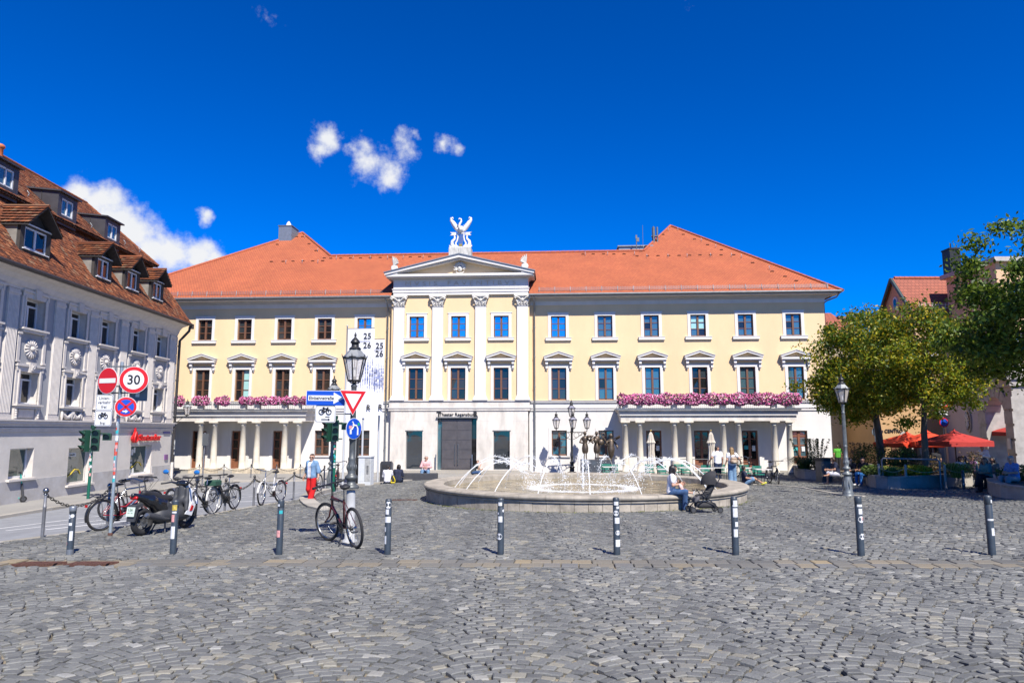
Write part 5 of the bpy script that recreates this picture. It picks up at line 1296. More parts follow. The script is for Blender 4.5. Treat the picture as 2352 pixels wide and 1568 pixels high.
for i, ((px, py), lab_, st_) in enumerate(BOL):
    p = at(px, py); o = thing('bollard', lab_, 'bollard', p, 0, 'bollards in a row across the square')
    mob('post', bme, o).scale = (1, 1, 1 if i else .89)
    if i == 0:
        MB().lathe([(.062, .78), (.064, .8), (.064, .85), (.055, .866), (.02, .872)], 20).obj('cap', m_zinc, o); MB().lathe([(.061, -.02), (.061, .09)], 20).obj('foot', m_zinc, o)
        st_ = [(.64, .08, .09, -.6, 0, 'disc'), (.66, .07, .08, .5, 0, 'scal'), (.52, .05, .06, .0, 0, 'rect'), (.25, .17, .055, .5, 0, 'rect'), (.27, .09, .03, -1.1, 0, 'rect'), (.17, .05, .04, -.9, 2, 'rect')]
    else: MB().ring((0, 0, BH - .02), (0, 0, 1), BR - .004, .004, 20, 4).obj('cap_ring', m_zinc, o)
    for s_ in st_: sticker(o, s_[0], s_[1], s_[2], s_[3], s_[4], shape=s_[5])
for (px, py, h, lab_) in [(2214, 1123, .78, 'short dark bollard before the long flower bed on the right')]:
    o = thing('bollard', lab_, 'bollard', at(px, py), 0); mob('post', bme, o).scale = (1, 1, h / BH); sticker(o, .3, .2, .05, .2, 0); sticker(o, .18, .08, .06, -.4, 0)

# ================================================================== CHAIN POSTS
m_steel2 = mat('galvanised_post', (.26, .26, .27), .5, met=.5, var=.25, vscale=8)
m_chain = mat('chain_iron', (.10, .095, .085), .55, met=.6, var=.3, vscale=20)
def chainpost(p, h, lab_, ball, grp):
    o = thing('chain_post', lab_, 'post', p, 0, grp)
    MB().lathe([(.034, -.08), (.034, h * .62), (.038, h * .63), (.038, h * .66), (.03, h * .67), (.03, h - .05)], 10).obj('post', m_steel2, o)
    hd = MB()
    if ball: hd.ball((0, 0, h), (.065, .065, .065), 14, 9)
    else: hd.ball((0, 0, h), (.045, .045, .06), 8, 6)
    hd.ring((0, 0, h - .07), (0, 0, 1), .04, .012, 12, 5); hd.obj('head', mat('polished_ball', (.3, .3, .31), .2, met=.9) if ball else m_chain, o)
    return Vector(p) + Vector((0, 0, h - .08))
def chain(a, b, sag, lab_, grp, link=.05):
    n = max(6, int((b - a).length * 1.08 / (link * 1.45))); mb = MB(); P = []
    for i in range(n + 1):
        u = i / n; P.append(a + (b - a) * u - Vector((0, 0, 4 * sag * u * (1 - u))))
    for i in range(n):
        d = (P[i + 1] - P[i]); l = d.length; c = (P[i] + P[i + 1]) / 2; d.normalize(); s_ = d.cross(Vector((0, 0, 1))).normalized(); w_ = s_ if i % 2 else s_.cross(d)
        q = [c + d * (l * .68) * math.cos(t) + w_ * (l * .36) * math.sin(t) for t in [2 * math.pi * k / 8 for k in range(8)]]
        mb.tube(q, link * .17, 4, closed=True)
    o = mb.obj('chain', m_chain); return tag(o, lab_, 'chain', grp)
cpx = [((97, 1233), 1.0, True), ((246, 1208), .98, True), ((449, 1180), .95, True), ((516, 1173), .9, False), ((582, 1162), .92, False), ((674, 1142), .88, False)]
cl = ['chain post with steel ball nearest the left edge of the photo', 'chain post with steel ball behind the red bicycle', 'chain post with steel ball among the parked bicycles', 'chain post hidden behind the black electric bicycle', 'slim chain post between black and white bicycles', 'slim chain post between white bicycle and woman in red']
tops = [chainpost(at(*p), h, l, bl, 'chain posts along the near kerb') for (p, h, bl), l in zip(cpx, cl)]
cn = ['chain drooping from the leftmost ball post to the red bicycle', 'chain between the red bicycle and the scooter', 'chain behind the white and black bicycles', 'chain between black bicycle and the slim post', 'chain behind the white city bicycle', 'chain beside the woman in red']
p7 = chainpost(at(744, 1118), .9, 'dark chain post just left of the far lamp post', False, 'chain posts along the near kerb')
tops.append(p7)
for i in range(6): chain(tops[i], tops[i + 1], .33 if i < 3 else .25, cn[i], 'chains along the near kerb', .055)
fp = [atz(x, 1096.6, WALKZ) for x in (456.5, 513.5, 576, 634.6, 689)]
ord_ = ['first', 'second', 'third', 'fourth', 'fifth']
ft = [chainpost(p, .74, 'thin chain post before the left portico, %s from the left' % ord_[i], False, 'chain posts before the left portico') for i, p in enumerate(fp)]
ft = [ft[0] + Vector((-2.0, .3, 0))] + ft + [ft[-1] + Vector((2.2, .3, 0))]
for i in range(len(ft) - 1): chain(ft[i], ft[i + 1], .26, 'thin sagging chain before the left portico, %s span from the left' % (ord_ + ['sixth'])[i], 'chains before the left portico', .05)

# ================================================================== STREET LAMPS
m_iron = mat('grey_cast_iron', (.20, .22, .225), .45, met=.35, var=.25, vscale=7, bump=.15, bscale=40)
m_black = mat('black_iron', (.035, .036, .038), .45, met=.4, var=.3, vscale=8)
m_lroof = mat('lantern_roof', (.30, .315, .32), .45, met=.3, var=.15, vscale=6)
m_lglass = bpy.data.materials.new('milky_lantern_glass'); m_lglass.use_nodes = True
t = m_lglass.node_tree; b = t.nodes['Principled BSDF']; b.inputs['Base Color'].default_value = (.72, .66, .6, 1); b.inputs['Roughness'].default_value = .1
tr_ = N(t, 'ShaderNodeBsdfTransparent'); ms = N(t, 'ShaderNodeMixShader', inp={'Fac': .42}); o_ = t.nodes['Material Output']; t.links.new(tr_.outputs[0], ms.inputs[1]); t.links.new(b.outputs[0], ms.inputs[2]); t.links.new(ms.outputs[0], o_.inputs[0])
def lantern(par, o, s=1.0, iron=m_black, roof=m_lroof):
    """six-sided gas lantern; parts hang on par at offset o"""
    x, y, z = o; H6 = [(math.cos(R(30 + 60 * k)), math.sin(R(30 + 60 * k))) for k in range(6)]
    ra, rb_, h = .235 * s, .125 * s, .46 * s; z1 = z + .06 * s; z2 = z1 + h
    f = MB()
    for cx, cy in H6: f.cyl((x + cx * rb_, y + cy * rb_, z1), (x + cx * ra, y + cy * ra, z2), .014 * s, .014 * s, 5)
    for k in range(6):
        (a, b2_), (c, d) = H6[k], H6[(k + 1) % 6]
        f.cyl((x + a * ra, y + b2_ * ra, z2), (x + c * ra, y + d * ra, z2), .02 * s, .02 * s, 5); f.cyl((x + a * rb_, y + b2_ * rb_, z1), (x + c * rb_, y + d * rb_, z1), .02 * s, .02 * s, 5)
        f.cyl((x + a * ra * 1.03, y + b2_ * ra * 1.03, z2), (x + a * ra * 1.15, y + b2_ * ra * 1.15, z2 + .07 * s), .014 * s, .004, 5)
    f.lathe([(.03 * s, 0), (.05 * s, .02 * s), (.03 * s, .05 * s)], 10, (x, y, z)); 
    for k in (0, 2, 4): f.tube([(x, y, z), (x + .09 * s * H6[k][0], y + .09 * s * H6[k][1], z + .02 * s), (x + rb_ * H6[k][0], y + rb_ * H6[k][1], z1)], .012 * s, 5)
    f.obj('lantern_frame', iron, par)
    for k in range(6):
        (a, b2_), (c, d) = H6[k], H6[(k + 1) % 6]; e = .975
        MB().quad((x + a * rb_ * e, y + b2_ * rb_ * e, z1), (x + c * rb_ * e, y + d * rb_ * e, z1), (x + c * ra * e, y + d * ra * e, z2), (x + a * ra * e, y + b2_ * ra * e, z2)).obj('lantern_pane', m_lglass, par)
    q = MB(); q.lathe([(ra * 1.04, z2), (ra * 1.02, z2 + .03 * s), (.11 * s, z2 + .17 * s), (.1 * s, z2 + .18 * s)], 6, (x, y, 0), sm=False)
    M6 = q; M6.lathe([(.13 * s, z2 + .18 * s), (.1 * s, z2 + .215 * s), (.075 * s, z2 + .23 * s), (.075 * s, z2 + .3 * s), (.1 * s, z2 + .305 * s), (.1 * s, z2 + .32 * s), (.07 * s, z2 + .37 * s), (.03 * s, z2 + .41 * s), (.018 * s, z2 + .43 * s), (.026 * s, z2 + .46 * s), (.02 * s, z2 + .49 * s), (.004, z2 + .53 * s)], 12, (x, y, 0), 1)
    q.obj('lantern_roof', [roof, iron], par)
    MB().cyl((x, y, z1), (x, y, z1 + .09 * s), .03 * s, .03 * s, 8).cyl((x, y, z1 + .09 * s), (x, y, z1 + .27 * s), .028 * s, .033 * s, 8, True, 1).cyl((x, y, z1 + .27 * s), (x, y, z2), .012 * s, .012 * s, 6).obj('mantle', [iron, m_notice], par)
def lamp_post(p, lab_, s=1.0, ped=0.0, iron=m_iron):
    o = thing('street_lamp', lab_, 'street lamp', p, 0, 'old fashioned street lamps')
    if ped: MB().lathe([(.15, -.1), (.14, .03), (.1, .06), (.085, ped + .66)], 16).obj('pedestal', mat('concrete_foot', (.45, .46, .47), .85, var=.15, vscale=6), o)
    z = ped
    pr_ = [(.20, z), (.2, z + .03), (.175, z + .05), (.185, z + .09), (.16, z + .13), (.15, z + .2), (.12, z + .62), (.1, z + .68), (.15, z + .7), (.16, z + .73), (.13, z + .76), (.085, z + .8), (.085, z + .86), (.125, z + .89), (.13, z + .93), (.095, z + .96), (.07, z + .99), (.09, z + 1.06), (.09, z + 1.16), (.07, z + 1.22), (.075, z + 1.25), (.075, z + 1.29), (.06, z + 1.31), (.06, z + 1.62), (.068, z + 1.63), (.068, z + 1.67), (.055, z + 1.69)]
    if ped: pr_ = pr_[8:]
    pr_ += [(.055, z + 1.7), (.045, 2.75), (.06, 2.77), (.06, 2.8), (.04, 2.83), (.05, 2.9), (.055, 3.02), (.07, 3.04), (.03, 3.08)]
    MB().lathe(pr_, 20).obj('lamp_post', iron, o)
    fl_ = MB()
    for k in range(12): a = 2 * math.pi * k / 12; fl_.cyl((.056 * math.cos(a), .056 * math.sin(a), z + 1.72), (.045 * math.cos(a), .045 * math.sin(a), 2.74), .009, .008, 4)
    fl_.obj('fluting', iron, o)
    lv = MB()
    for k in range(8): a = 2 * math.pi * k / 8; lv.ball((.088 * math.cos(a), .088 * math.sin(a), z + 1.11), (.02, .02, .055), 6, 4)
    for k in range(0 if ped else 6): a = 2 * math.pi * (k + .5) / 6; lv.tube([(.128 * math.cos(a), .128 * math.sin(a), z + .52), (.15 * math.cos(a), .15 * math.sin(a), z + .4), (.15 * math.cos(a), .15 * math.sin(a), z + .24)], [.012, .03, .012], 5)
    lv.obj('leaf_ornament', iron, o)
    lantern(o, (0, 0, 3.08), 1.0)
    o.scale = (s, s, s)
    return o
LB_ = at(803, 1243)
lamp_post(LB_, 'ornate grey street lamp carrying road signs, burgundy bicycle leaning on it', 1.03, .32, mat('dark_cast_iron', (.12, .13, .13), .45, met=.35, var=.3, vscale=7))
lamp_post(at(760, 1122), 'ornate street lamp further off behind the one way sign', 1.18, .0)
lamp_post(at(1948, 1138), 'single silvery street lamp standing alone in front of the planters', 1.06, .0)
# four-armed candelabrum before the theatre
p = aty(1314, 1083, 44.9); p.z = -.52
cd = thing('candelabra_lamp', 'four lantern black candelabra lamp between fountain and theatre wall', 'street lamp', p)
MB().lathe([(.3, -.05), (.3, .05), (.16, .1), (.14, .3), (.2, .36), (.11, .42), (.12, .6), (.16, .66), (.09, .72), (.085, 1.0), (.1, 1.05), (.075, 1.1), (.065, 2.55), (.09, 2.6), (.07, 2.68), (.05, 3.4), (.03, 3.5)], 14).obj('lamp_post', m_black, cd)
for k, a in enumerate((0, math.pi, -math.pi / 2)):
    L2 = .98; ca, sa = math.cos(a), math.sin(a); ar = MB()
    ar.tube([(0, 0, 2.55), (ca * .8, sa * .8, 2.55), (ca * L2, sa * L2, 2.63), (ca * L2, sa * L2, 2.75)], .028, 6)
    for r, q in ((.3, .16), (.55, .1)): ar.ring((ca * r, sa * r, 2.54 - q), (-sa, ca, 0), q, .014, 12, 4)
    ar.tube([(ca * .08, sa * .08, 2.1), (ca * .35, sa * .35, 2.22), (ca * .75, sa * .75, 2.52)], .018, 5)
    ar.obj('lamp_arm', m_black, cd); lantern(cd, (ca * L2, sa * L2, 2.75), 1.08, m_black, mat('violet_grey_roof', (.2, .2, .26), .5, met=.3))
lantern(cd, (0, 0, 3.5), 1.08, m_black, MATS['violet_grey_roof'])
# wall lantern on the corner of the grey house
wl = thing('wall_lantern', 'black wall lantern on a scrolled bracket at the corner of the grey house', 'lantern', lw(.05, -.0, 0), LRZ)
bk_ = MB(); bk_.tube([(0, 0, 2.95), (.25, -.75, 2.95)], .022, 6).tube([(0, 0, 2.5), (.1, -.3, 2.65), (.2, -.6, 2.95)], .016, 5).ring((.06, -.2, 2.85), (.95, .3, 0), .09, .01, 10, 4).tube([(0, 0, 2.45), (0, 0, 3.05)], .02, 5)
bk_.obj('bracket', m_black, wl); lantern(wl, (.25, -.75, 2.98), .95, m_black)

# ================================================================== ROAD SIGNS
m_sgr = mat('sign_red', (.62, .008, .012), .4); m_sgb = mat('sign_blue', (.005, .075, .52), .4); m_sgw = mat('sign_white', (.80, .81, .82), .4, var=.04); m_sgk = mat('sign_black', (.015, .015, .018), .5); m_sback = mat('sign_back', (.18, .2, .21), .5, met=.4)
def signthing(name, lab_, p, rz_, tilt=0.0): 
    o = thing(name, lab_, 'road sign', p, rz_); o.rotation_euler = (0, tilt, rz_); return o
def disc_(par, name, r, y, m, n=40): return MB().disc((0, y, 0), (0, 1, 0), r, n, .006).obj(name, m, par)
def bicycle_icon(par, s, x=0, z=0, y=-.012):
    b_ = MB(); t_ = .012 * s / .3
    for sx in (-.3, .3): b_.ring((x + sx * s, y, z - .08 * s), (0, 1, 0), .2 * s, t_, 20, 4)
    P = {'r': (-.3, -.08), 'b': (-.04, -.1), 's': (-.12, .18), 'h': (.2, .2), 'f': (.3, -.08), 'q': (-.14, .26), 'k': (.17, .3)}
    for a, c in ('rb', 'rs', 'bs', 'bh', 'sh', 'hf', 'sq', 'hk'): b_.cyl((x + P[a][0] * s, y, z + P[a][1] * s), (x + P[c][0] * s, y, z + P[c][1] * s), t_, t_, 5)
    b_.cyl((x - .22 * s, y, z + .27 * s), (x - .06 * s, y, z + .27 * s), t_ * 1.3, t_ * 1.3, 5); b_.cyl((x + .17 * s, y, z + .3 * s), (x + .27 * s, y, z + .27 * s), t_, t_, 5)
    return b_.obj('bicycle_symbol', m_sgk, par)
def plate(par, w_, h_, m=m_sgw, border=m_sgk, y=0.0):
    a = MB()
    pts = []
    for cx, cz, a0 in ((w_ / 2 - .03, h_ / 2 - .03, 0), (-w_ / 2 + .03, h_ / 2 - .03, 90), (-w_ / 2 + .03, -h_ / 2 + .03, 180), (w_ / 2 - .03, -h_ / 2 + .03, 270)):
        for k in range(4): q = R(a0 + 30 * k); pts.append((cx + .03 * math.cos(q), cz + .03 * math.sin(q)))
    a.prism(pts, y - .003, y + .003, 'y'); o = a.obj('plate', m, par)
    if border is not None:
        bb = MB(); k = len(pts); sc = lambda f: [(x - math.copysign(f, x), z - math.copysign(f, z)) for x, z in pts]
        i_, o2 = sc(.018), sc(.01); v = [(x, y - .0045, z) for x, z in o2] + [(x, y - .0045, z) for x, z in i_]
        bb.add(v, [(j, (j + 1) % k, k + (j + 1) % k, k + j) for j in range(k)]); bb.obj('border', border, par)
    return o
# sign pole on the left
SPp = at(253, 1229)
pol = thing('sign_pole', 'sticker covered steel sign pole between red bicycle and scooter', 'pole', SPp)
MB().tube([(0, 0, -.1), (0, 0, 3.85)], .036, 12).obj('post', mat('galvanised_pole', (.36, .42, .46), .45, met=.4, var=.15, vscale=6), pol)
MB().lathe([(.05, 0), (.05, .04), (.04, .06)], 12).obj('foot', m_rust, pol)
for k in range(22): sticker(pol, 1.15 + k * .082 + rnd.uniform(0, .03), rnd.uniform(.05, .09), rnd.uniform(.04, .075), rnd.uniform(-.9, .9), rnd.choice([0, 0, 0, 0, 4, 4, 2, 1]), .036)
pb = MB()
for z in (2.95, 3.15, 3.3, 3.75): pb.b2((-.3, .02, z - .015), (.3, .05, z + .015)); pb.lathe([(.045, z - .02), (.045, z + .02)], 10)
pb.obj('bracket', m_sback, pol)
def onpole(px, py, dy=-.06): return aty(px, py, SPp.y + dy)
s1 = signthing('no_entry_sign', 'round red no entry sign with white bar on the left pole', onpole(247.5, 874, -.09), R(-20))
disc_(s1, 'plate', .30, 0, m_sgw); disc_(s1, 'red_face', .287, -.0045, m_sgr); MB().b2((-.245, -.0115, -.052), (.245, -.008, .052)).obj('white_bar', m_sgw, s1)
s2 = signthing('speed_limit_sign', 'round red bordered thirty speed limit sign on the left pole', onpole(307.5, 872, -.09), R(14))
disc_(s2, 'plate', .305, 0, m_sgw); disc_(s2, 'red_ring', .295, -.0045, m_sgr); disc_(s2, 'white_face', .215, -.0095, m_sgw); text('30', .30, .002, m_sgk, 'lettering', s2, (0, -.0145, -.01), bold=.006, sx=.92)
s2b = signthing('rear_facing_sign', 'grey backs of further signs behind the thirty sign', onpole(300, 905, .08), R(25))
MB().b2((-.02, 0, -.15), (.34, .01, .34)).obj('plate', m_sback, s2b); MB().b2((.1, -.01, -.06), (.18, -.005, .1)).obj('sticker', m_notice, s2b)
s3 = signthing('no_stopping_sign', 'small blue and red no stopping sign with arrow on the left pole', onpole(289, 934, -.1), R(24))
disc_(s3, 'plate', .225, 0, m_sgw); disc_(s3, 'red_ring', .215, -.0045, m_sgr); disc_(s3, 'blue_face', .165, -.0095, m_sgb)
xx = MB()
for a in (48, -48): M_ = Matrix.Rotation(R(a), 3, 'Y'); xx.box((0, -.014, 0), (.045, .004, .36), 0, 0, 1, M_)
xx.obj('red_cross', m_sgr, s3); MB().prism([(-.06, -.115), (.0, -.115), (.0, -.14), (.05, -.1), (.0, -.06), (.0, -.085), (-.06, -.085)], -.019, -.0165, 'y').obj('arrow', m_sgw, s3)
s4 = signthing('supplementary_sign', 'white plate lettered Linienverkehr frei under the no entry sign', onpole(240, 924, -.08), R(-6))
plate(s4, .41, .35); [text(t_, .098, .001, m_sgk, 'lettering', s4, (0, -.007, z)) for t_, z in (('Linien-', .095), ('verkehr', 0), ('frei', -.1))]
s5 = signthing('supplementary_sign', 'white plate with bicycle symbol and frei, lowest on the left pole', onpole(237, 960, -.08), R(-6))
plate(s5, .41, .35); bicycle_icon(s5, .22, 0, .06); text('frei', .098, .001, m_sgk, 'lettering', s5, (0, -.007, -.115))
# signs on the lamp
def onlamp(px, py, dy=-.12): return aty(px, py, LB_.y + dy)
e1 = signthing('one_way_sign', 'blue one way sign lettered Einbahnstraße with white arrow on the lamp', onlamp(748, 914), R(0), R(.6))
plate(e1, .80, .31, m_sgw, None); MB().prism([(-.39, -.145), (.39, -.145), (.39, .145), (-.39, .145)], -.0065, -.0035, 'y').obj('blue_face', m_sgb, e1)
MB().prism([(-.355, -.055), (.165, -.055), (.165, -.118), (.375, 0), (.165, .118), (.165, .055), (-.355, .055)], -.011, -.0075, 'y').obj('white_arrow', m_sgw, e1)
t_ = text('Einbahnstraße', .098, .001, m_sgk, 'lettering', e1, (-.083, -.0135, -.002), bold=.002); t_.scale.x = .505 / t_.dimensions.x
e2 = signthing('supplementary_sign', 'white plate with bicycle and small arrow under the one way sign', onlamp(747.5, 950), 0, R(.6))
plate(e2, .42, .35); bicycle_icon(e2, .25, -.005, .06); MB().prism([(-.08, -.125), (.06, -.125), (.06, -.145), (.1, -.115), (.06, -.085), (.06, -.105), (-.08, -.105)], -.008, -.005, 'y').b2((.0, -.008, -.068), (.09, -.005, -.052)).obj('arrow', m_sgk, e2)
e3 = signthing('yield_sign', 'red and white triangular yield sign on the lamp post', onlamp(810.5, 927, -.1), R(38))
def tri(r, y, m, name): 
    q = [(r * math.cos(R(a)), r * math.sin(R(a))) for a in (-90, 30, 150)]; return MB().prism(q, y - .003, y + .003, 'y').obj(name, m, e3)
tri(.345, 0, m_sgw, 'plate'); tri(.325, -.006, m_sgr, 'red_border'); tri(.205, -.012, m_sgw, 'white_face')
for o_ in e3.children: o_.location.z += .1
e4 = signthing('cycle_path_sign', 'small blue round path sign with white symbols under the yield sign', onlamp(812.5, 984, -.1), R(57))
disc_(e4, 'plate', .215, 0, m_sgw); disc_(e4, 'blue_face', .205, -.0045, m_sgb)
MB().tube([(.1, -.01, -.13), (.1, -.01, .0), (.06, -.01, .06), (-.04, -.01, .07)], .02, 5).tube([(-.06, -.01, -.02), (0, -.01, .07), (-.05, -.01, .14)], .016, 5).box((-.09, -.01, -.06), (.05, .004, .1)).obj('white_symbols', m_sgw, e4)
MB().b2((-.14, -.011, .0), (-.06, -.008, .06)).obj('sticker', m_stk[2], e4); MB().b2((.1, -.011, .06), (.15, -.008, .12)).obj('sticker', mat('green_sticker', (.02, .4, .15), .5), e4)
bb = MB()
for z, x in ((onlamp(748, 914).z, -.42), (onlamp(748, 950).z, -.42)): bb.tube([(0, 0, z), (x, -.07, z)], .014, 6)
for z in (onlamp(810, 925).z, onlamp(810, 984).z): bb.tube([(0, 0, z), (.04, -.07, z)], .014, 6); bb.ring((0, 0, z), (0, 0, 1), .065, .012, 14, 5)
tag(bb.obj('sign_bracket', m_sback, None, (LB_.x, LB_.y, 0)), 'thin steel arms that hold the road signs on the big lamp', 'bracket')
# pole with edge-on sign on the traffic island
p = atz(464, 1120, -.5); o = thing('sign_pole', 'thin steel pole with edge on grey sign on the traffic island', 'pole', p)
MB().tube([(0, 0, -.2), (0, 0, 2.55)], .035, 8).obj('post', m_steel2, o); MB().b2((.02, -.3, 1.95), (.05, .3, 2.5)).obj('sign_plate', m_sback, o)
# right: pole with stickers by the arched door, and no-stopping signs far off
p = aty(2018, 1066, 44); p.z = gz(p.x, p.y); o = thing('sign_pole', 'sticker covered pole before the arched doorway on the right', 'pole', p)
MB().tube([(0, 0, -.1), (-.1, 0, 3.4)], .06, 8).obj('post', mat('pale_pole', (.4, .5, .55), .5), o); MB().disc((.05, .08, 2.6), (0, 1, 0), .3, 20, .02).obj('sign_plate', m_sback, o)
p = aty(2173, 1040, 42); p.z = gz(p.x, p.y); o = thing('no_stopping_sign', 'round blue no stopping sign beside the lilac wall on the right', 'road sign', p)
MB().tube([(0, .05, -.1), (0, .05, 4.6)], .04, 8).obj('post', m_steel2, o); MB().disc((0, -.02, 3.15), (0, 1, 0), .28, 24, .01).obj('red_ring', m_sgr, o); MB().disc((0, -.03, 3.15), (0, 1, 0), .22, 24, .01).obj('blue_face', m_sgb, o)
MB().disc((0, -.02, 4.2), (0, 1, 0), .32, 24, .01).obj('red_disc', m_sgr, o); MB().b2((-.27, -.04, 3.6), (.27, -.02, 3.85)).obj('white_plate', m_sgw, o); MB().b2((-.22, -.035, 4.15), (.22, -.03, 4.25)).obj('white_bar', m_sgw, o)

# ================================================================== TRAFFIC LIGHTS
m_tgreen = mat('signal_green', (.008, .05, .03), .45, var=.15); m_tpole = mat('green_pole', (.005, .12, .075), .45); m_lens = mat('dark_lens', (.02, .012, .01), .15)
def sighead(par, x, y, z, n, rz_):
    o = MB(); h = .3 * n; ca, sa = math.cos(rz_), math.sin(rz_)
    o.bbox((0, 0, h / 2), (.3, .2, h), .03); o = o.obj('signal_head', m_tgreen, par, (x, y, z), rz_)
    for k in range(n):
        zc = .15 + .3 * k
        MB().cyl((0, -.1, zc), (0, -.125, zc), .1, .1, 14).obj('signal_lens', m_lens, o)
        v = MB(); P = arc((0, -.1, zc), .115, R(-20), R(200), 12)
        for i in range(12): v.quad(P[i], P[i + 1], (P[i + 1][0], -.1 - .2 * (.4 + .6 * math.sin(R(-20) + R(220) * (i + 1) / 12) if True else 1), P[i + 1][2]), (P[i][0], -.1 - .2 * (.4 + .6 * math.sin(R(-20) + R(220) * i / 12)), P[i][2]))
        v.obj('visor', m_tgreen, o)
    return o
def trafficlight(p, lab_, hz, heads, stk, topcap=True):
    o = thing('traffic_light', lab_, 'traffic light', p)
    MB().tube([(0, 0, -.1), (0, 0, hz + 1.0)], .06, 10).obj('post', m_tpole, o)
    for (x, y, z, n, r_) in heads: sighead(o, x, y, z, n, r_)
    br_ = MB()
    for z in (hz + .12, hz + .8): br_.tube([(-.3, 0, z), (.3, 0, z)], .025, 6)
    br_.tube([(0, 0, hz + .75), (heads[-1][0], heads[-1][1], hz + .75)], .025, 6); br_.cyl((0, 0, hz + .95), (0, 0, hz + 1.1), .1, .1, 10); br_.obj('mounting', m_tgreen, o)
    for k in range(stk): sticker(o, .9 + .12 * k + rnd.uniform(0, .05), rnd.uniform(.06, .12), rnd.uniform(.06, .1), rnd.uniform(-.8, .8), rnd.choice([0, 0, 1, 2]), .06)
    return o
trafficlight(atz(202, 1146, -.66), 'green traffic light on the far pavement before the grey house', 1.93, [(-.24, -.05, 1.93, 3, R(-35)), (.16, -.05, 1.95, 3, R(20)), (.62, -.02, 2.4, 1, R(15))], 11)
trafficlight(at(766, 1124), 'green traffic light partly behind the far street lamp', 2.0, [(-.32, -.05, 2.0, 3, R(-40)), (.02, -.1, 2.02, 3, R(15)), (.42, -.04, 2.5, 1, R(15))], 12)

# ================================================================== CABINET, BIN, STELE, FLAGS
p = atz(840, 1114, -.45); o = thing('utility_cabinet', 'pale grey utility cabinet with dark vent lettering beside the flag poles', 'cabinet', p, R(-8))
m_cab = mat('pale_cabinet', (.62, .65, .67), .6, var=.1, vscale=3)
MB().bbox((0, 0, .66), (.62, .45, 1.35), .03).obj('body', m_cab, o); MB().b2((-.29, -.232, .2), (-.02, -.226, 1.28)).obj('door', m_cab, o); MB().b2((.0, -.232, .2), (.29, -.226, 1.28)).obj('door', mat('grey_cabinet_door', (.42, .43, .42), .6, var=.2, vscale=8), o)
vt = MB()
for k in range(7): vt.b2((.1, -.238, .55 + .06 * k), (.2, -.233, .58 + .06 * k))
vt.obj('vent', m_ink, o); MB().b2((-.34, -.26, 1.33), (.34, .26, 1.38)).obj('lid', m_cab, o); MB().b2((-.36, -.27, -.05), (.36, .27, .03)).obj('plinth', m_kerb, o)
p = atz(887, 1106, -.5); o = thing('litter_bin', 'dark rounded litter bin behind the two seated people', 'bin', p)
MB().prism([(-.3, 0), (.3, 0), (.3, .95), (.25, 1.05), (-.25, 1.05), (-.3, .95)], -.2, .2, 'y').obj('body', mat('dark_bin', (.04, .042, .05), .45, var=.2), o); MB().b2((-.2, -.215, .72), (.2, -.2, .88)).obj('opening', m_ink, o); MB().b2((.3, -.15, .1), (.33, .15, .95)).obj('side_panel', m_steel2, o)
p = at(815, 1110); o = thing('steel_stele', 'tall narrow grey steel stele behind the big street lamp', 'stele', p, R(-25))
MB().b2((-.1, -.12, .1), (.1, .12, 2.75)).obj('panel', mat('grey_stele', (.38, .4, .4), .5, met=.3, var=.15, vscale=3), o); MB().b2((-.1, -.12, -.15), (.1, .12, .35)).obj('foot', m_ink, o); MB().b2((.101, -.1, .3), (.106, .1, 2.7)).obj('side_face', m_ink, o)
m_flag = mat('white_flag_cloth', (.80, .80, .84), .8, var=.03)
m_dot = rmat('blue_grey_print', [(0, (.12, .14, .3)), (.4, (.2, .26, .55)), (.7, (.35, .38, .6)), (1, (.05, .05, .1))], .8, .05, 10, 0)
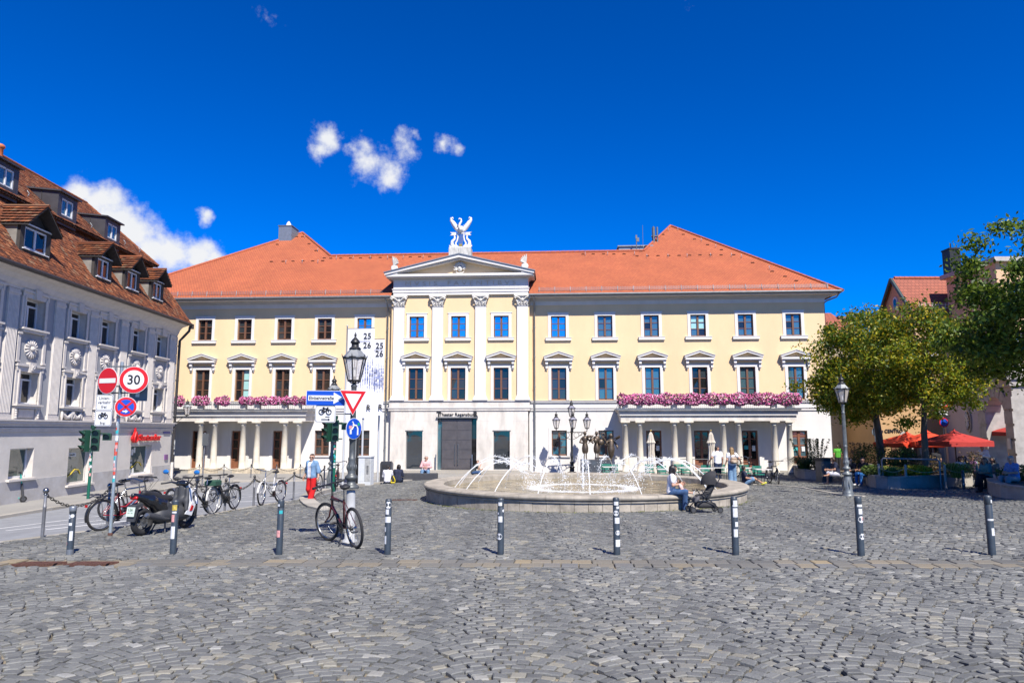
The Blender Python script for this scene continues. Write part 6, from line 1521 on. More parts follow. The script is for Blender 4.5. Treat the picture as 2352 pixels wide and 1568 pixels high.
def flag(p, h, w_, fh, lab_, sd):
    o = thing('flag', lab_, 'flag', p, TRZ); r2 = random.Random(sd)
    MB().lathe([(.055, -.3), (.05, h * .5), (.035, h), (.05, h + .01), (.03, h + .06)], 10).obj('flag_pole', mat('white_pole', (.62, .64, .66), .4, met=.2), o)
    MB().tube([(0, 0, h - .12), (w_ + .05, 0, h - .1)], .018, 6).obj('cross_arm', m_steel2, o)
    nx, nz_ = 14, 34; V = []; fx = lambda u, v: .06 * math.sin(3 * u + 2.5 * v + sd) * v + .16 * max(0, v - .75) * math.sin(4 * u) * 1.5
    for j in range(nz_ + 1):
        for i in range(nx + 1):
            u, v = i / nx, j / nz_; V.append((.06 + w_ * u + (.0 if v < .8 else -.5 * (v - .8) * u * .6), -.03 + fx(u, v), h - .14 - fh * v + (.25 * max(0, v - .85) * u if sd == 2 else 0)))
    F = [(j * (nx + 1) + i, j * (nx + 1) + i + 1, (j + 1) * (nx + 1) + i + 1, (j + 1) * (nx + 1) + i) for j in range(nz_) for i in range(nx)]
    mob('flag_cloth', numesh('flag_cloth', V, F, m_flag, None, True), o)
    dm = MB()
    for j in range(25):
        for i in range(11):
            u, v = .1 + .86 * i / 10, .3 + .42 * j / 24; d = 1 - abs(v - .51) / .24; q = .052 * max(.15, min(1, d * 1.5)) * (.45 + .55 * r2.random()) * (.3 + .7 * u if sd == 1 else 1.1 - .3 * u)
            if r2.random() < .93: dm.disc((.06 + w_ * u, -.045 + fx(u, v), h - .14 - fh * v), (0, 1, 0), q, 8, .004)
    me = dm.mesh('printed_dots', m_dot); a = me.attributes.new('tone', 'FLOAT', 'FACE'); a.data.foreach_set('value', [r2.random() for _ in me.polygons]); mob('printed_dots', me, o)
    x = .06 + w_ * .74
    text('25', .42, .002, m_ink, 'lettering', o, (x, -.06 + fx(.74, .08), h - .14 - fh * .085), bold=.004); text('26', .42, .002, m_ink, 'lettering', o, (x, -.06 + fx(.74, .19), h - .14 - fh * .19), bold=.004); text('Expeditionen', .11, .001, m_dot, 'lettering', o, (x - .12, -.055 + fx(.6, .14), h - .14 - fh * .138))
    text('R', .34, .002, m_ink, 'lettering', o, (.06 + w_ * .86, -.1 + fx(.86, .9), h - .14 - fh * .885), bold=.012)
    return o
p1 = atz(787, 1112, -.5); p2 = atz(830, 1112, -.5)
flag(p1, 7.9, 1.36, 4.5, 'left and higher of two white flags with 25 26 and blue dots', 1); flag(p2, 7.35, .95, 3.85, 'right and lower of two white flags with 25 26 and blue dots', 2)
p3 = atz(867, 1110, -.5); o = thing('flag_pole', 'bare white flag pole right of the utility cabinet', 'flag pole', p3); MB().lathe([(.055, -.3), (.05, 3), (.045, 6.2)], 10).obj('pole', MATS['white_pole'], o)
# low bench in one near-black colour before the theatre steps
q0, q1 = atz(925, 1104, -.5), atz(1000, 1102, -.5)
o = thing('low_bench', 'low dark bench where the man in pink shirt sits', 'bench', ((q0.x + q1.x) / 2, q0.y + .3, -.55)); MB().bbox((0, 0, .22), (q1.x - q0.x + .3, .5, .44), .02).obj('seat', mat('bench_near_black', (.05, .052, .06), .6, var=.2), o); MB().b2((-1.2, -.2, -.2), (1.2, .2, .0)).obj('base', mat('bench_near_black', (.05, .052, .06)), o)

# ================================================================== STATUES
m_bronze2 = mat('brown_bronze', (.15, .115, .085), .45, met=.65, var=.4, vscale=9, bump=.3, bscale=40)
p = aty(1367, 1086, 43.6); p.z = -.5
st = thing('musician_statue', 'bronze group of three musicians on a dark block before the theatre', 'statue', p)
MB().bbox((0, 0, .4), (1.75, .8, .95), .01).obj('plinth', mat('dark_plinth', (.06, .06, .068), .4, var=.3, vscale=3, col2=(.09, .11, .13)), st)
def musician(x, hh, arms, inst, skirt):
    b_ = MB(); z = .87
    for sx in (-.07, .07): b_.tube([(x + sx, -.03, z), (x + sx * .9, 0, z + .42)], [.032, .04], 6); b_.ball((x + sx, -.08, z + .02), (.05, .1, .03), 6, 4)
    b_.lathe([(.14, z + .38), (.19, z + .5), (.2, z + .7), (.15, z + .95), (.13, z + 1.0), (.17, z + 1.15), (.22, z + 1.33), (.13, z + 1.42), (.05, z + 1.45), (.05, z + 1.5)], 12, (x, 0, 0))
    b_.ball((x, -.02, z + 1.6), (.1, .11, .135), 10, 7); b_.ball((x, -.12, z + 1.58), (.025, .03, .03), 5, 4)
    for P in arms: b_.tube([(x + a, b2_, z + c) for a, b2_, c in P], [.075, .06, .05, .04][:len(P)], 7)
    b_.obj('figure', m_bronze2, st); i_ = MB(); inst(i_, x, z); i_.obj('instrument', m_bronze2, st)
def violin(m, x, z): m.ball((x + .22, -.26, z + 1.42), (.16, .05, .08), 8, 5); m.ball((x + .38, -.28, z + 1.42), (.11, .045, .07), 8, 5); m.tube([(x + .3, -.28, z + 1.42), (x + .75, -.35, z + 1.4)], .018, 5); m.tube([(x + .1, -.35, z + 1.15), (x + .6, -.3, z + 1.6)], .01, 4)
def flute_(m, x, z): m.tube([(x - .05, -.2, z + 1.3), (x - .55, -.3, z + 1.0)], .022, 6); m.ball((x - .1, -.25, z + 1.15), (.14, .1, .16), 8, 6); m.ball((x + .25, -.15, z + 1.05), (.2, .1, .2), 8, 6)
def horn(m, x, z): m.ring((x - .5, -.2, z + 1.65), (.2, 1, 0), .12, .03, 14, 6); m.tube([(x - .5, -.2, z + 1.5), (x - .3, -.2, z + 1.25), (x, -.2, z + 1.3)], [.06, .03, .025], 6); m.tube([(x + .2, -.2, z + 1.3), (x + .52, -.35, z + 1.55)], [.02, .07], 6)
musician(-.6, 1.7, [[(-.18, 0, 1.3), (-.32, -.05, 1.05), (-.08, -.22, 1.0)], [(.18, 0, 1.3), (.3, -.12, 1.1), (.36, -.28, 1.35)]], violin, 0)
musician(.12, 1.7, [[(-.18, 0, 1.3), (-.33, -.1, 1.1), (-.25, -.25, 1.0)], [(.18, 0, 1.3), (.32, -.05, 1.05), (.12, -.24, 1.0)]], flute_, 0)
b_ = MB(); x, z = 1.0, .42                                            # third player stands lower on one leg
b_.tube([(x, 0, -.1), (x, 0, 1.2)], [.04, .05], 6); b_.tube([(x, 0, .9), (x - .5, -.1, .85), (x - .55, -.1, .7)], [.05, .04, .03], 6); b_.lathe([(.1, 1.0), (.2, 1.3), (.24, 1.55), (.17, 1.7), (.22, 2.0), (.12, 2.12), (.05, 2.16), (.05, 2.22)], 12, (x, 0, 0)); b_.ball((x, -.03, 2.33), (.11, .12, .14), 10, 7)
b_.tube([(x - .18, 0, 2.0), (x - .4, -.1, 1.75), (x - .15, -.25, 1.75)], [.07, .06, .04], 6); b_.tube([(x + .18, 0, 2.0), (x + .4, -.05, 1.65), (x + .35, -.2, 1.55)], [.07, .06, .04], 6); b_.obj('figure', m_bronze2, st)
i_ = MB(); horn(i_, x, z + .3); i_.tube([(x + .1, -.2, 2.1), (x + .5, -.4, 2.3)], [.02, .08], 6); i_.obj('instrument', m_bronze2, st)
# ================================================================== SMOOTH BODIES
def nets(fn, lo, hi, h):
    """surface nets: quad mesh of the zero level of fn(points)"""
    lo = np.asarray(lo, float); hi = np.asarray(hi, float); n = np.maximum(3, np.ceil((hi - lo) / h).astype(int) + 1)
    ax = [lo[i] + h * np.arange(n[i]) for i in range(3)]
    X = np.stack(np.meshgrid(*ax, indexing='ij'), -1); D = fn(X.reshape(-1, 3)).reshape(n)
    ins = D < 0
    cn = n - 1; cnt = np.zeros(cn); acc = np.zeros((*cn, 3))
    def sl(o): return tuple(slice(o[i], o[i] + cn[i]) for i in range(3))
    C = [(i, j, k) for i in (0, 1) for j in (0, 1) for k in (0, 1)]
    for a in C:
        for ax_ in range(3):
            if a[ax_] == 0:
                b = list(a); b[ax_] = 1; da, db = D[sl(a)], D[sl(b)]; cr = (da < 0) != (db < 0)
                t = np.where(cr, da / np.where(np.abs(da - db) < 1e-12, 1, da - db), 0)
                p = np.zeros((*cn, 3)); p += np.array(a, float); p[..., ax_] += t
                acc += p * cr[..., None]; cnt += cr
    act = cnt > 0; idx = -np.ones(cn, int); idx[act] = np.arange(act.sum())
    ijk = np.argwhere(act); V = lo + h * (ijk + acc[act] / cnt[act][:, None])
    F = []
    for ax_ in range(3):
        u, v = (ax_ + 1) % 3, (ax_ + 2) % 3
        d0 = np.take(ins, range(n[ax_] - 1), ax_); d1 = np.take(ins, range(1, n[ax_]), ax_); cr = d0 != d1
        e = np.argwhere(cr)
        ok = (e[:, u] > 0) & (e[:, v] > 0) & (e[:, u] < cn[u]) & (e[:, v] < cn[v]); e = e[ok]
        if not len(e): continue
        def g(du, dv): q = e.copy(); q[:, u] -= du; q[:, v] -= dv; return idx[q[:, 0], q[:, 1], q[:, 2]]
        f = np.stack([g(1, 1), g(0, 1), g(0, 0), g(1, 0)], 1); fl = d0[e[:, 0], e[:, 1], e[:, 2]]
        f[~fl] = f[~fl][:, ::-1]; F.append(f)
    return V, (np.concatenate(F) if F else np.zeros((0, 4), int))
def cones(prims, k):
    """smooth union of tapered capsules (a, b, ra, rb) and ellipsoids ('e', centre, radii)"""
    def fn(P):
        d = np.full(len(P), 9.0)
        for q in prims:
            if isinstance(q[0], str):
                c, r = np.asarray(q[1], float), np.asarray(q[2], float); w = (P - c) / r; l = np.sqrt((w * w).sum(1)); m = np.sqrt(((w / r) ** 2).sum(1)) + 1e-9; e = l * (l - 1) / m
            else:
                a, b = np.asarray(q[0], float), np.asarray(q[1], float); ab = b - a; t = np.clip(((P - a) @ ab) / max(1e-9, ab @ ab), 0, 1)
                e = np.linalg.norm(P - a - t[:, None] * ab, axis=1) - (q[2] + (q[3] - q[2]) * t)
            hh = np.clip(.5 + .5 * (d - e) / k, 0, 1); d = d * (1 - hh) + e * hh - k * hh * (1 - hh)
        return d
    return fn
def bounds(prims, m=.05):
    P = []
    for q in prims:
        if isinstance(q[0], str): c, r = np.asarray(q[1], float), np.asarray(q[2], float); P += [c - r, c + r]
        else: r = max(q[2], q[3]); P += [np.minimum(q[0], q[1]) - r, np.maximum(q[0], q[1]) + r]
    P = np.array(P); return P.min(0) - m, P.max(0) + m
def blob(name, prims, m, par, k=.03, h=.02, cut=None):
    lo, hi = bounds(prims, h * 2); f0 = cones(prims, k)
    f = f0 if cut is None else (lambda P: np.maximum(f0(P), cut(P)))
    V, F = nets(f, lo, hi, h)
    return mob(name, numesh(name, V, F, m, None, True), par)
# ================================================================== BICYCLES
m_tyre = mat('tyre_rubber', (.018, .018, .02), .8, var=.2, vscale=20); m_alu = mat('aluminium', (.5, .51, .52), .3, met=.9); m_bblack = mat('black_paint', (.015, .016, .018), .35, coat=.3); m_sadd = mat('black_saddle', (.02, .02, .022), .6)
m_orange = mat('amber_reflector', (.6, .2, .02), .3); m_rlight = mat('red_reflector', (.5, .01, .01), .2)
WR = .335
def wheel_meshes(tm, rimm):
    a = MB().ring((0, 0, 0), (0, 1, 0), WR - .02, .024, 36, 8).mesh('tyre', tm); b = MB().ring((0, 0, 0), (0, 1, 0), WR - .045, .011, 36, 5).mesh('rim', rimm)
    s_ = MB(); s_.cyl((0, -.04, 0), (0, .04, 0), .02, .02, 8)
    for k in range(20): q = 2 * math.pi * k / 20; y = .025 if k % 2 else -.025; s_.cyl((.015 * math.cos(q + .6), y, .015 * math.sin(q + .6)), ((WR - .05) * math.cos(q), 0, (WR - .05) * math.sin(q)), .0019, .0019, 3, False)
    return a, b, s_.mesh('spokes', m_alu)
WHM = {}
def wheel(par, x, key, tm, rimm):
    if key not in WHM: WHM[key] = wheel_meshes(tm, rimm)
    a, b, c = WHM[key]; o = mob('wheel', a, par, (x, 0, WR)); mob('rim', b, o); sp_ = mob('spokes', c, o); o.rotation_euler = (0, rnd.uniform(0, 1), 0); return o
def bicycle(lab_, p, heading, col, style='diamond', bar='flat', guard=None, rack=False, lean=0.0, steer=0.0, tyre=None, rim=None, basket=None, lock=False, seat_h=.95, saddle=None, ebike=False, group='parked bicycles', size=1.08):
    o = thing('bicycle', lab_, 'bicycle', p, heading, group); o.rotation_euler = (lean, 0, heading); o.scale = (size,) * 3
    fm = col; rx, fx = -.52, .56; BBx, BBz = -.09, .29
    st = Vector((-.2, 0, .78)); hb, ht = Vector((.35, 0, .60)), Vector((.31, 0, .80)); bbp = Vector((BBx, 0, BBz)); ra = Vector((rx, 0, WR))
    f = MB(); tr = .021 if not ebike else .03
    f.cyl(bbp, st, .019, .019, 8); f.cyl(hb, ht, .024, .024, 8)
    if style == 'diamond': f.cyl(st + Vector((.01, 0, -.05)), ht - Vector((0, 0, .03)), tr, tr, 8); f.cyl(bbp, hb + Vector((0, 0, .02)), tr * 1.2, tr * 1.1, 8)
    elif style == 'lady':
        f.tube([bbp, bbp + Vector((.12, 0, .04)), hb + Vector((-.06, 0, -.02)), hb + Vector((0, 0, .03))], tr, 8); f.tube([bbp + Vector((-.06, 0, .19)), bbp + Vector((.1, 0, .18)), hb + Vector((-.05, 0, .1)), ht - Vector((0, 0, .03))], tr * .9, 8)
    else: f.tube([bbp, bbp + Vector((.2, 0, .12)), hb + Vector((0, 0, .03))], tr * 1.7, 8); f.tube([st - Vector((0, 0, .2)), bbp + Vector((.25, 0, .25)), ht - Vector((0, 0, .06))], tr, 8)
    for sy in (-.035, .035):
        f.cyl(bbp + Vector((0, sy * .6, 0)), ra + Vector((0, sy * 1.4, 0)), .009, .008, 6); f.cyl(st + Vector((0, sy * .5, -.06)), ra + Vector((0, sy * 1.4, 0)), .008, .007, 6)
    f.obj('frame', fm, o)
    wheel(o, rx, (tyre or m_tyre).name + (rim or m_alu).name, tyre or m_tyre, rim or m_alu)
    fk = bpy.data.objects.new('steering', None); 
    ax = (ht - hb).normalized(); F_ = MB(); 
    def sr(v):                                                        # turn a point about the steering axis
        return hb + Matrix.Rotation(steer, 3, ax) @ (Vector(v) - hb)
    for sy in (-.05, .05): F_.tube([sr((.35, sy * .6, .60)), sr((.40, sy, .45)), sr((fx, sy, WR))], [.018, .017, .012], 6)
    F_.cyl(sr((.35, -.03, .6)), sr((.35, .03, .6)), .015, .015, 6); F_.obj('fork', fm, o)
    w_ = wheel(o, 0, (tyre or m_tyre).name + (rim or m_alu).name, tyre or m_tyre, rim or m_alu); w_.location = sr((fx, 0, WR)); w_.rotation_euler = (0, 0, steer)
    H = MB(); H.cyl(ht, ht + ax * .16, .014, .014, 6); top = ht + ax * .18
    if bar == 'flat': P = [(.36, .33, 1.0), (.40, .2, 1.0), (.42, 0, .99), (.40, -.2, 1.0), (.36, -.33, 1.0)]
    elif bar == 'city': P = [(.08, .29, 1.03), (.2, .3, 1.05), (.36, .22, 1.06), (.39, 0, 1.0), (.36, -.22, 1.06), (.2, -.3, 1.05), (.08, -.29, 1.03)]
    else: P = [(.42, .21, .82), (.52, .22, .85), (.52, .22, .93), (.42, .21, .97), (.36, 0, .97), (.42, -.21, .97), (.52, -.22, .93), (.52, -.22, .85), (.42, -.21, .82)]
    P = [sr(v) for v in P]; H.tube(P, .016, 6); H.cyl(top, P[len(P) // 2], .014, .014, 6); H.obj('handlebar', m_bblack if bar != 'city' else m_alu, o)
    g = MB(); 
    for a, b in ((P[0], P[1]), (P[-1], P[-2])): d = b - a; g.cyl(a, a + d * min(1, .12 / d.length), .022, .022, 7); g.tube([a + d * .9 + Vector((.02, 0, -.01)), a + d * .3 + Vector((.06, 0, -.02))], .007, 4)
    g.obj('grip', m_sadd, o)
    MB().cyl(st - Vector((0, 0, .03)), (-.235, 0, seat_h - .04), .013, .013, 6).obj('seat_post', m_alu, o)
    S_ = MB(); S_.prism([(-.16, -.075), (-.15, .075), (-.05, .07), (.13, .02), (.13, -.02), (-.05, -.07)], seat_h - .045, seat_h, 'z'); v0 = len(S_.v)
    S_ = [(('e', (-.31, 0, seat_h - .01), (.085, .085, .035))), ((-.3, 0, seat_h - .01), (-.1, 0, seat_h - .01), .04, .02)]
    blob('saddle', S_, saddle or m_sadd, o, .04, .015)
    C = MB(); C.cyl((BBx, .05, BBz), (BBx, .056, BBz), .09, .09, 18); C.ring((BBx, .053, BBz), (0, 1, 0), .092, .006, 18, 4); C.cyl((BBx, -.075, BBz), (BBx, .075, BBz), .016, .016, 8)
    for sy, q in ((.07, .5), (-.07, .5 + math.pi)): e = (BBx + .17 * math.cos(q), sy, BBz + .17 * math.sin(q)); C.cyl((BBx, sy, BBz), e, .011, .009, 6); C.box((e[0], sy + math.copysign(.05, sy), e[2]), (.09, .09, .022))
    C.cyl((BBx, .053, BBz + .085), (rx, .053, WR + .035), .005, .005, 4); C.cyl((BBx, .053, BBz - .085), (rx, .053, WR - .035), .005, .005, 4); C.cyl((rx, .03, WR), (rx, .06, WR), .04, .03, 10); C.obj('crankset', m_bblack, o)
    if guard:
        for (cx, a0, a1, fr) in ((rx, R(0), R(200), False), (fx, R(10), R(150), True)):
            q = MB(); pr_ = [(-.03, 0), (-.018, .012), (.018, .012), (.03, 0)]; V = []; n = 18
            for i in range(n + 1):
                t_ = a0 + (a1 - a0) * i / n
                for yy_, dz in pr_:
                    v = Vector((cx + (WR + .018 + dz) * math.cos(t_), yy_, WR + (WR + .018 + dz) * math.sin(t_))); V.append(sr(v) if fr else v)
            q.add(V, [(i * 4 + j, (i + 1) * 4 + j, (i + 1) * 4 + j + 1, i * 4 + j + 1) for i in range(n) for j in range(3)], 0, True); q.obj('mudguard', guard, o)
        MB().box((rx - .36, 0, WR + .22), (.03, .06, .05)).obj('rear_light', m_rlight, o)
        l_ = MB(); l_.ball(sr((.42, 0, .72)), (.045, .035, .04), 8, 6); l_.obj('headlight', m_alu, o)
    if rack:
        k = MB()
        for sy in (-.06, 0, .06): k.cyl((-.25, sy, .735), (rx - .2, sy, .735), .006, .006, 5)
        for x in (-.3, -.5, rx - .18): k.cyl((x, -.06, .735), (x, .06, .735), .006, .006, 5)
        for sy in (-.06, .06): k.cyl((rx - .1, sy, .735), (rx, sy, WR), .005, .005, 5)
        k.obj('luggage_rack', m_bblack, o)
    if basket: MB().bbox((rx - .02, 0, .8), (.34, .3, .14), .03).obj('rack_bag', basket, o)
    K = MB().tube([(BBx - .1, .06, BBz - .02), (BBx - .16, .2, .01)], .01, 5).obj('kickstand', m_bblack, o)
    ca = MB().tube([P[1], P[1] + Vector((.12, 0, -.02)), sr((.5, .02, .8)), hb + Vector((.02, .02, .1))], .004, 4).tube([P[-2], P[-2] + Vector((.14, 0, -.05)), hb + Vector((.03, -.02, .0))], .004, 4).obj('cables', m_bblack, o)
    if ebike: MB().tube([bbp + Vector((.06, 0, .05)), hb + Vector((-.04, 0, -.03))], .05, 8).box((BBx, 0, BBz + .02), (.2, .1, .18)).obj('battery', m_bblack, o); MB().bbox(sr((.42, 0, .75)), (.08, .14, .12), .02).obj('front_carrier_light', m_bblack, o)
    else: MB().tube([bbp + Vector((.2, 0, .14)), bbp + Vector((.25, 0, .2))], .03, 7).obj('bottle_cage', m_bblack, o)
    if lock: MB().tube([(-.1, .05, .74), (.1, .12, .78), (.25, .05, .74)], .012, 5).obj('cable_lock', m_bblack, o)
    return o
def byw(front, rear):
    """mid point and heading from the two tyre contact points"""
    f, r = at(*front), at(*rear); d = (f - r); h = math.atan2(d.y, d.x); m = (f + r) / 2; return m, h
m_burg = mat('burgundy_paint', (.075, .012, .016), .3, coat=.5); m_redb = mat('red_frame_paint', (.30, .015, .025), .35, coat=.4); m_whb = mat('white_frame_paint', (.68, .66, .62), .35, coat=.3); m_anth = mat('anthracite_paint', (.03, .035, .04), .4, coat=.2); m_chrome = mat('chrome', (.6, .6, .6), .15, met=1)
m, h = byw((759, 1241), (821, 1258)); bicycle('burgundy hybrid bicycle leaning against the big street lamp', m, h, m_burg, 'diamond', 'flat', None, False, -.13, .25, lock=True, seat_h=1.0, size=1.15)
r_ = at(234, 1218); hd = R(62); m = r_ + Vector((math.cos(hd), math.sin(hd), 0)) * .52; m.z = gz(m.x, m.y)
bicycle('old red lady bicycle with black bag saddle beside the left sign pole', m, hd, m_redb, 'lady', 'city', m_bblack, True, .05, .25, rim=m_chrome, seat_h=.98)
m, h = byw((494, 1178), (536, 1169.5)); bicycle('black electric bicycle with wide handlebar facing the camera', m, h, m_anth, 'step', 'flat', m_bblack, True, .02, -.3, ebike=True, seat_h=.94)
m, h = byw((449, 1188), (479, 1181.5)); bicycle('bicycle with white tyres and green rack bag among those behind the scooter', m, h, m_bblack, 'diamond', 'flat', m_whb, True, .03, .2, tyre=mat('whitewall_tyre', (.5, .49, .46), .7), basket=mat('green_bag', (.02, .08, .05), .8))
m, h = byw((430, 1191), (405, 1181)); bicycle('silver bicycle half hidden right behind the scooter', m, h + .3, m_whb, 'diamond', 'flat', m_alu, False, .03, -.2)
m, h = byw((605.5, 1158.7), (637, 1153.7)); bicycle('white city bicycle with bag on the handlebar by the chain', m, h, m_whb, 'lady', 'city', m_whb, True, .03, .25, rim=m_chrome)
m, h = byw((701, 1138), (742, 1129)); bicycle('pale road bicycle partly hidden by the woman in red', m, h, mat('pink_white_paint', (.6, .5, .5), .4), 'diamond', 'drop', None, False, .03, .3)
m = at(773, 1121); bicycle('dark red bicycle between green traffic light and big lamp', m, R(100), m_burg, 'diamond', 'city', m_bblack, True, .04, .2)
m, h = byw((1790, 1111), (1768, 1108)); bicycle('dark city bicycle standing right of the cafe tables', m, h, m_bblack, 'diamond', 'flat', m_bblack, False, .03, -.3)
m = at(1708, 1094); bicycle('black bicycle behind the woman with backpack', m, R(20), m_bblack, 'diamond', 'city', m_bblack, False, .03, .2)
m = at(300, 1190); m.x -= .0; bicycle('silver bicycle whose handlebar shows between red bicycle and scooter', m, R(60), m_chrome, 'diamond', 'flat', None, False, .03, .1)

# ================================================================== MOTOR SCOOTER
rw, fw_ = at(324, 1229), at(411, 1214); dv = fw_ - rw; hd = math.atan2(dv.y, dv.x)
mid = rw + Vector((math.cos(hd), math.sin(hd), 0)) * .68; mid.z = gz(mid.x, mid.y)
sc_o = thing('motor_scooter', 'black and white maxi scooter with blue mirrors parked by the kerb', 'motor scooter', mid, hd); sc_o.rotation_euler = (-.0, 0, hd)
m_sblk = mat('gloss_black_fairing', (.012, .013, .016), .22, coat=.6, spec=.6); m_swht = mat('white_fairing', (.72, .73, .74), .25, coat=.5); m_sgry = mat('grey_plastic', (.05, .052, .057), .6); m_mirror = mat('blue_mirror', (.03, .22, .62), .15, met=.3)
for x, r in ((-.68, .30), (.68, .29)):
    w_ = MB().ring((0, 0, 0), (0, 1, 0), r - .065, .066, 30, 10).obj('wheel', m_tyre, sc_o, (x, 0, r)); rm__ = MB().ring((0, 0, 0), (0, 1, 0), r - .13, .02, 24, 6).cyl((0, -.07, 0), (0, .07, 0), .045, .045, 10)
    for k in range(5): a = 2 * math.pi * k / 5; rm__.cyl((0, 0, 0), ((r - .13) * math.cos(a), 0, (r - .13) * math.sin(a)), .02, .016, 6)
    rm__.obj('rim', m_sgry, w_); MB().cyl((0, -.05, 0), (0, -.055, 0), .1, .1, 16).obj('brake_disc', m_steel, w_)
blob('tail_body', [((-.1, 0, .62), (-.5, 0, .73), .15, .14), ((-.5, 0, .75), (-.98, 0, .9), .13, .05), ((-.3, 0, .6), (.0, 0, .45), .15, .15)], m_sblk, sc_o, .06, .022)
blob('seat', [((.1, 0, .735), (-.25, 0, .75), .08, .11), ((-.3, 0, .82), (-.68, 0, .92), .09, .07)], m_sadd, sc_o, .05, .022)
blob('floor_board', [((.55, .0, .36), (-.2, 0, .38), .17, .19), ((.1, 0, .45), (-.1, 0, .6), .14, .16)], m_sgry, sc_o, .05, .025)
blob('leg_shield', [((.44, .2, .45), (.52, .15, .92), .05, .05), ((.44, -.2, .45), (.52, -.15, .92), .05, .05), ((.48, -.13, .65), (.5, .13, .65), .07, .07), ((.5, 0, .5), (.5, 0, .98), .09, .08)], m_sgry, sc_o, .06, .025)
blob('front_fairing', [((.55, .17, .45), (.56, .16, .88), .07, .07), ((.55, -.17, .45), (.56, -.16, .88), .07, .07), ((.74, 0, .62), (.6, 0, 1.0), .1, .1), ((.68, .1, .55), (.68, -.1, .55), .1, .1)], m_swht, sc_o, .07, .025)
blob('front_mudguard', [((.88, 0, .5), (.62, 0, .6), .07, .08), ((.62, 0, .6), (.45, 0, .42), .07, .06)], m_swht, sc_o, .05, .022)
for sy in (-1, 1): MB().prism([(.36, .36), (.58, .3), (.7, .56), (.58, .62)], sy * .235 - .01, sy * .235 + .01, 'y').obj('side_panel', m_swht, sc_o); MB().prism([(.5, .42), (.58, .42), (.62, .52), (.56, .55)], sy * .25 - .008, sy * .25 + .008, 'y').obj('indicator', m_rlight, sc_o)
blob('engine', [((-.68, .16, .32), (-.2, .15, .34), .07, .1), ((-.3, .0, .36), (-.05, 0, .4), .12, .13)], m_sgry, sc_o, .05, .025)
MB().tube([(-.1, -.2, .3), (-.3, -.24, .32), (-.5, -.25, .38), (-.82, -.26, .46)], [.03, .05, .075, .07], 10).cyl((-.82, -.26, .46), (-.86, -.26, .475), .05, .045, 10, True, 1).obj('exhaust', [m_sgry, m_alu], sc_o)
blob('rear_light', [((-.95, -.06, .84), (-.95, .06, .84), .04, .04)], m_rlight, sc_o, .02, .015)
MB().prism([(-.8, .72), (-.98, .68), (-1.02, .34), (-.98, .34), (-.9, .62), (-.78, .66)], -.1, .1, 'y').obj('rear_mudguard', m_sgry, sc_o)
pl_ = MB().box((-1.02, 0, .55), (.008, .21, .2), 0, 0, 1, Matrix.Rotation(R(10), 3, 'Y')).obj('number_plate', mat('pale_green_plate', (.62, .72, .62), .5), sc_o)
t_ = text('134', .085, .001, m_sgb if False else mat('green_ink', (.02, .12, .06), .6), 'lettering', pl_, (-1.035, 0, .595)); t_.rotation_euler = (math.pi / 2 , 0, -math.pi / 2)
t_ = text('RUR', .075, .001, mat('green_ink', (.02, .12, .06)), 'lettering', pl_, (-1.03, 0, .505)); t_.rotation_euler = (math.pi / 2, 0, -math.pi / 2)
hb_ = MB().tube([(.36, .36, 1.06), (.44, .26, 1.08), (.5, .1, 1.04), (.5, -.1, 1.04), (.44, -.26, 1.08), (.36, -.36, 1.06)], [.018, .02, .035, .035, .02, .018], 8); hb_.obj('handlebar', m_sblk, sc_o)
blob('instrument_cowl', [((.5, -.1, 1.05), (.5, .1, 1.05), .07, .07), ((.5, 0, 1.05), (.62, 0, 1.0), .08, .07)], m_sblk, sc_o, .04, .02)
for sy in (-1, 1):
    MB().tube([(.45, sy * .25, 1.09), (.47, sy * .33, 1.2), (.45, sy * .40, 1.29)], .01, 5).obj('mirror_arm', m_sblk, sc_o); MB().ball((.44, sy * .44, 1.32), (.03, .085, .055), 12, 8).obj('mirror', m_mirror, sc_o)
    MB().cyl((.36, sy * .36, 1.06), (.30, sy * .44, 1.05), .02, .02, 8).obj('grip', m_sadd, sc_o)
MB().tube([(-.1, .1, .3), (-.16, .16, .1), (-.2, .2, .0)], .018, 6).tube([(-.1, -.1, .3), (-.16, -.16, .1), (-.2, -.2, .0)], .018, 6).cyl((-.2, .2, .01), (-.2, -.2, .01), .018, .018, 6).obj('centre_stand', m_sgry, sc_o)
# turquoise kick scooter on the far pavement
p = atz(20, 1154, -.63); ks = thing('kick_scooter', 'turquoise electric kick scooter on the pavement by the grey house', 'scooter', p, R(35))
m_turq = mat('turquoise_paint', (.02, .46, .36), .4)
MB().bbox((-.05, 0, .17), (.75, .16, .05), .01).obj('deck', m_turq, ks)
for x in (-.46, .46): MB().ring((0, 0, 0), (0, 1, 0), .09, .03, 18, 7).cyl((0, -.03, 0), (0, .03, 0), .07, .07, 12, True, 1).obj('wheel', [m_tyre, m_sgry], ks, (x, 0, .12))
MB().tube([(.46, 0, .14), (.42, 0, .3), (.36, 0, .72)], .045, 8).obj('stem_cover', m_sgry, ks); MB().tube([(.36, 0, .7), (.3, 0, 1.1)], .028, 8).obj('stem', m_turq, ks); MB().tube([(.24, .25, 1.14), (.3, 0, 1.12), (.24, -.25, 1.14)], .018, 6).box((.29, 0, 1.14), (.09, .12, .08)).obj('handlebar', m_sadd, ks)

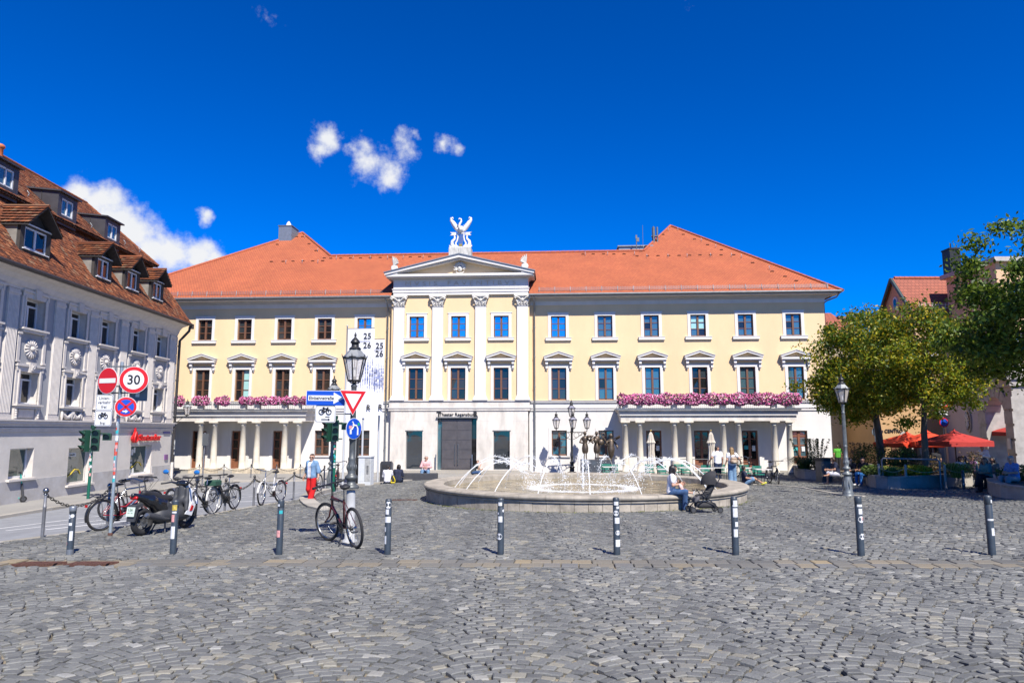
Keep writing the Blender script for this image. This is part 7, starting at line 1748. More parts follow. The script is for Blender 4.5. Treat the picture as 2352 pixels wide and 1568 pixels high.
# ================================================================== PUSHCHAIR
pc_ = thing('pushchair', 'black folding pushchair with tilted hood beside the woman on the fountain rim', 'pushchair', at(1620, 1176), R(183))
m_fab = mat('black_fabric', (.03, .03, .034), .85, var=.2, vscale=12, bump=.3, bscale=50); m_gfab = mat('grey_fabric', (.11, .105, .115), .85, var=.15)
f = MB()
for sy in (-.22, .22):
    f.tube([(.38, sy, .12), (-.02, sy, .48), (-.28, sy, .80), (-.42, sy, 1.02)], .014, 6); f.tube([(-.34, sy, .1), (.06, sy, .46), (.16, sy, .62)], .014, 6); f.tube([(-.1, sy, .56), (.1, sy, .6), (.26, sy, .58)], .013, 6)
f.tube([(-.42, -.22, 1.02), (-.44, 0, 1.03), (-.42, .22, 1.02)], .02, 8); f.cyl((.38, -.22, .12), (.38, .22, .12), .012, .012, 6); f.cyl((-.34, -.22, .1), (-.34, .22, .1), .012, .012, 6); f.tube([(.28, -.22, .6), (.33, 0, .61), (.28, .22, .6)], .02, 8); f.obj('frame', m_bblack, pc_)
for x, sy in ((.4, .24), (.4, -.24), (.4, .19), (.4, -.19), (-.34, .23), (-.34, -.23)): MB().ring((0, 0, 0), (0, 1, 0), .065, .02, 18, 6).cyl((0, -.015, 0), (0, .015, 0), .055, .055, 12, True, 1).obj('wheel', [m_tyre, m_sgry], pc_, (x, sy, .085))
blob('seat', [((.18, .1, .42), (-.02, .1, .42), .07, .07), ((.18, -.1, .42), (-.02, -.1, .42), .07, .07), ((-.04, .1, .44), (-.26, .1, .84), .07, .06), ((-.04, -.1, .44), (-.26, -.1, .84), .07, .06), ((-.04, 0, .44), (-.26, 0, .84), .1, .09)], m_fab, pc_, .06, .025)
blob('foot_rest', [((.2, .12, .42), (.3, .12, .3), .05, .04), ((.2, -.12, .42), (.3, -.12, .3), .05, .04), ((.25, -.1, .36), (.25, .1, .36), .06, .06)], m_gfab, pc_, .04, .025)
hd_ = MB(); V = []
for i in range(9):
    a = R(-5 + 105 * i / 8)
    for j in range(9): b_ = R(-90 + 180 * j / 8); V.append((-.3 + .36 * math.cos(a) * math.cos(b_) * .95 + .06, .23 * math.sin(b_), .78 + .34 * math.sin(a) * (.55 + .45 * math.cos(b_)) * 1.0 + .0))
hd_.add(V, [(i * 9 + j, i * 9 + j + 1, (i + 1) * 9 + j + 1, (i + 1) * 9 + j) for i in range(8) for j in range(8)], 0, True); hd_.obj('hood', m_fab, pc_)
blob('basket', [((.2, .1, .2), (-.2, .1, .2), .08, .08), ((.2, -.1, .2), (-.2, -.1, .2), .08, .08)], m_fab, pc_, .06, .03)
# ================================================================== PEOPLE
SKIN = {'fair': mat('fair_skin', (.52, .30, .21), .55, var=.06, vscale=8), 'tan': mat('tanned_skin', (.42, .22, .14), .55, var=.06, vscale=8), 'brown': mat('brown_skin', (.24, .12, .075), .55, var=.06, vscale=8)}
m_eye = mat('dark_eye', (.015, .012, .01), .3); m_lip = mat('lips', (.35, .11, .09), .5)
def cloth(name, c, var=.12, vs=9.0): return mat(name, c, .9, var=var, vscale=vs, bump=.35, bscale=22)
HB, HDK, HGR, HBL = mat('brown_hair', (.06, .03, .018), .6, var=.3, vscale=30), mat('black_hair', (.015, .012, .012), .5, var=.3, vscale=30), mat('grey_hair', (.36, .35, .33), .7, var=.2, vscale=30), mat('dark_blond_hair', (.16, .09, .04), .6, var=.35, vscale=14, col2=(.42, .28, .13))
V3 = lambda *a: np.array(a, float)
def stand():
    J = dict(pel=V3(0, 0, .95), waist=V3(0, 0, 1.1), chest=V3(0, 0, 1.32), neck=V3(-.01, 0, 1.47), head=V3(.02, 0, 1.605), face=V3(1, 0, 0))
    for s, q in (('L', 1), ('R', -1)):
        J['sh' + s] = V3(0, .185 * q, 1.42); J['el' + s] = V3(-.03, .24 * q, 1.14); J['wr' + s] = V3(.04, .25 * q, .90); J['ht' + s] = V3(.07, .25 * q, .80)
        J['hip' + s] = V3(0, .09 * q, .92); J['kn' + s] = V3(.02, .1 * q, .50); J['an' + s] = V3(-.02, .1 * q, .08); J['toe' + s] = V3(.15, .11 * q, .03)
    return J
def sit(zs, lean=0.0, spread=.12, reach=.43, foot=0.0, drop=None):
    J = stand(); off = V3(0, 0, zs + .1 - .95); c, s_ = math.cos(lean), math.sin(lean)
    for k in J:
        if k[:3] in ('pel', 'wai', 'che', 'nec', 'hea') or k[:2] in ('sh', 'el', 'wr', 'ht'):
            v = J[k] - V3(0, 0, .95); J[k] = V3(v[0] * c + v[2] * s_, v[1], -v[0] * s_ + v[2] * c) + V3(0, 0, zs + .1)
    d = zs + .1 if drop is None else drop
    for s, q in (('L', 1), ('R', -1)):
        J['hip' + s] = V3(.02, .09 * q, zs + .08); J['kn' + s] = V3(reach, spread * q, zs + .1); J['an' + s] = V3(reach + .02 + foot, spread * q, zs + .1 - d + .08); J['toe' + s] = J['an' + s] + V3(.16, .01 * q, -.05)
        J['el' + s] = J['sh' + s] + V3(.08, .05 * q, -.26); J['wr' + s] = J['el' + s] + V3(.22, -.07 * q, -.02); J['ht' + s] = J['wr' + s] + V3(.1, -.03 * q, 0)
    return J
def torso(J, g):
    p, w, c, n = J['pel'], J['waist'], J['chest'], J['neck']; out = []
    for q in (-1, 1):
        y = V3(0, .065 * q, 0); out += [(p + y, w + y * .9, .105 + g, .098 + g), (w + y * .9, c + y * 1.1, .098 + g, .115 + g), (c + y * 1.1, (J['sh' + ('L' if q > 0 else 'R')] * .75 + c * .25), .1 + g, .062 + g)]
    return out
def arm(J, s, g, f=2.0):
    a, b, c = J['sh' + s], J['el' + s], J['wr' + s]; out = []
    if f >= 1: out.append((a, b, .05 + g, .041 + g))
    else: out.append((a, a + (b - a) * f, .05 + g, .047 + g)); return out
    if f > 1: t = min(1, f - 1); out.append((b, b + (c - b) * t, .041 + g, .041 - .011 * t + g))
    return out
def leg(J, s, g, f=2.0, wide=0.0):
    a, b, c = J['hip' + s], J['kn' + s], J['an' + s]; out = []
    if f >= 1: out.append((a, b, .085 + g, .058 + g + wide * .6))
    else: out.append((a, a + (b - a) * f, .085 + g, .085 - .02 * f + g + wide)); return out
    if f > 1: t = min(1, f - 1); out.append((b, b + (c - b) * t, .057 + g + wide * .6, .057 - .02 * t + g + wide * 1.3))
    return out
def hand(J, s):
    w, tip = J['wr' + s], J['ht' + s]; d = (tip - w); d /= max(1e-6, np.linalg.norm(d)); q = 1 if s == 'L' else -1
    side = np.cross(d, V3(0, q, 0)); side = V3(1, 0, 0) if np.linalg.norm(side) < .2 else side / np.linalg.norm(side); side = side - d * (side @ d); side /= np.linalg.norm(side); 
    if side[0] < 0: side = -side
    nrm = np.cross(d, side); nrm *= -1 if nrm[1] * q > 0 else 1
    out = [(w - d * .02, w + d * .03, .024, .024)]
    for i, (o, ln) in enumerate(((.028, .07), (.010, .08), (-.009, .075), (-.027, .058))):
        a = w + d * .025 + side * o * .7; b = w + d * .085 + side * o; out.append((a, b, .017, .013)); c = b + d * ln * .5 + nrm * .006; out.append((b, c, .0105, .0095)); out.append((c, c + d * ln * .38 + nrm * .02, .0095, .008))
    a = w + d * .03 + side * .025; b = a + d * .03 + side * .03 + nrm * .01; out += [(a, b, .015, .012), (b, b + d * .035 + side * .008 + nrm * .008, .0115, .009)]
    return out
def person(label, p, heading, J, H=1.72, skin='fair', shirt=None, sleeve=.55, trs=None, legf=2.0, wide=0.0, shoes=None, hair=HB, style='short', glasses=False, fine=True, group=None, skirt=False, jacket=None, beard=None):
    o = thing('person', label, 'person', p, heading, group); k = H / 1.72; o.scale = (k, k, k); h = .02 if fine else .028
    hd, fw = J['head'], J['face'] / np.linalg.norm(J['face']); sd = np.cross(V3(0, 0, 1), fw); sd /= np.linalg.norm(sd); up = np.cross(fw, sd)
    Rm = np.stack([fw, sd, up], 1); P = lambda a, b, c: hd + Rm @ V3(a, b, c)
    body = torso(J, 0) + [(J['neck'], hd + V3(0, 0, -.06), .056, .05)]
    for s in 'LR': body += arm(J, s, 0) + leg(J, s, 0) + [(J['an' + s], J['toe' + s], .035, .03), (J['wr' + s], J['wr' + s] + (J['ht' + s] - J['wr' + s]) * .3, .03, .025)]
    lo, hi = bounds(body, h * 2); V, F = nets(cones(body, .035), lo, hi, h); VV, FF, MI = [V], [F], [np.zeros(len(F), int)]; n = len(V)
    def extra(prims, kk, hh, mi=0):
        nonlocal n
        lo, hi = bounds(prims, hh * 2); v, f = nets(cones(prims, kk), lo, hi, hh); VV.append(v); FF.append(f + n); MI.append(np.full(len(f), mi)); n += len(v)
    hh = .011 if fine else .016
    extra([(P(-.015, 0, .03), P(.012, 0, .02), .088, .082), (P(.02, 0, -.02), P(.045, 0, -.085), .07, .042), (P(-.02, 0, -.03), hd + V3(0, 0, -.13), .06, .052), (P(.088, 0, .012), P(.106, 0, -.028), .012, .015), (P(.0, .083, -.005), P(-.005, .088, -.03), .013, .01), (P(.0, -.083, -.005), P(-.005, -.088, -.03), .013, .01), (P(.078, -.045, .03), P(.078, .045, .03), .016, .016)], .02, hh)
    for q in (-1, 1): extra([(P(.085, .032 * q, .008), P(.088, .032 * q, .008), .012, .011)], .004, .008, 1)
    extra([(P(.083, -.02, -.062), P(.083, .02, -.062), .0085, .0085)], .004, .008, 2)
    for s in 'LR': extra(hand(J, s), .006, .0075 if fine else .01)
    mob('body', numesh('body', np.concatenate(VV), np.concatenate(FF), [SKIN[skin], m_eye, m_lip], None, True, mi=np.concatenate(MI)), o)
    if shirt:
        pr = torso(J, .02) + [a for s in 'LR' for a in arm(J, s, .018, sleeve)]; cn = J['neck'] + (J['head'] - J['neck']) * .05
        blob('shirt', pr + [(J['chest'], J['neck'] - V3(0, 0, .02), .1, .075)], shirt, o, .04, h)
    if jacket:
        pr = torso(J, .034) + [a for s in 'LR' for a in arm(J, s, .032, 1.25)]; ctr = J['chest']
        blob('jacket', pr + [(J['chest'], J['neck'] - V3(0, 0, .01), .11, .08)], jacket, o, .04, h, cut=lambda P_: -np.where(P_[:, 0] > .04, np.abs(P_[:, 1]) - .075, .1))
    if trs:
        pr = [(J['pel'] + V3(0, .055 * q, .03), J['pel'] + V3(0, .06 * q, -.04), .115, .11) for q in (-1, 1)] + [a for s in 'LR' for a in leg(J, s, .022, legf, wide)]
        if skirt: a = (J['knL'] + J['knR']) / 2; pr += [(J['pel'], a, .16, .15)]
        blob('trousers' if legf > 1.2 else 'shorts', pr, trs, o, .035, h)
    if shoes:
        for s in 'LR': a, t_ = J['an' + s], J['toe' + s]; blob('shoe', [(a + (t_ - a) * -.25 + V3(0, 0, -.03), t_, .04, .036), (a, a + V3(0, 0, .015), .043, .04)], shoes, o, .02, .016)
    if hair is not None:
        back = P(-.04, 0, .045); pr = [(P(-.03, 0, .05), P(.035, 0, .07), .088, .06), (P(-.06, 0, .0), P(-.055, 0, -.05), .07, .05)]
        if style == 'bob': pr += [(P(-.03, .07, .02), P(0, .078, -.1), .05, .04), (P(-.03, -.07, .02), P(0, -.078, -.1), .05, .04), (P(-.07, 0, .02), P(-.075, 0, -.11), .08, .065)]
        if style == 'long': pr += [(P(-.07, .03, .0), P(-.1, .05, -.26), .07, .05), (P(-.07, -.03, .0), P(-.1, -.05, -.26), .07, .05), (P(-.03, .065, .03), P(-.05, .075, -.16), .045, .03), (P(-.03, -.065, .03), P(-.05, -.075, -.16), .045, .03)]
        if style == 'pony': pr += [(P(-.1, 0, .0), P(-.17, -.05, -.2), .04, .03)]
        if style == 'bun': pr += [(P(-.12, 0, .02), P(-.13, 0, .02), .05, .05)]
        blob('hair', pr, hair, o, .025, .014 if fine else .02, cut=lambda P_: ((P_ - hd) @ fw) - .052 - np.clip(((P_ - hd) @ up) - .03, 0, .1) * .5)
    if beard is not None: blob('beard', [(P(.06, -.03, -.09), P(.06, .03, -.09), .03, .03)], beard, o, .02, .012)
    if glasses: g_ = MB(); [g_.ball(P(.097, q * .034, .012), (.012, .03, .022), 8, 5) for q in (-1, 1)]; g_.tube([P(.09, .07, .02), P(.1, 0, .018), P(.09, -.07, .02)], .006, 4); g_.obj('sunglasses', m_eye, o)
    return o
m_denim = cloth('blue_denim', (.035, .085, .2), .35); m_ldenim = cloth('pale_denim', (.16, .28, .44), .4, 6); m_ddenim = cloth('dark_denim', (.012, .028, .075), .3); m_wtee = cloth('white_tshirt', (.78, .78, .82), .06); m_sneak = mat('white_sneaker', (.66, .68, .68), .7); m_dshoe = mat('dark_shoe', (.02, .02, .022), .6)
m_redt = cloth('red_trousers', (.58, .004, .006), .2, 7); m_blk = cloth('black_cloth', (.014, .014, .017), .2); m_navy = cloth('navy_cloth', (.014, .02, .05), .2); m_pinks = cloth('pink_shirt', (.72, .42, .42), .1, 20); m_greys = cloth('slate_tshirt', (.075, .085, .09), .15); m_teals = cloth('teal_top', (.06, .22, .23), .2); m_plaid = cloth('blue_plaid_shirt', (.10, .24, .56), .3, 12); m_greyt = cloth('pale_grey_trousers', (.24, .27, .31), .15); m_wshirt = cloth('white_shirt', (.74, .74, .78), .08); m_green = cloth('green_tshirt', (.08, .36, .03), .1); m_blackt = cloth('black_trousers', (.016, .016, .02), .2)
# woman in red trousers
J = stand(); J['face'] = V3(.9, .45, .0); J['elL'] = V3(-.05, .27, 1.15); J['wrL'] = V3(.02, .33, .93); J['htL'] = V3(.05, .35, .83); J['elR'] = V3(-.06, -.27, 1.15); J['wrR'] = V3(-.0, -.35, .93); J['htR'] = V3(.02, -.37, .83); J['anL'] = V3(.16, .1, .08); J['toeL'] = V3(.32, .1, .05); J['anR'] = V3(-.2, -.1, .1); J['toeR'] = V3(-.05, -.1, .03)
p = at(714, 1148); p.z -= .12
pw = person('woman in red trousers and denim jacket with sunglasses walking by the far lamp', p, R(-118), J, 1.70, 'fair', m_wtee, .5, m_redt, 2.0, .03, m_dshoe, HB, 'pony', True, jacket=m_ldenim)
# two people seated with their backs to the camera
p = at(890, 1110); J = sit(.05, .12, .12, .4, 0, .5); J['face'] = V3(1, .0, -.05)
person('person in white shirt with dark bun seated with back turned on the kerb', p, R(95), J, 1.62, 'tan', m_wshirt, 1.9, m_ddenim, 2, 0, m_dshoe, HDK, 'bun')
p = at(913, 1108); J = sit(.05, .22, .12, .4, 0, .5); J['face'] = V3(.75, .65, -.1)
person('person in navy jumper with short dark hair seated on the kerb', p, R(85), J, 1.66, 'tan', m_navy, 1.9, m_ddenim, 2, 0, m_dshoe, HDK, 'bob')
bp_ = at(903, 1110); bo = thing('backpack', 'black and yellow backpack between the two people seated on the kerb', 'backpack', bp_, R(95))
blob('bag', [((0, .02, .12), (0, 0, .3), .13, .11)], mat('black_bag', (.02, .02, .022), .7), bo, .03, .025); MB().tube([(-.13, -.1, .1), (-.14, -.08, .22), (-.1, .0, .36)], .022, 6).tube([(-.13, .1, .08), (-.14, .08, .2)], .022, 6).tube([(-.12, -.1, .05), (-.13, .1, .06)], .03, 6).obj('yellow_trim', mat('yellow_trim', (.7, .55, .01), .6), bo)
# man in pink shirt
p = atz(978, 1104, -.54); p.y += .15; p.z = -.55; J = sit(.42, .12, .16, .42, .05); J['face'] = V3(.9, -.45, .05)
for s, q in (('L', 1), ('R', -1)): J['el' + s] = J['sh' + s] + V3(.1, .08 * q, -.26); J['wr' + s] = V3(.36, .05 * q, .72); J['ht' + s] = V3(.45, .0, .70)
person('man in pink shirt and jeans with sunglasses sitting on the dark bench', p, R(-92), J, 1.78, 'fair', m_pinks, 1.7, m_ldenim, 2, .01, m_dshoe, HGR, 'short', True)
# man drinking at the far left of the fountain
p = at(1086, 1090); J = sit(.06, .45, .14, .4, 0, .4); J['face'] = V3(1, 0, .15); J['elR'] = J['shR'] + V3(.22, .02, -.15); J['wrR'] = J['head'] + V3(.18, .03, -.1); J['htR'] = J['head'] + V3(.16, .02, -.02)
person('man in dark grey t-shirt drinking while seated beyond the fountain rim', p, R(-8), J, 1.75, 'fair', m_greys, .6, m_denim, 2, 0, m_dshoe, HB, 'short')
# woman on the fountain rim with a child on her lap
pr_ = at(1595, 1178); ang = math.atan2(pr_.y - FC.y, pr_.x - FC.x); p = Vector((FC.x + (FRAD - .12) * math.cos(ang), FC.y + (FRAD - .12) * math.sin(ang), gz(pr_.x, pr_.y)))
J = sit(.5, .12, .13, .42, -.05, .55); J['face'] = V3(.8, .55, -.25); J['elR'] = J['shR'] + V3(.02, -.06, -.27); J['wrR'] = V3(.28, -.06, .82); J['htR'] = V3(.37, .0, .80); J['wrL'] = V3(.32, .05, .85); J['htL'] = V3(.4, .0, .84)
p.z = TOP - .5
person('woman in white t-shirt and blue jeans sitting on the fountain rim holding a child', p, R(-14), J, 1.66, 'fair', m_wtee, .6, m_denim, 2, .01, m_dshoe, HDK, 'bob')
J = sit(.0, -.35, .1, .3, .2, .1); J['face'] = V3(-.6, .3, .4); [J.__setitem__('an' + s, V3(.62, .1 * q, .06)) or J.__setitem__('toe' + s, V3(.68, .1 * q, .2)) for s, q in (('L', 1), ('R', -1))]
person('small child in pale clothes and sneakers lying on the lap by the pushchair', p + Vector((.32, -.1, .52)), R(-14), J, .82, 'fair', cloth('pale_pink_top', (.7, .5, .46), .1), .6, cloth('cream_shorts', (.6, .5, .4)), .5, 0, m_sneak, HB, 'short')
# standing couple
p = at(1650, 1107); J = stand(); J['face'] = V3(.2, -1, 0); J['elL'] = V3(-.1, .32, 1.18); J['wrL'] = V3(.06, .42, .98); J['htL'] = V3(.08, .42, .86)
person('man in white t-shirt and dark jeans standing with his back turned by the tables', p, R(95), J, 1.76, 'tan', m_wtee, .6, m_ddenim, 2, .005, m_dshoe, HDK, 'short')
p = at(1683, 1112); J = stand(); J['face'] = V3(1, .1, 0); J['elR'] = V3(-.02, -.36, 1.2); J['wrR'] = V3(.16, -.5, 1.02); J['htR'] = V3(.24, -.55, .97); J['wrL'] = V3(.04, .3, .93); J['htL'] = V3(.08, .31, .84)
wb = person('woman in white t-shirt and pale wide jeans carrying a small brown backpack', p, R(92), J, 1.72, 'fair', m_wtee, .5, m_ldenim, 2, .035, m_sneak, HBL, 'long')
bk_ = thing('backpack', 'small tan leather backpack worn by the standing woman', 'backpack', p + Vector((0.03, -.23, 0)), R(92))
blob('bag', [((0, -.09, 1.08), (0, .09, 1.08), .1, .1), ((0, -.07, 1.2), (0, .07, 1.2), .08, .08)], mat('tan_leather', (.32, .22, .15), .5, var=.2), bk_, .03, .022)
MB().tube([(.02, .1, 1.25), (.1, .12, 1.4), (.24, .12, 1.49)], .013, 5).tube([(.02, -.1, 1.25), (.1, -.1, 1.4), (.24, -.1, 1.49)], .013, 5).obj('strap', mat('brown_strap', (.12, .07, .045), .6), bk_); blob('pocket', [((-.1, -.05, 1.05), (-.1, .05, 1.05), .05, .05)], mat('pale_pocket', (.42, .34, .25), .5), bk_, .02, .02)
# person sitting on the ground with legs stretched to the right
p = at(1712, 1113); J = sit(.02, -.1, .1, .38, .3, .1); J['face'] = V3(.5, .8, -.1)
for s, q in (('L', 1), ('R', -1)): J['kn' + s] = V3(.40, .1 * q, .32); J['an' + s] = V3(.78, .1 * q, .09); J['toe' + s] = V3(.93, .1 * q, .12)
person('person in denim shorts and yellow shoes sitting on the ground by the tables', p, R(-12), J, 1.7, 'tan', m_navy, .6, m_ldenim, .8, .02, mat('yellow_shoe', (.6, .6, .05), .6), HDK, 'short')
# people on the benches left of the right-hand flower bed
BEN = 'people on the bench behind the right lamp'
p = at(1925, 1113); J = sit(.42, .25, .14, .4, .0); J['face'] = V3(.5, -.8, -.1); J['anL'] = V3(.55, .25, .45); J['toeL'] = V3(.7, .25, .43)
person('person in navy top and white shorts with bare legs on the shaded bench', p, R(175), J, 1.72, 'tan', m_navy, .6, cloth('white_shorts', (.55, .55, .62), .1), .9, .02, None, HB, 'short')
p = at(1962, 1113); J = sit(.42, .3, .13, .42, 0); J['face'] = V3(1, 0, -.4)
person('dark clothed person hunched on the bench just right of the lamp', p, R(-150), J, 1.7, 'fair', m_blk, 1.8, m_ddenim, 2, 0, m_sneak, HB, 'short')
p = at(1990, 1114); J = sit(.42, .2, .13, .42, 0); J['face'] = V3(1, 0, -.3)
person('person in black t-shirt and bright blue trousers looking at a phone on the bench', p, R(-160), J, 1.72, 'tan', m_blk, .6, cloth('bright_blue_trousers', (.02, .14, .42), .15), 2, 0, m_sneak, HDK, 'short', True)
# right edge: seated old man, women, man in white shirt
p = at(2318, 1136); J = sit(.46, .12, .14, .43, .02); J['face'] = V3(1, -.1, -.2); p.z += .02
for s, q in (('L', 1), ('R', -1)): J['wr' + s] = V3(.34, .1 * q, .75); J['ht' + s] = V3(.43, .06 * q, .74)
person('old man with white hair in blue checked shirt and grey trousers on the wall', p + Vector((.28, .05, 0)), R(192), J, 1.76, 'fair', m_plaid, .75, m_greyt, 2, .02, mat('pale_teal_shoe', (.35, .5, .5), .7), HGR, 'short')
p = at(2262, 1130); J = sit(.46, .15, .1, .42, .05); J['face'] = V3(.8, .6, -.1); J['knR'] = V3(.42, .02, .66); J['anR'] = V3(.62, .1, .3); J['toeR'] = V3(.78, .12, .26)
person('woman with very long brown hair in teal top sitting cross legged on the wall', p + Vector((.25, .1, 0)), R(188), J, 1.7, 'tan', m_teals, .9, m_blackt, 2, .02, m_dshoe, HB, 'long')
p = at(2283, 1124); J = sit(.46, .1, .1, .42, .05); J['face'] = V3(.9, -.3, -.2)
person('woman in grey green top behind the long haired woman on the wall', p + Vector((.5, .6, 0)), R(200), J, 1.66, 'brown', cloth('grey_green_top', (.14, .16, .15), .2), .9, m_blackt, 2, 0, m_dshoe, HDK, 'long')
p = at(2282, 1104); J = stand(); J['face'] = V3(1, .1, -.55); J['wrL'] = V3(.3, .1, 1.2); J['htL'] = V3(.38, .06, 1.22); J['wrR'] = V3(.3, -.1, 1.18); J['htR'] = V3(.38, -.06, 1.2); J['head'] += V3(.06, 0, -.03)
person('man in white shirt looking down beside the stone portal', p + Vector((.4, 1.2, 0)), R(205), J, 1.8, 'tan', m_wshirt, 1.9, m_ddenim, 2, 0, m_dshoe, HB, 'short')
# far street
p = aty(1920, 1062, 47.5); p.z = gz(p.x, p.y)
person('person in bright green t-shirt in the shaded lane right of the theatre', p + Vector((.15, 0, 0)), R(80), stand(), 1.72, 'tan', m_green, .6, m_blackt, 2, 0, m_dshoe, HB, 'short', fine=False)
# cafe guests under the red parasols
CG = [(2063, 1062, 36, 'sit', 'guest in black with dark hair at the left end of the cafe', m_blk, HDK), (2093, 1066, 35, 'sit', 'guest in pale blouse at a cafe table left of the tree trunk', m_wtee, HBL), (2110, 1070, 33.5, 'sit', 'guest with dark cap and pale shirt right beside the tree trunk', cloth('pale_grey_shirt', (.4, .42, .45)), HDK),
      (2147, 1070, 34.5, 'sit', 'guest in pink top at a cafe table right of the tree trunk', m_pinks, HB), (2205, 1076, 33, 'sit', 'child in white top sitting near the tall grasses', m_wtee, HDK), (2219, 1074, 33.5, 'sit', 'guest in dark teal top bending at the right cafe table', m_teals, HDK), (2231, 1072, 34, 'sit', 'guest in purple top under the shade-darkened red parasol', cloth('purple_top', (.2, .08, .2)), HB), (2236, 1055, 35, 'sit', 'guest in mint top with reddish hair before the lilac wall', cloth('mint_top', (.3, .5, .45)), HB)]
for (px, py, Y, ps, lab_, c, hr) in CG:
    p = aty(px, py, Y); p.z = gz(p.x, p.y); J = sit(.46, .1, .13, .42, 0)
    person(lab_, p, R(rnd.choice([170, 200, -20, 20, -90])), J, 1.7, 'tan', c, .7, m_blackt, 2, 0, m_dshoe, hr, rnd.choice(['short', 'bob']), fine=False, group='cafe guests under the red parasols')
p = aty(2077, 1068, 36); p.z = gz(p.x, p.y); J = stand(); J['wrR'] = V3(.3, -.15, 1.15); J['htR'] = V3(.4, -.12, 1.15)
person('waiter in dark clothes standing under the bright red parasol', p, R(180), J, 1.78, 'fair', m_navy, .7, m_blackt, 2, 0, m_dshoe, HDK, 'short', fine=False)
p = aty(2151, 1066, 35); p.z = gz(p.x, p.y)
person('waitress in black top with white apron standing behind the tree', p, R(100), stand(), 1.7, 'tan', m_blk, .6, cloth('white_apron', (.6, .6, .62)), 1.0, .03, m_dshoe, HDK, 'bun', fine=False)
# ================================================================== HOUSES ON THE RIGHT
m_ochre = mat('ochre_render', (.56, .35, .17), .9, var=.08, vscale=1.0, bump=.1); m_peach = mat('peach_render', (.72, .47, .29), .9, var=.07, vscale=.8, bump=.1); m_beige = mat('beige_render', (.46, .38, .27), .9, var=.1, vscale=.8); m_lilw = mat('lilac_white_render', (.50, .46, .52), .9, var=.06, vscale=.8); m_cstone = mat('portal_stone', (.46, .43, .40), .9, var=.2, vscale=2.5, bump=.3, bscale=14)
m_rtile = tile_mat('brick_red_tiles', (.36, .105, .06), (.30, .085, .05), (.15, .05, .035), .3, .34, .8); m_vdark = mat('verge_sheet', (.07, .10, .10), .5, met=.4)
def gable(o, x0, x1, y0, y1, ez, rzz, wall, roof, ov=.35):
    b_ = MB(); ym = (y0 + y1) / 2; b_.quad((x0, y0, -1), (x1, y0, -1), (x1, y0, ez), (x0, y0, ez)); b_.add([(x0, y1, -1), (x0, y0, -1), (x0, y0, ez), (x0, ym, rzz), (x0, y1, ez)], [(0, 1, 2, 3, 4)]); b_.add([(x1, y1, -1), (x1, y0, -1), (x1, y0, ez), (x1, ym, rzz), (x1, y1, ez)], [(4, 3, 2, 1, 0)]); b_.obj('wall', wall, o)
    k = (rzz - ez) / (ym - y0); me = bpy.data.meshes.new('roof'); e = ov
    V = [(x0 - .25, y0 - e, ez - e * k + .08), (x1 + .25, y0 - e, ez - e * k + .08), (x1 + .25, ym, rzz + .1), (x0 - .25, ym, rzz + .1), (x1 + .25, y1 + e, ez - e * k + .08), (x0 - .25, y1 + e, ez - e * k + .08)]
    me.from_pydata(V, [], [(0, 1, 2, 3), (3, 2, 4, 5)]); me.materials.append(roof); uv = me.uv_layers.new(name='UVMap')
    for p_ in me.polygons:
        for li in p_.loop_indices: c = me.vertices[me.loops[li].vertex_index].co; uv.data[li].uv = (c.x, math.hypot(c.y - ym, c.z - rzz))
    mob('roof', me, o)
    vg = MB()
    for a, b2_ in ((V[0], V[3]), (V[3], V[5])): a, b2_ = Vector(a), Vector(b2_); vg.tube([a + Vector((-.02, 0, -.05)), b2_ + Vector((-.02, 0, -.05))], .13, 4)
    vg.obj('verge', m_vdark, o); MB().tube([(x0, y0 - e - .06, ez - e * k), (x1, y0 - e - .06, ez - e * k)], .09, 6).obj('gutter', m_dmetal, o)
    rg_ = MB(); x = x0
    while x < x1: rg_.cyl((x, ym, rzz + .12), (x + .42, ym, rzz + .12), .13, .11, 6); x += .4
    rg_.obj('ridge_tiles', m_ridge, o)
def simplewin(o, x, y, z, w_, h_, arch=False):
    f = MB(); f.b2((x - w_ / 2 - .12, y - .04, z - .12), (x - w_ / 2, y + .03, z + h_ + .12)); f.b2((x + w_ / 2, y - .04, z - .12), (x + w_ / 2 + .12, y + .03, z + h_ + .12)); f.b2((x - w_ / 2, y - .04, z + h_), (x + w_ / 2, y + .03, z + h_ + .12)); f.b2((x - w_ / 2 - .15, y - .1, z - .15), (x + w_ / 2 + .15, y + .03, z - .05)); f.b2((x - .04, y - .03, z), (x + .04, y + .0, z + h_)); f.b2((x - w_ / 2, y - .03, z + h_ * .62), (x + w_ / 2, y, z + h_ * .66))
    q = f.obj('window', m_whitef, o); MB().quad((x - w_ / 2, y - .01, z), (x + w_ / 2, y - .01, z), (x + w_ / 2, y - .01, z + h_), (x - w_ / 2, y - .01, z + h_)).obj('window_pane', g_mid, q)
hA = thing('gabled_house', 'ochre house with steep red tiled roof and arched attic window behind the trees', 'house', (0, 0, 0))
gable(hA, 30.3, 48, 52, 56.6, 11.2, 14.0, m_peach, m_rtile)
aw = MB(); yw_, zw_ = 54.3, 11.6
aw.prism([(yw_ - .3, zw_), (yw_ + .3, zw_), (yw_ + .3, zw_ + .7)] + [(yw_ + .3 * math.cos(R(a)), zw_ + .7 + .3 * math.sin(R(a))) for a in range(20, 180, 20)] + [(yw_ - .3, zw_ + .7)], 30.22, 30.32, 'x'); q = aw.obj('attic_window', m_whitef, hA); MB().prism([(yw_ - .2, zw_ + .1), (yw_ + .2, zw_ + .1), (yw_ + .2, zw_ + .7), (yw_, zw_ + .88), (yw_ - .2, zw_ + .7)], 30.2, 30.21, 'x').obj('window_pane', g_dark, q)
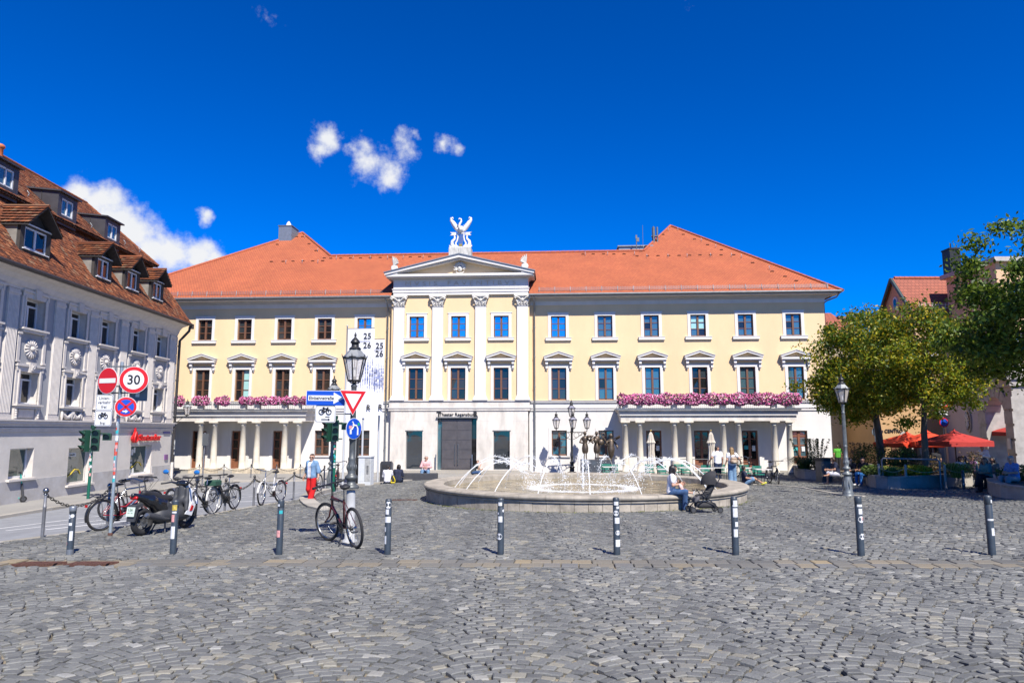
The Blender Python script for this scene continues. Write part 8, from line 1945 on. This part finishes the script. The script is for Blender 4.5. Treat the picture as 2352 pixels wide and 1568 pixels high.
chp = aty(2191, 640, 54.5); ch = MB().b2((chp.x - .42, 54.1, 13.2), (chp.x + .42, 55.1, chp.z + 2.3)).b2((chp.x - .46, 54.05, chp.z + 2.3), (chp.x + .46, 55.15, chp.z + 2.42)); ch.cyl((chp.x, 54.6, chp.z + 2.4), (chp.x, 54.6, chp.z + 2.9), .05, .05, 6); ch.obj('chimney', mat('black_sheet_chimney', (.018, .018, .018), .5, met=.3, var=.3, vscale=2), hA)
sg = MB(); [sg.tube([(30.6, 51.75, 11.25 + .12 * k), (48, 51.75, 11.25 + .12 * k)], .015, 4) for k in range(4)]; x = 30.6
while x < 40: sg.tube([(x, 51.75, 11.2), (x, 51.75, 11.65)], .015, 4); x += .25
sg.obj('snow_guard', m_trim, hA)
for x in (31.8, 34.2, 36.8): simplewin(hA, x, 52, 8.6, .95, 1.5)
hD = thing('peach_house', 'sunlit peach coloured house at the right edge behind the big tree', 'house', (0, 0, 0))
db = MB(); db.b2((32.9, 46.5, -1), (50, 51.9, 13.5)); db.obj('wall', m_peach, hD); MB().b2((32.6, 46.1, 13.5), (50, 52.2, 13.8)).obj('cornice', m_cstone, hD)
for x in (34.2, 36.6):
    for z in (3.6, 7.0, 10.2): simplewin(hD, x, 46.5, z, 1.05, 1.7)
hB = thing('beige_house', 'beige house with arched dark doorway in the lane right of the theatre', 'house', (0, 0, 0))
bx0, bx1 = aty(1913, 1000, 52).x - 1.5, aty(2014, 1000, 50).x
MB().b2((bx0, 50, -1), (bx1, 60, 8.6)).obj('wall', m_beige, hB)
rme_ = bpy.data.meshes.new('roof'); rme_.from_pydata([(bx0 - .3, 49.6, 8.5), (bx1, 49.6, 8.5), (bx1, 56, 11.6), (bx0 - .3, 56, 11.6)], [], [(0, 1, 2, 3)]); rme_.materials.append(m_rtile); uv = rme_.uv_layers.new(name='UVMap'); [setattr(uv.data[i], 'uv', (v.co.x, v.co.z * 1.4)) for i, v in enumerate(rme_.vertices)]; mob('roof', rme_, hB)
c_ = aty(1938, 760, 55); MB().b2((c_.x - .55, 54.5, 9.5), (c_.x + .55, 55.6, c_.z + .9)).b2((c_.x - .62, 54.4, c_.z + .9), (c_.x + .62, 55.7, c_.z + 1.1)).obj('chimney', mat('brown_brick', (.25, .14, .1), .9, var=.3, vscale=5, bump=.4), hB)
dl_ = aty(2000, 1030, 49.9); ad = MB(); w_ = .42
pts = lambda w_, t_, z0, z1: [(dl_.x - w_ - t_, z0), (dl_.x + w_ + t_, z0), (dl_.x + w_ + t_, z1)] + [(dl_.x + (w_ + t_) * math.cos(R(a)), z1 + (w_ + t_) * math.sin(R(a))) for a in range(15, 180, 15)] + [(dl_.x - w_ - t_, z1)]
ad.prism(pts(.42, .18, -1, 1.95), 49.9, 50.0, 'y'); q = ad.obj('arched_doorway', m_cstone, hB); MB().prism(pts(.42, 0, -1, 1.9), 49.86, 49.9, 'y').obj('door', m_ink, q)
wv = aty(1976, 1012, 49.9); simplewin(hB, wv.x, 49.95, wv.z - .45, .5, .95)
hF = thing('ochre_house', 'ochre ground floor front lettered CENTRO above the cafe', 'house', (0, 0, 0))
fx0, fx1 = aty(2013, 1000, 46).x, aty(2163, 1000, 46.2).x
MB().b2((fx0, 46, -1), (fx1, 50, 7.0)).obj('wall', m_ochre, hF); MB().b2((fx0 - .1, 45.8, 7), (fx1, 50, 7.25)).obj('cornice', m_cstone, hF)
tc_ = aty(2050, 989.5, 45.9); text('ice CENTRO', .30, .015, m_ink, 'lettering', hF, (tc_.x - .1, 45.96, tc_.z), bold=.006)
for px in (2080, 2126):
    v = aty(px, 1005, 45.95); f = MB(); f.prism([(v.x - .42, v.z - 1.3), (v.x + .42, v.z - 1.3), (v.x + .42, v.z)] + [(v.x + .42 * math.cos(R(a)), v.z + .42 * math.sin(R(a))) for a in range(15, 180, 15)] + [(v.x - .42, v.z)], 45.9, 46.0, 'y'); q = f.obj('arched_window', m_cstone, hF); MB().prism([(v.x - .32, v.z - 1.3), (v.x + .32, v.z - 1.3), (v.x + .32, v.z)] + [(v.x + .32 * math.cos(R(a)), v.z + .32 * math.sin(R(a))) for a in range(15, 180, 15)] + [(v.x - .32, v.z)], 45.87, 45.9, 'y').obj('window_pane', g_dark, q)
for k in range(7):
    x = fx0 + 1.1 + k * .62; MB().b2((x - .2, 45.93, -.6), (x + .2, 46.0, 1.35)).obj('shutter', m_cstone if k % 2 else m_brown, hF)
# lilac wall with oval window and stone portal; runs towards the camera, so its face lies in shade
A_, B_ = Vector((28.4, 46, 0)), Vector((25.85, 35.7, 0)); dC = (B_ - A_); lc = dC.length; rC = math.atan2(dC.y, dC.x)
hC = thing('lilac_house_wing', 'shaded lilac white wall with oval grilled window and stone portal on the right', 'house', A_, rC)
wl_ = MB(); PX0, PX1 = 6.3, lc
wl_.b2((0, 0, -1), (PX0, .6, 4.6)); wl_.obj('wall', m_lilw, hC)
MB().b2((-.1, -.25, 4.6), (PX0, .8, 4.75)).prism([(-.3, 4.75), (1.6, 5.6), (.8, 4.75)], -.1, PX0, 'x').obj('eaves', m_zinc, hC)
ov = MB(); oz = 2.75; ox = 3.9
def oval(r, n=28): return [(ox + r * .62 * math.cos(2 * math.pi * k / n), oz + r * math.sin(2 * math.pi * k / n)) for k in range(n)]
ov.prism(oval(.72), -.08, .02, 'y'); q = ov.obj('oval_window', m_cstone, hC); MB().prism(oval(.56), -.1, -.08, 'y').obj('window_pane', glass('warm_glass', (.2, .12, .05), .05), q)
gr = MB(); [gr.tube([(ox, -.12, oz), (ox + .34 * math.cos(a), -.13, oz + .54 * math.sin(a))], .03, 5) for a in [2 * math.pi * k / 10 for k in range(10)]]; [gr.ring((ox + .2 * math.cos(a), -.13, oz + .32 * math.sin(a)), (0, 1, 0), .09, .018, 10, 4) for a in [2 * math.pi * (k + .5) / 8 for k in range(8)]]; gr.obj('grille', m_trim, q)
po = MB()
for a, b2_ in ((PX0, PX0 + .95), (lc - .9, lc)):
    po.b2((a, -.3, -1), (b2_, .6, 4.4))
    for k in range(6): po.b2((a - .06 + (k % 2) * .06, -.36, -.5 + .75 * k), (b2_ + .02, -.3, .12 + .75 * k))
po.b2((PX0 - .1, -.4, 4.4), (lc + .1, .6, 4.75)); po.b2((PX0 - .25, -.55, 4.75), (lc + .2, .6, 4.9)); po.prism([(PX0 - .1, 4.9), (lc + .1, 4.9), (lc - .6, 5.7), ((PX0 + lc) / 2, 6.2), (PX0 + .6, 5.7)], -.35, .5, 'y')
cxp, rp2 = (PX0 + lc) / 2, (lc - PX0) / 2 - .9
for k in range(9):                                                    # voussoirs
    a0, a1 = R(20 * k + 1), R(20 * k + 19); po.prism([(cxp + r * math.cos(a), 2.7 + r * math.sin(a)) for r, a in ((rp2, a0), (rp2 + .6, a0), (rp2 + .6, a1), (rp2, a1))], -.34, .4, 'y')
po.obj('portal', m_cstone, hC); MB().b2((PX0 + 1.0, .5, 2.7 + rp2 - .02), (lc - .95, .58, 4.4)).obj('lunette', m_lilw, hC)
MB().b2((lc - .7, -.42, 1.2), (lc - .35, -.37, 1.75)).obj('wall_plaque', m_trim, hC)

# ================================================================== TREES
def leafmat(name, stops):
    m = rmat(name, stops, .5, .12, 3.0, 0, .4); t = m.node_tree; b = t.nodes['Principled BSDF']; o = t.nodes['Material Output']
    tl = N(t, 'ShaderNodeBsdfTranslucent'); src = b.inputs['Base Color'].links[0].from_socket; t.links.new(src, tl.inputs['Color'])
    ms = N(t, 'ShaderNodeMixShader', inp={'Fac': .42}); t.links.new(b.outputs[0], ms.inputs[1]); t.links.new(tl.outputs[0], ms.inputs[2]); t.links.new(ms.outputs[0], o.inputs[0]); return m
m_lf1 = leafmat('yellowing_leaves', [(0, (.05, .10, .008)), (.35, (.115, .20, .012)), (.7, (.23, .31, .016)), (.9, (.42, .37, .018)), (1, (.62, .44, .02))])
m_lf2 = leafmat('green_leaves', [(0, (.03, .075, .01)), (.4, (.075, .15, .014)), (.8, (.14, .235, .02)), (1, (.28, .33, .035))])
m_bark = mat('grey_bark', (.13, .105, .08), .95, var=.45, vscale=6, bump=.8, bscale=18, stretch=(1, 1, .3))
def tree(label, base, cc, rad, n, m, tr, limbs, leaf, seed, fork=None, yellow=0.0):
    o = thing('tree', label, 'tree', base); r2 = random.Random(seed); g2 = np.random.default_rng(seed); c = Vector(cc) - Vector(base); top = Vector((c.x * .4, c.y * .4, c.z - rad[2] * .55)) if fork is None else fork
    tk = MB(); P = [Vector((0, 0, -.3)), Vector((0, 0, 0))] + [top * t_ + Vector((r2.gauss(0, .04), r2.gauss(0, .04), 0)) for t_ in (.3, .6, 1)]; tk.tube(P, [tr * 1.35, tr * 1.1, tr * .95, tr * .85, tr * .72], 10); tk.obj('trunk', m_bark, o)
    lm = MB()
    for k in range(limbs):
        a = 2 * math.pi * k / limbs + r2.uniform(-.3, .3); u = r2.uniform(-.25, .85); e = c + Vector((rad[0] * .75 * math.cos(a) * math.sqrt(1 - u * u * .8), rad[1] * .75 * math.sin(a) * math.sqrt(1 - u * u * .8), rad[2] * u * .85)); s_ = top * r2.uniform(.85, 1.0); mid = s_ * .5 + e * .5 + Vector((r2.gauss(0, .2), r2.gauss(0, .2), .25)); lm.tube([s_, s_ * .75 + mid * .25, mid, e], [tr * .45, tr * .36, tr * .22, tr * .07], 6)
        for _ in range(3): f = mid + Vector((r2.gauss(0, .8), r2.gauss(0, .8), r2.gauss(.2, .6))); lm.tube([mid * .8 + s_ * .2, f], [tr * .16, tr * .04], 5)
    lm.tube([top, c + Vector((0, 0, rad[2] * .7))], [tr * .6, tr * .08], 6); lm.obj('limbs', m_bark, o)
    K = int(150 * rad[0] * rad[2] / 7)                                # leaf clumps, mostly near the crown's surface
    d = g2.normal(0, 1, (K, 3)); d /= np.linalg.norm(d, axis=1)[:, None]; rr = g2.uniform(.25, 1, K) ** .45; lob = 1 + .13 * np.sin(d[:, 0] * 5 + seed) + .12 * np.sin(d[:, 2] * 6 + 2 * seed) + .1 * np.sin(d[:, 1] * 7)
    C = d * (rr * lob)[:, None] * np.array(rad); C[:, 2] *= np.where(C[:, 2] < 0, .82, 1.0)
    idx = g2.integers(0, K, n); sc = g2.uniform(.25, .55, K)[idx]; off = g2.normal(0, 1, (n, 3)) * sc[:, None] * np.array([.75, .75, .5]); ctr = C[idx] + off + np.array(c)
    ax = g2.normal(0, 1, (n, 3)); ax[:, 2] -= .5; ax /= np.linalg.norm(ax, axis=1)[:, None]; bx = np.cross(ax, g2.normal(0, 1, (n, 3))); bx /= np.linalg.norm(bx, axis=1)[:, None]; s_ = leaf * g2.uniform(.6, 1.3, n)[:, None]
    V = np.stack([ctr - ax * s_, ctr + bx * s_ * .45, ctr + ax * s_, ctr - bx * s_ * .45], 1)
    tone = np.clip(g2.beta(2.2, 2.6, n) * .8 + .18 * (g2.random(K)[idx] - .5) + yellow * np.clip(C[idx][:, 2] / rad[2], -.3, 1) * .45 + (g2.random(n) < .05) * .3, 0, .995)
    mob('crown', numesh('crown', V.reshape(-1, 3), np.arange(4 * n).reshape(n, 4), m, tone), o)
    o['tone_seed'] = seed
    return o
for mm in (m_lf1, m_lf2):                                             # crowns keep their own leaf tones: no per-object shift
    t = mm.node_tree
    for n_ in t.nodes:
        if n_.type == 'OBJECT_INFO':
            for l in list(t.links):
                if l.from_node == n_: t.links.remove(l)
b1 = aty(2128, 1094, 31.6); b1.z = gz(b1.x, b1.y) + .3; c1 = aty(2130, 838, 31.4)
tree('yellowing tree with pale straight trunk in the long flower bed, right of the other', b1, c1, (2.45, 2.4, 2.85), 27000, m_lf1, .15, 9, .085, 3, yellow=.5)
b2 = aty(2031, 1080, 36); b2.z = gz(b2.x, b2.y) + .2; c2 = aty(1985, 868, 36)
tree('yellowing tree with dark trunk nearest the theatre corner', b2, c2, (3.15, 2.8, 2.95), 32000, m_lf1, .2, 9, .095, 8, yellow=.6)
b3 = Vector((20.3, 21.8, gz(16, 21.6))); c3 = Vector((19.75, 22.8, 6.0))
tree('large dark green tree reaching in from the right edge', b3, c3, (4.3, 4.0, 3.3), 78000, m_lf2, .24, 12, .09, 5)

# ================================================================== FLOWER BEDS AND PLANTS
m_pwall = mat('planter_concrete', (.40, .37, .33), .88, var=.16, vscale=2.2, bump=.2, bscale=30); m_soil = mat('soil', (.06, .045, .03), .95, var=.4, vscale=14)
def planter(label, pts, h, close):
    """curved retaining wall built of separate cast blocks with a coping"""
    o = thing('flower_bed', label, 'planter', (0, 0, 0)); P = [Vector((p.x, p.y, 0)) for p in pts]; zt = gz(P[len(P) // 2].x, P[len(P) // 2].y) + h
    for a, b2_ in zip(P[:-1], P[1:]):
        d = b2_ - a; n_ = max(1, round(d.length / 1.3)); nn = Vector((-d.y, d.x, 0)).normalized()
        for k in range(n_):
            p, q = a + d * (k / n_), a + d * ((k + 1) / n_ - .008 / d.length); v = []
            for z in (-.75, zt - .08):
                for s_ in (0, .18): v += [(p.x + nn.x * s_, p.y + nn.y * s_, z), (q.x + nn.x * s_, q.y + nn.y * s_, z)]
            MB().add(v, [(0, 1, 5, 4), (3, 2, 6, 7), (2, 0, 4, 6), (1, 3, 7, 5), (4, 5, 7, 6)]).obj('wall_block', m_pwall, o)
            v = []
            for z in (zt - .08, zt):
                for s_ in (-.03, .3): v += [(p.x + nn.x * s_, p.y + nn.y * s_, z), (q.x + nn.x * s_, q.y + nn.y * s_, z)]
            MB().add(v, [(0, 1, 5, 4), (3, 2, 6, 7), (2, 0, 4, 6), (1, 3, 7, 5), (4, 5, 7, 6), (0, 2, 3, 1)]).obj('coping', m_rim, o)
    poly = [(p.x, p.y, zt - .06) for p in P] + [(p.x, p.y, zt - .06) for p in close]; MB().add(poly, [tuple(range(len(poly)))]).obj('soil', m_soil, o)
    return o, zt
px_ = [(1992, 1094), (1988, 1104), (1990, 1112), (1998, 1117.5), (2013, 1120.5), (2040, 1122), (2070, 1122), (2105, 1121), (2136, 1120), (2165, 1119), (2200, 1117), (2236, 1115.5)]
_, zt1 = planter('long curved flower bed with rope fence in front of the cafe', [at(*q) for q in px_], .5, [Vector((at(2236, 1115).x + 1, 36, 0)), Vector((at(1992, 1094).x, 37, 0))])
px_ = [(1826, 1083), (1824, 1090), (1832, 1097), (1850, 1100), (1880, 1102), (1905, 1103)]
_, zt2 = planter('small curved flower bed by the theatre corner', [at(*q) for q in px_], .5, [Vector((at(1905, 1100).x, 41, 0)), Vector((at(1826, 1083).x, 41, 0))])
px_ = [(2275, 1112), (2268, 1122), (2269, 1130), (2276, 1137), (2300, 1143), (2352, 1149), (2420, 1154)]
_, zt3 = planter('curved seat wall in the shade at the right edge', [at(*q) for q in px_], .5, [Vector((22, 30, 0)), Vector((at(2275, 1112).x, 30, 0))])
def plant(label, px, Y, zb, h, w_, kind, m, n=700, seed=1, cat='plant'):
    p = aty(px, 1090, Y); o = thing('plant', label, cat, (p.x, p.y, zb)); g2 = np.random.default_rng(seed)
    if kind == 'grass':
        a = g2.uniform(0, 6.283, n); r = np.abs(g2.normal(0, .35, n)) * w_ * .5; l = h * g2.uniform(.6, 1.15, n); dx, dy = np.cos(a), np.sin(a); V = np.zeros((n, 3, 4, 3)); wd = .011
        base = np.stack([r * dx, r * dy, np.zeros(n)], 1); pts = [base, base + np.stack([dx * l * .25, dy * l * .25, l * .65], 1), base + np.stack([dx * l * .6, dy * l * .6, l * .9], 1), base + np.stack([dx * l * .95, dy * l * .95, l * .7], 1)]; sd = np.stack([-dy, dx, np.zeros(n)], 1) * wd
        for k in range(3): V[:, k, 0] = pts[k] - sd; V[:, k, 1] = pts[k] + sd; V[:, k, 2] = pts[k + 1] + sd * .7; V[:, k, 3] = pts[k + 1] - sd * .7
        tone = np.repeat(g2.random(n), 3); V = V.reshape(-1, 3)
    else:
        d = g2.normal(0, 1, (n, 3)); d /= np.linalg.norm(d, axis=1)[:, None]; r = g2.uniform(.3, 1.05, n) ** .5; C = d * r[:, None] * np.array([w_ / 2, w_ / 2, h / 2]) + np.array([0, 0, h * .5])
        if kind == 'spiky': C[:, 2] = h * g2.random(n) ** .8; k_ = g2.integers(0, 14, n); C[:, 0] = (np.cos(k_ * 1.7) * w_ * .4 * (.4 + .9 * C[:, 2] / h) * ((k_ % 5) / 4)) + g2.normal(0, .035, n); C[:, 1] = np.sin(k_ * 2.3) * w_ * .3 + g2.normal(0, .035, n)
        s_ = .035 * g2.uniform(.6, 1.4, n)[:, None]; ax = g2.normal(0, 1, (n, 3)); ax /= np.linalg.norm(ax, axis=1)[:, None]; bx = np.cross(ax, g2.normal(0, 1, (n, 3))); bx /= np.linalg.norm(bx, axis=1)[:, None]
        V = np.stack([C - ax * s_ * 1.3, C + bx * s_ * .6, C + ax * s_ * 1.3, C - bx * s_ * .6], 1).reshape(-1, 3); tone = g2.random(n)
    F = np.arange(len(V)).reshape(-1, 4); mob('foliage', numesh('foliage', V, F, m, tone), o)
    st_ = MB(); rr_ = random.Random(seed)
    for _ in range(9): a = rr_.uniform(0, 6.28); st_.tube([(0, 0, -.05), (w_ * .28 * math.cos(a), w_ * .28 * math.sin(a), h * .7)], [.012, .005], 4)
    st_.obj('stems', m_bark, o)
m_pg = rmat('bed_green', [(0, (.03, .06, .012)), (.5, (.07, .12, .02)), (1, (.14, .19, .03))], .6, .1, 9, 0); m_py = rmat('bed_yellow', [(0, (.2, .2, .01)), (.5, (.42, .36, .015)), (1, (.55, .45, .03))], .6, .1, 9, 0); m_pl = rmat('bed_lime_grass', [(0, (.12, .16, .03)), (.5, (.26, .3, .05)), (1, (.45, .42, .1))], .6, .1, 9, 0); m_pd = rmat('bed_dry', [(0, (.14, .09, .04)), (.5, (.22, .15, .07)), (1, (.32, .24, .12))], .7, .1, 9, 0)
for a in [('yellow flowered mound between two rope posts', 2105, 31.2, zt1 - .08, .5, 1.3, 'mound', m_py, 2600, 1), ('lime green arching grass clump right of the handrail', 2200, 30.4, zt1 - .08, .62, 1.5, 'grass', m_pl, 420, 2), ('pale green grasses near the left end of the long bed', 2042, 31.6, zt1 - .08, .42, 1.5, 'grass', m_pl, 420, 3), ('tall bright green bush left of the pale trunk', 2078, 33.4, zt1 - .08, 1.25, 1.3, 'mound', m_pg, 3000, 4), ('dry reddish brown perennials around the pale trunk', 2126, 32.6, zt1 - .08, .9, 1.4, 'mound', m_pd, 1500, 5), ('large dark green bush before the dark trunk', 2012, 36.5, -.2, 1.7, 2.2, 'mound', m_pg, 4000, 6), ('tall dry grass plumes behind the right lamp', 1972, 38.5, -.3, 1.8, 1.6, 'spiky', m_pd, 1400, 7), ('spiky dark shrub against the white theatre wall', 1872, 40.2, zt2 - .1, 1.75, 2.2, 'spiky', m_pg, 2600, 8), ('low green clump in the small bed by the theatre door', 1848, 39.6, zt2 - .1, .75, 1.3, 'grass', m_pg, 420, 9), ('low green growth at the left end of the long bed', 2005, 31.4, zt1 - .08, .5, 1.0, 'mound', m_pg, 1300, 10), ('brown seed stalks beside the lime grass', 2240, 31.2, zt1 - .1, 1.1, .9, 'spiky', m_pd, 420, 11), ('green leaves behind the seat wall at the right edge', 2345, 26.5, zt3 - .06, .6, 1.6, 'mound', m_pg, 1500, 12)]: plant(*a)
# weathered wooden stakes with rope
ropes = []
for i, (px, Y, l_) in enumerate([(2020, 30.6, 'wooden rope stake at the left end of the long bed'), (2081, 30.0, 'wooden rope stake left of the yellow flowers'), (2171, 29.9, 'wooden rope stake beside the handrail'), (2246, 29.9, 'wooden rope stake at the right end of the long bed')]):
    q = aty(px, 1095, Y); o = thing('wooden_stake', l_, 'stake', (q.x, q.y, zt1 - .2), 0, 'rope stakes in the long flower bed'); MB().lathe([(.055, -.3), (.05, .62), (.045, .68), (.03, .7)], 8).obj('stake', mat('weathered_wood', (.42, .37, .31), .9, var=.3, vscale=12), o); ropes.append(Vector((q.x, q.y, zt1 + .36)))
for i in range(3):
    a, b2_ = ropes[i], ropes[i + 1]; tag(MB().tube([a + (b2_ - a) * t_ - Vector((0, 0, 4 * .2 * t_ * (1 - t_))) for t_ in [k / 10 for k in range(11)]], .014, 5).obj('rope', mat('hemp_rope', (.45, .38, .25), .9)), ['pale rope span above the light grasses, left of three', 'pale rope span above the yellow flowers, middle of three', 'pale rope span above the lime grass, right of three'][i], 'rope', 'ropes of the long flower bed')
q = at(2162, 1121); o = thing('handrail', 'grey hoop handrail at the front of the long flower bed', 'handrail', q)
MB().tube([(0, 0, -.1), (0, 0, 1.12), (-.05, .05, 1.2), (-1.9, .9, 1.22), (-1.95, .95, 1.15), (-1.95, .95, .2)], .04, 8).obj('rail', mat('grey_rail', (.24, .25, .27), .4, met=.5), o)
# bench and bin by the small bed
q0, q1 = at(1925, 1104), at(2000, 1107); o = thing('bench', 'long dark slatted bench behind the right lamp', 'bench', ((q0.x + q1.x) / 2, (q0.y + q1.y) / 2 + .35, gz(q0.x, q0.y)), math.atan2(q1.y - q0.y, q1.x - q0.x)); ln = (q1 - q0).length + .9
for k in range(4): MB().bbox((0, -.2 + k * .13, .43), (ln, .11, .05), .01).obj('slat', mat('dark_bench_wood', (.06, .05, .042), .7, var=.3, vscale=6), o)
for x in (-ln / 2 + .2, 0, ln / 2 - .2): MB().b2((x - .05, -.22, -.1), (x + .05, .22, .4)).obj('leg', m_pwall, o)
q = at(1893, 1106); o = thing('litter_bin', 'square steel litter bin with black lid by the small flower bed', 'bin', q, R(10)); MB().bbox((0, 0, .5), (.55, .5, 1.1), .02).obj('body', mat('bin_steel', (.16, .155, .15), .5, met=.4, var=.2), o); MB().bbox((.05, 0, 1.12), (.72, .56, .16), .03).obj('lid', m_ink, o)

# ================================================================== CAFE
def parasol(label, px, Y, ztop, zval, w_, m, rz_=0.0, grp=None):
    p = aty(px, 1060, Y); g_ = gz(p.x, p.y); o = thing('parasol', label, 'parasol', (p.x, p.y, g_), rz_, grp); zt, zv = ztop - g_, zval - g_; h = w_ / 2
    MB().tube([(0, 0, -.05), (0, 0, zt)], .035, 8).obj('pole', m_brown, o); c = MB(); E_ = [(-h, -h), (h, -h), (h, h), (-h, h)]
    for i in range(4):
        a, b2_ = E_[i], E_[(i + 1) % 4]; m1 = ((a[0] + b2_[0]) / 2, (a[1] + b2_[1]) / 2)
        for u, v in ((a, m1), (m1, b2_)): su = -.05 if u == m1 else 0; sv = -.05 if v == m1 else 0; c.add([(u[0], u[1], zv + su), (v[0], v[1], zv + sv), (v[0] * .15, v[1] * .15, zt - .07), (u[0] * .15, u[1] * .15, zt - .07)], [(0, 1, 2, 3)]); c.add([(u[0], u[1], zv + su), (v[0], v[1], zv + sv), (v[0] * 1.0, v[1] * 1.0, zv - .24), (u[0], u[1], zv - .24)], [(3, 2, 1, 0)])
    c.lathe([(w_ * .1, zt - .05), (w_ * .02, zt + .06), (.02, zt + .14)], 8, (0, 0, 0), 0, False); c.obj('canopy', m, o); rb_ = MB(); [rb_.tube([(0, 0, zt - .15), (x * .97, y * .97, zv - .03)], .014, 4) for x, y in E_]; rb_.obj('ribs', m_brown, o)
    return o
m_par = mat('orange_red_canvas', (.72, .055, .012), .8, var=.06); m_pshade = mat('shade_tinted_red_canvas', (.42, .03, .02), .8, var=.1); GP = 'red cafe parasols'  # the darker red has the tree's shade put into the canvas colour
parasol('bright orange red parasol at the left of the cafe', 2088, 36.6, 2.0, 1.52, 2.3, m_par, R(8), GP); parasol('bright orange red parasol just right of the tree trunk', 2134, 35.8, 2.08, 1.6, 2.2, m_par, R(-6), GP); parasol('large shade-darkened red parasol before the lilac wall', 2197, 33.0, 2.1, 1.66, 2.15, m_pshade, R(5), GP); parasol('shade-darkened red parasol cut by the right edge beyond the portal', 2372, 38, 2.6, 2.1, 2.6, m_pshade, R(5), GP)
m_beigec = mat('cream_canvas', (.62, .56, .47), .85, var=.1, vscale=4)
for px, l_ in ((1497, 'closed cream parasol standing left, before the right portico'), (1636, 'closed cream parasol standing right, behind the standing man')):
    p = aty(px, 1082, 41.5); g_ = gz(p.x, p.y); o = thing('closed_parasol', l_, 'parasol', (p.x, p.y, g_), 0, 'closed cream parasols'); MB().tube([(0, 0, -.05), (0, 0, 2.62)], .03, 8).obj('pole', m_brown, o); MB().ball((0, 0, 2.66), (.04, .04, .06), 6, 5).obj('finial', m_gilt, o)
    V = []; n = 24; prof = [(.02, 2.6), (.1, 2.45), (.17, 2.1), (.235, 1.95), (.18, 1.93), (.16, 1.5), (.2, 1.0), (.25, .75), (.2, .55), (.28, .2)]
    for r, z in prof: V += [(r * (1 + .16 * math.cos(k * math.pi)) * math.cos(2 * math.pi * k / n), r * (1 + .16 * math.cos(k * math.pi)) * math.sin(2 * math.pi * k / n), z) for k in range(n)]
    MB().add(V, [(j * n + i, j * n + (i + 1) % n, (j + 1) * n + (i + 1) % n, (j + 1) * n + i) for j in range(len(prof) - 1) for i in range(n)]).obj('folded_canopy', m_beigec, o)
m_chg = mat('green_chair_plastic', (.01, .19, .13), .45); m_tt = mat('pale_table_top', (.58, .56, .53), .5, var=.06)
def chair(p, rz_, label):
    o = thing('cafe_chair', label, 'chair', p, rz_, 'green cafe chairs before the right portico')
    for z in (.56, .64, .72, .80): MB().bbox((0, .2, z), (.46, .03, .065), .008).obj('back_slat', m_chg, o)
    MB().bbox((0, 0, .44), (.44, .42, .035), .008).obj('seat', m_chg, o)
    for x in (-.2, .2):
        for y in (-.18, .2): MB().tube([(x, y, 0), (x, y, .45 if y < 0 else .82)], .014, 6).obj('leg', m_bblack, o)
    return o
def ctable(p, rz_, label):
    o = thing('cafe_table', label, 'table', p, rz_, 'pale cafe tables before the right portico'); MB().bbox((0, 0, .72), (.72, .66, .03), .006).obj('table_top', m_tt, o)
    for x in (-.3, .3):
        for y in (-.27, .27): MB().tube([(x, y, 0), (x, y, .71)], .016, 6).obj('leg', m_bblack, o)
    return o
CH = [(1393, 37.5, 'leftmost'), (1411, 36.6, 'second from left'), (1493, 37.0, 'third from left, beside the left closed parasol'), (1523, 34.3, 'fourth from left'), (1561, 37.2, 'fifth from left'), (1577, 36.3, 'sixth from left, left of the seated woman'), (1624, 35.4, 'directly left of the standing man'), (1657, 36.5, 'between the standing man and woman'), (1713, 35.8, 'right of the standing woman'), (1743, 34.2, 'rightmost, near the dark bicycle')]
for px, Y, l_ in CH:
    p = aty(px, 1100, Y); p.z = gz(p.x, p.y); chair(p, R(rnd.uniform(-8, 8)), 'green slatted cafe chair, ' + l_)
TB = [(1400, 36.4, 'leftmost, before the portico'), (1500, 36.0, 'beside the left closed parasol'), (1527, 33.3, 'in front of the fourth chair'), (1576, 35.4, 'left of the seated woman'), (1622, 34.4, 'directly left of the standing man'), (1652, 35.4, 'between the standing couple'), (1722, 34.8, 'right of the standing woman'), (1752, 33.2, 'rightmost, near the dark bicycle')]
for px, Y, l_ in TB:
    p = aty(px, 1100, Y); p.z = gz(p.x, p.y); ctable(p, R(rnd.uniform(-5, 5)), 'pale square cafe table, ' + l_)
for px, Y, l_ in [(2100, 34.6, 'left of the tree trunk'), (2155, 34.8, 'right of the tree trunk'), (2214, 33.2, 'under the shade-darkened red parasol')]:
    p = aty(px, 1075, Y); p.z = gz(p.x, p.y); ctable(p, 0, 'shaded cafe table ' + l_)['group'] = 'shaded cafe tables'
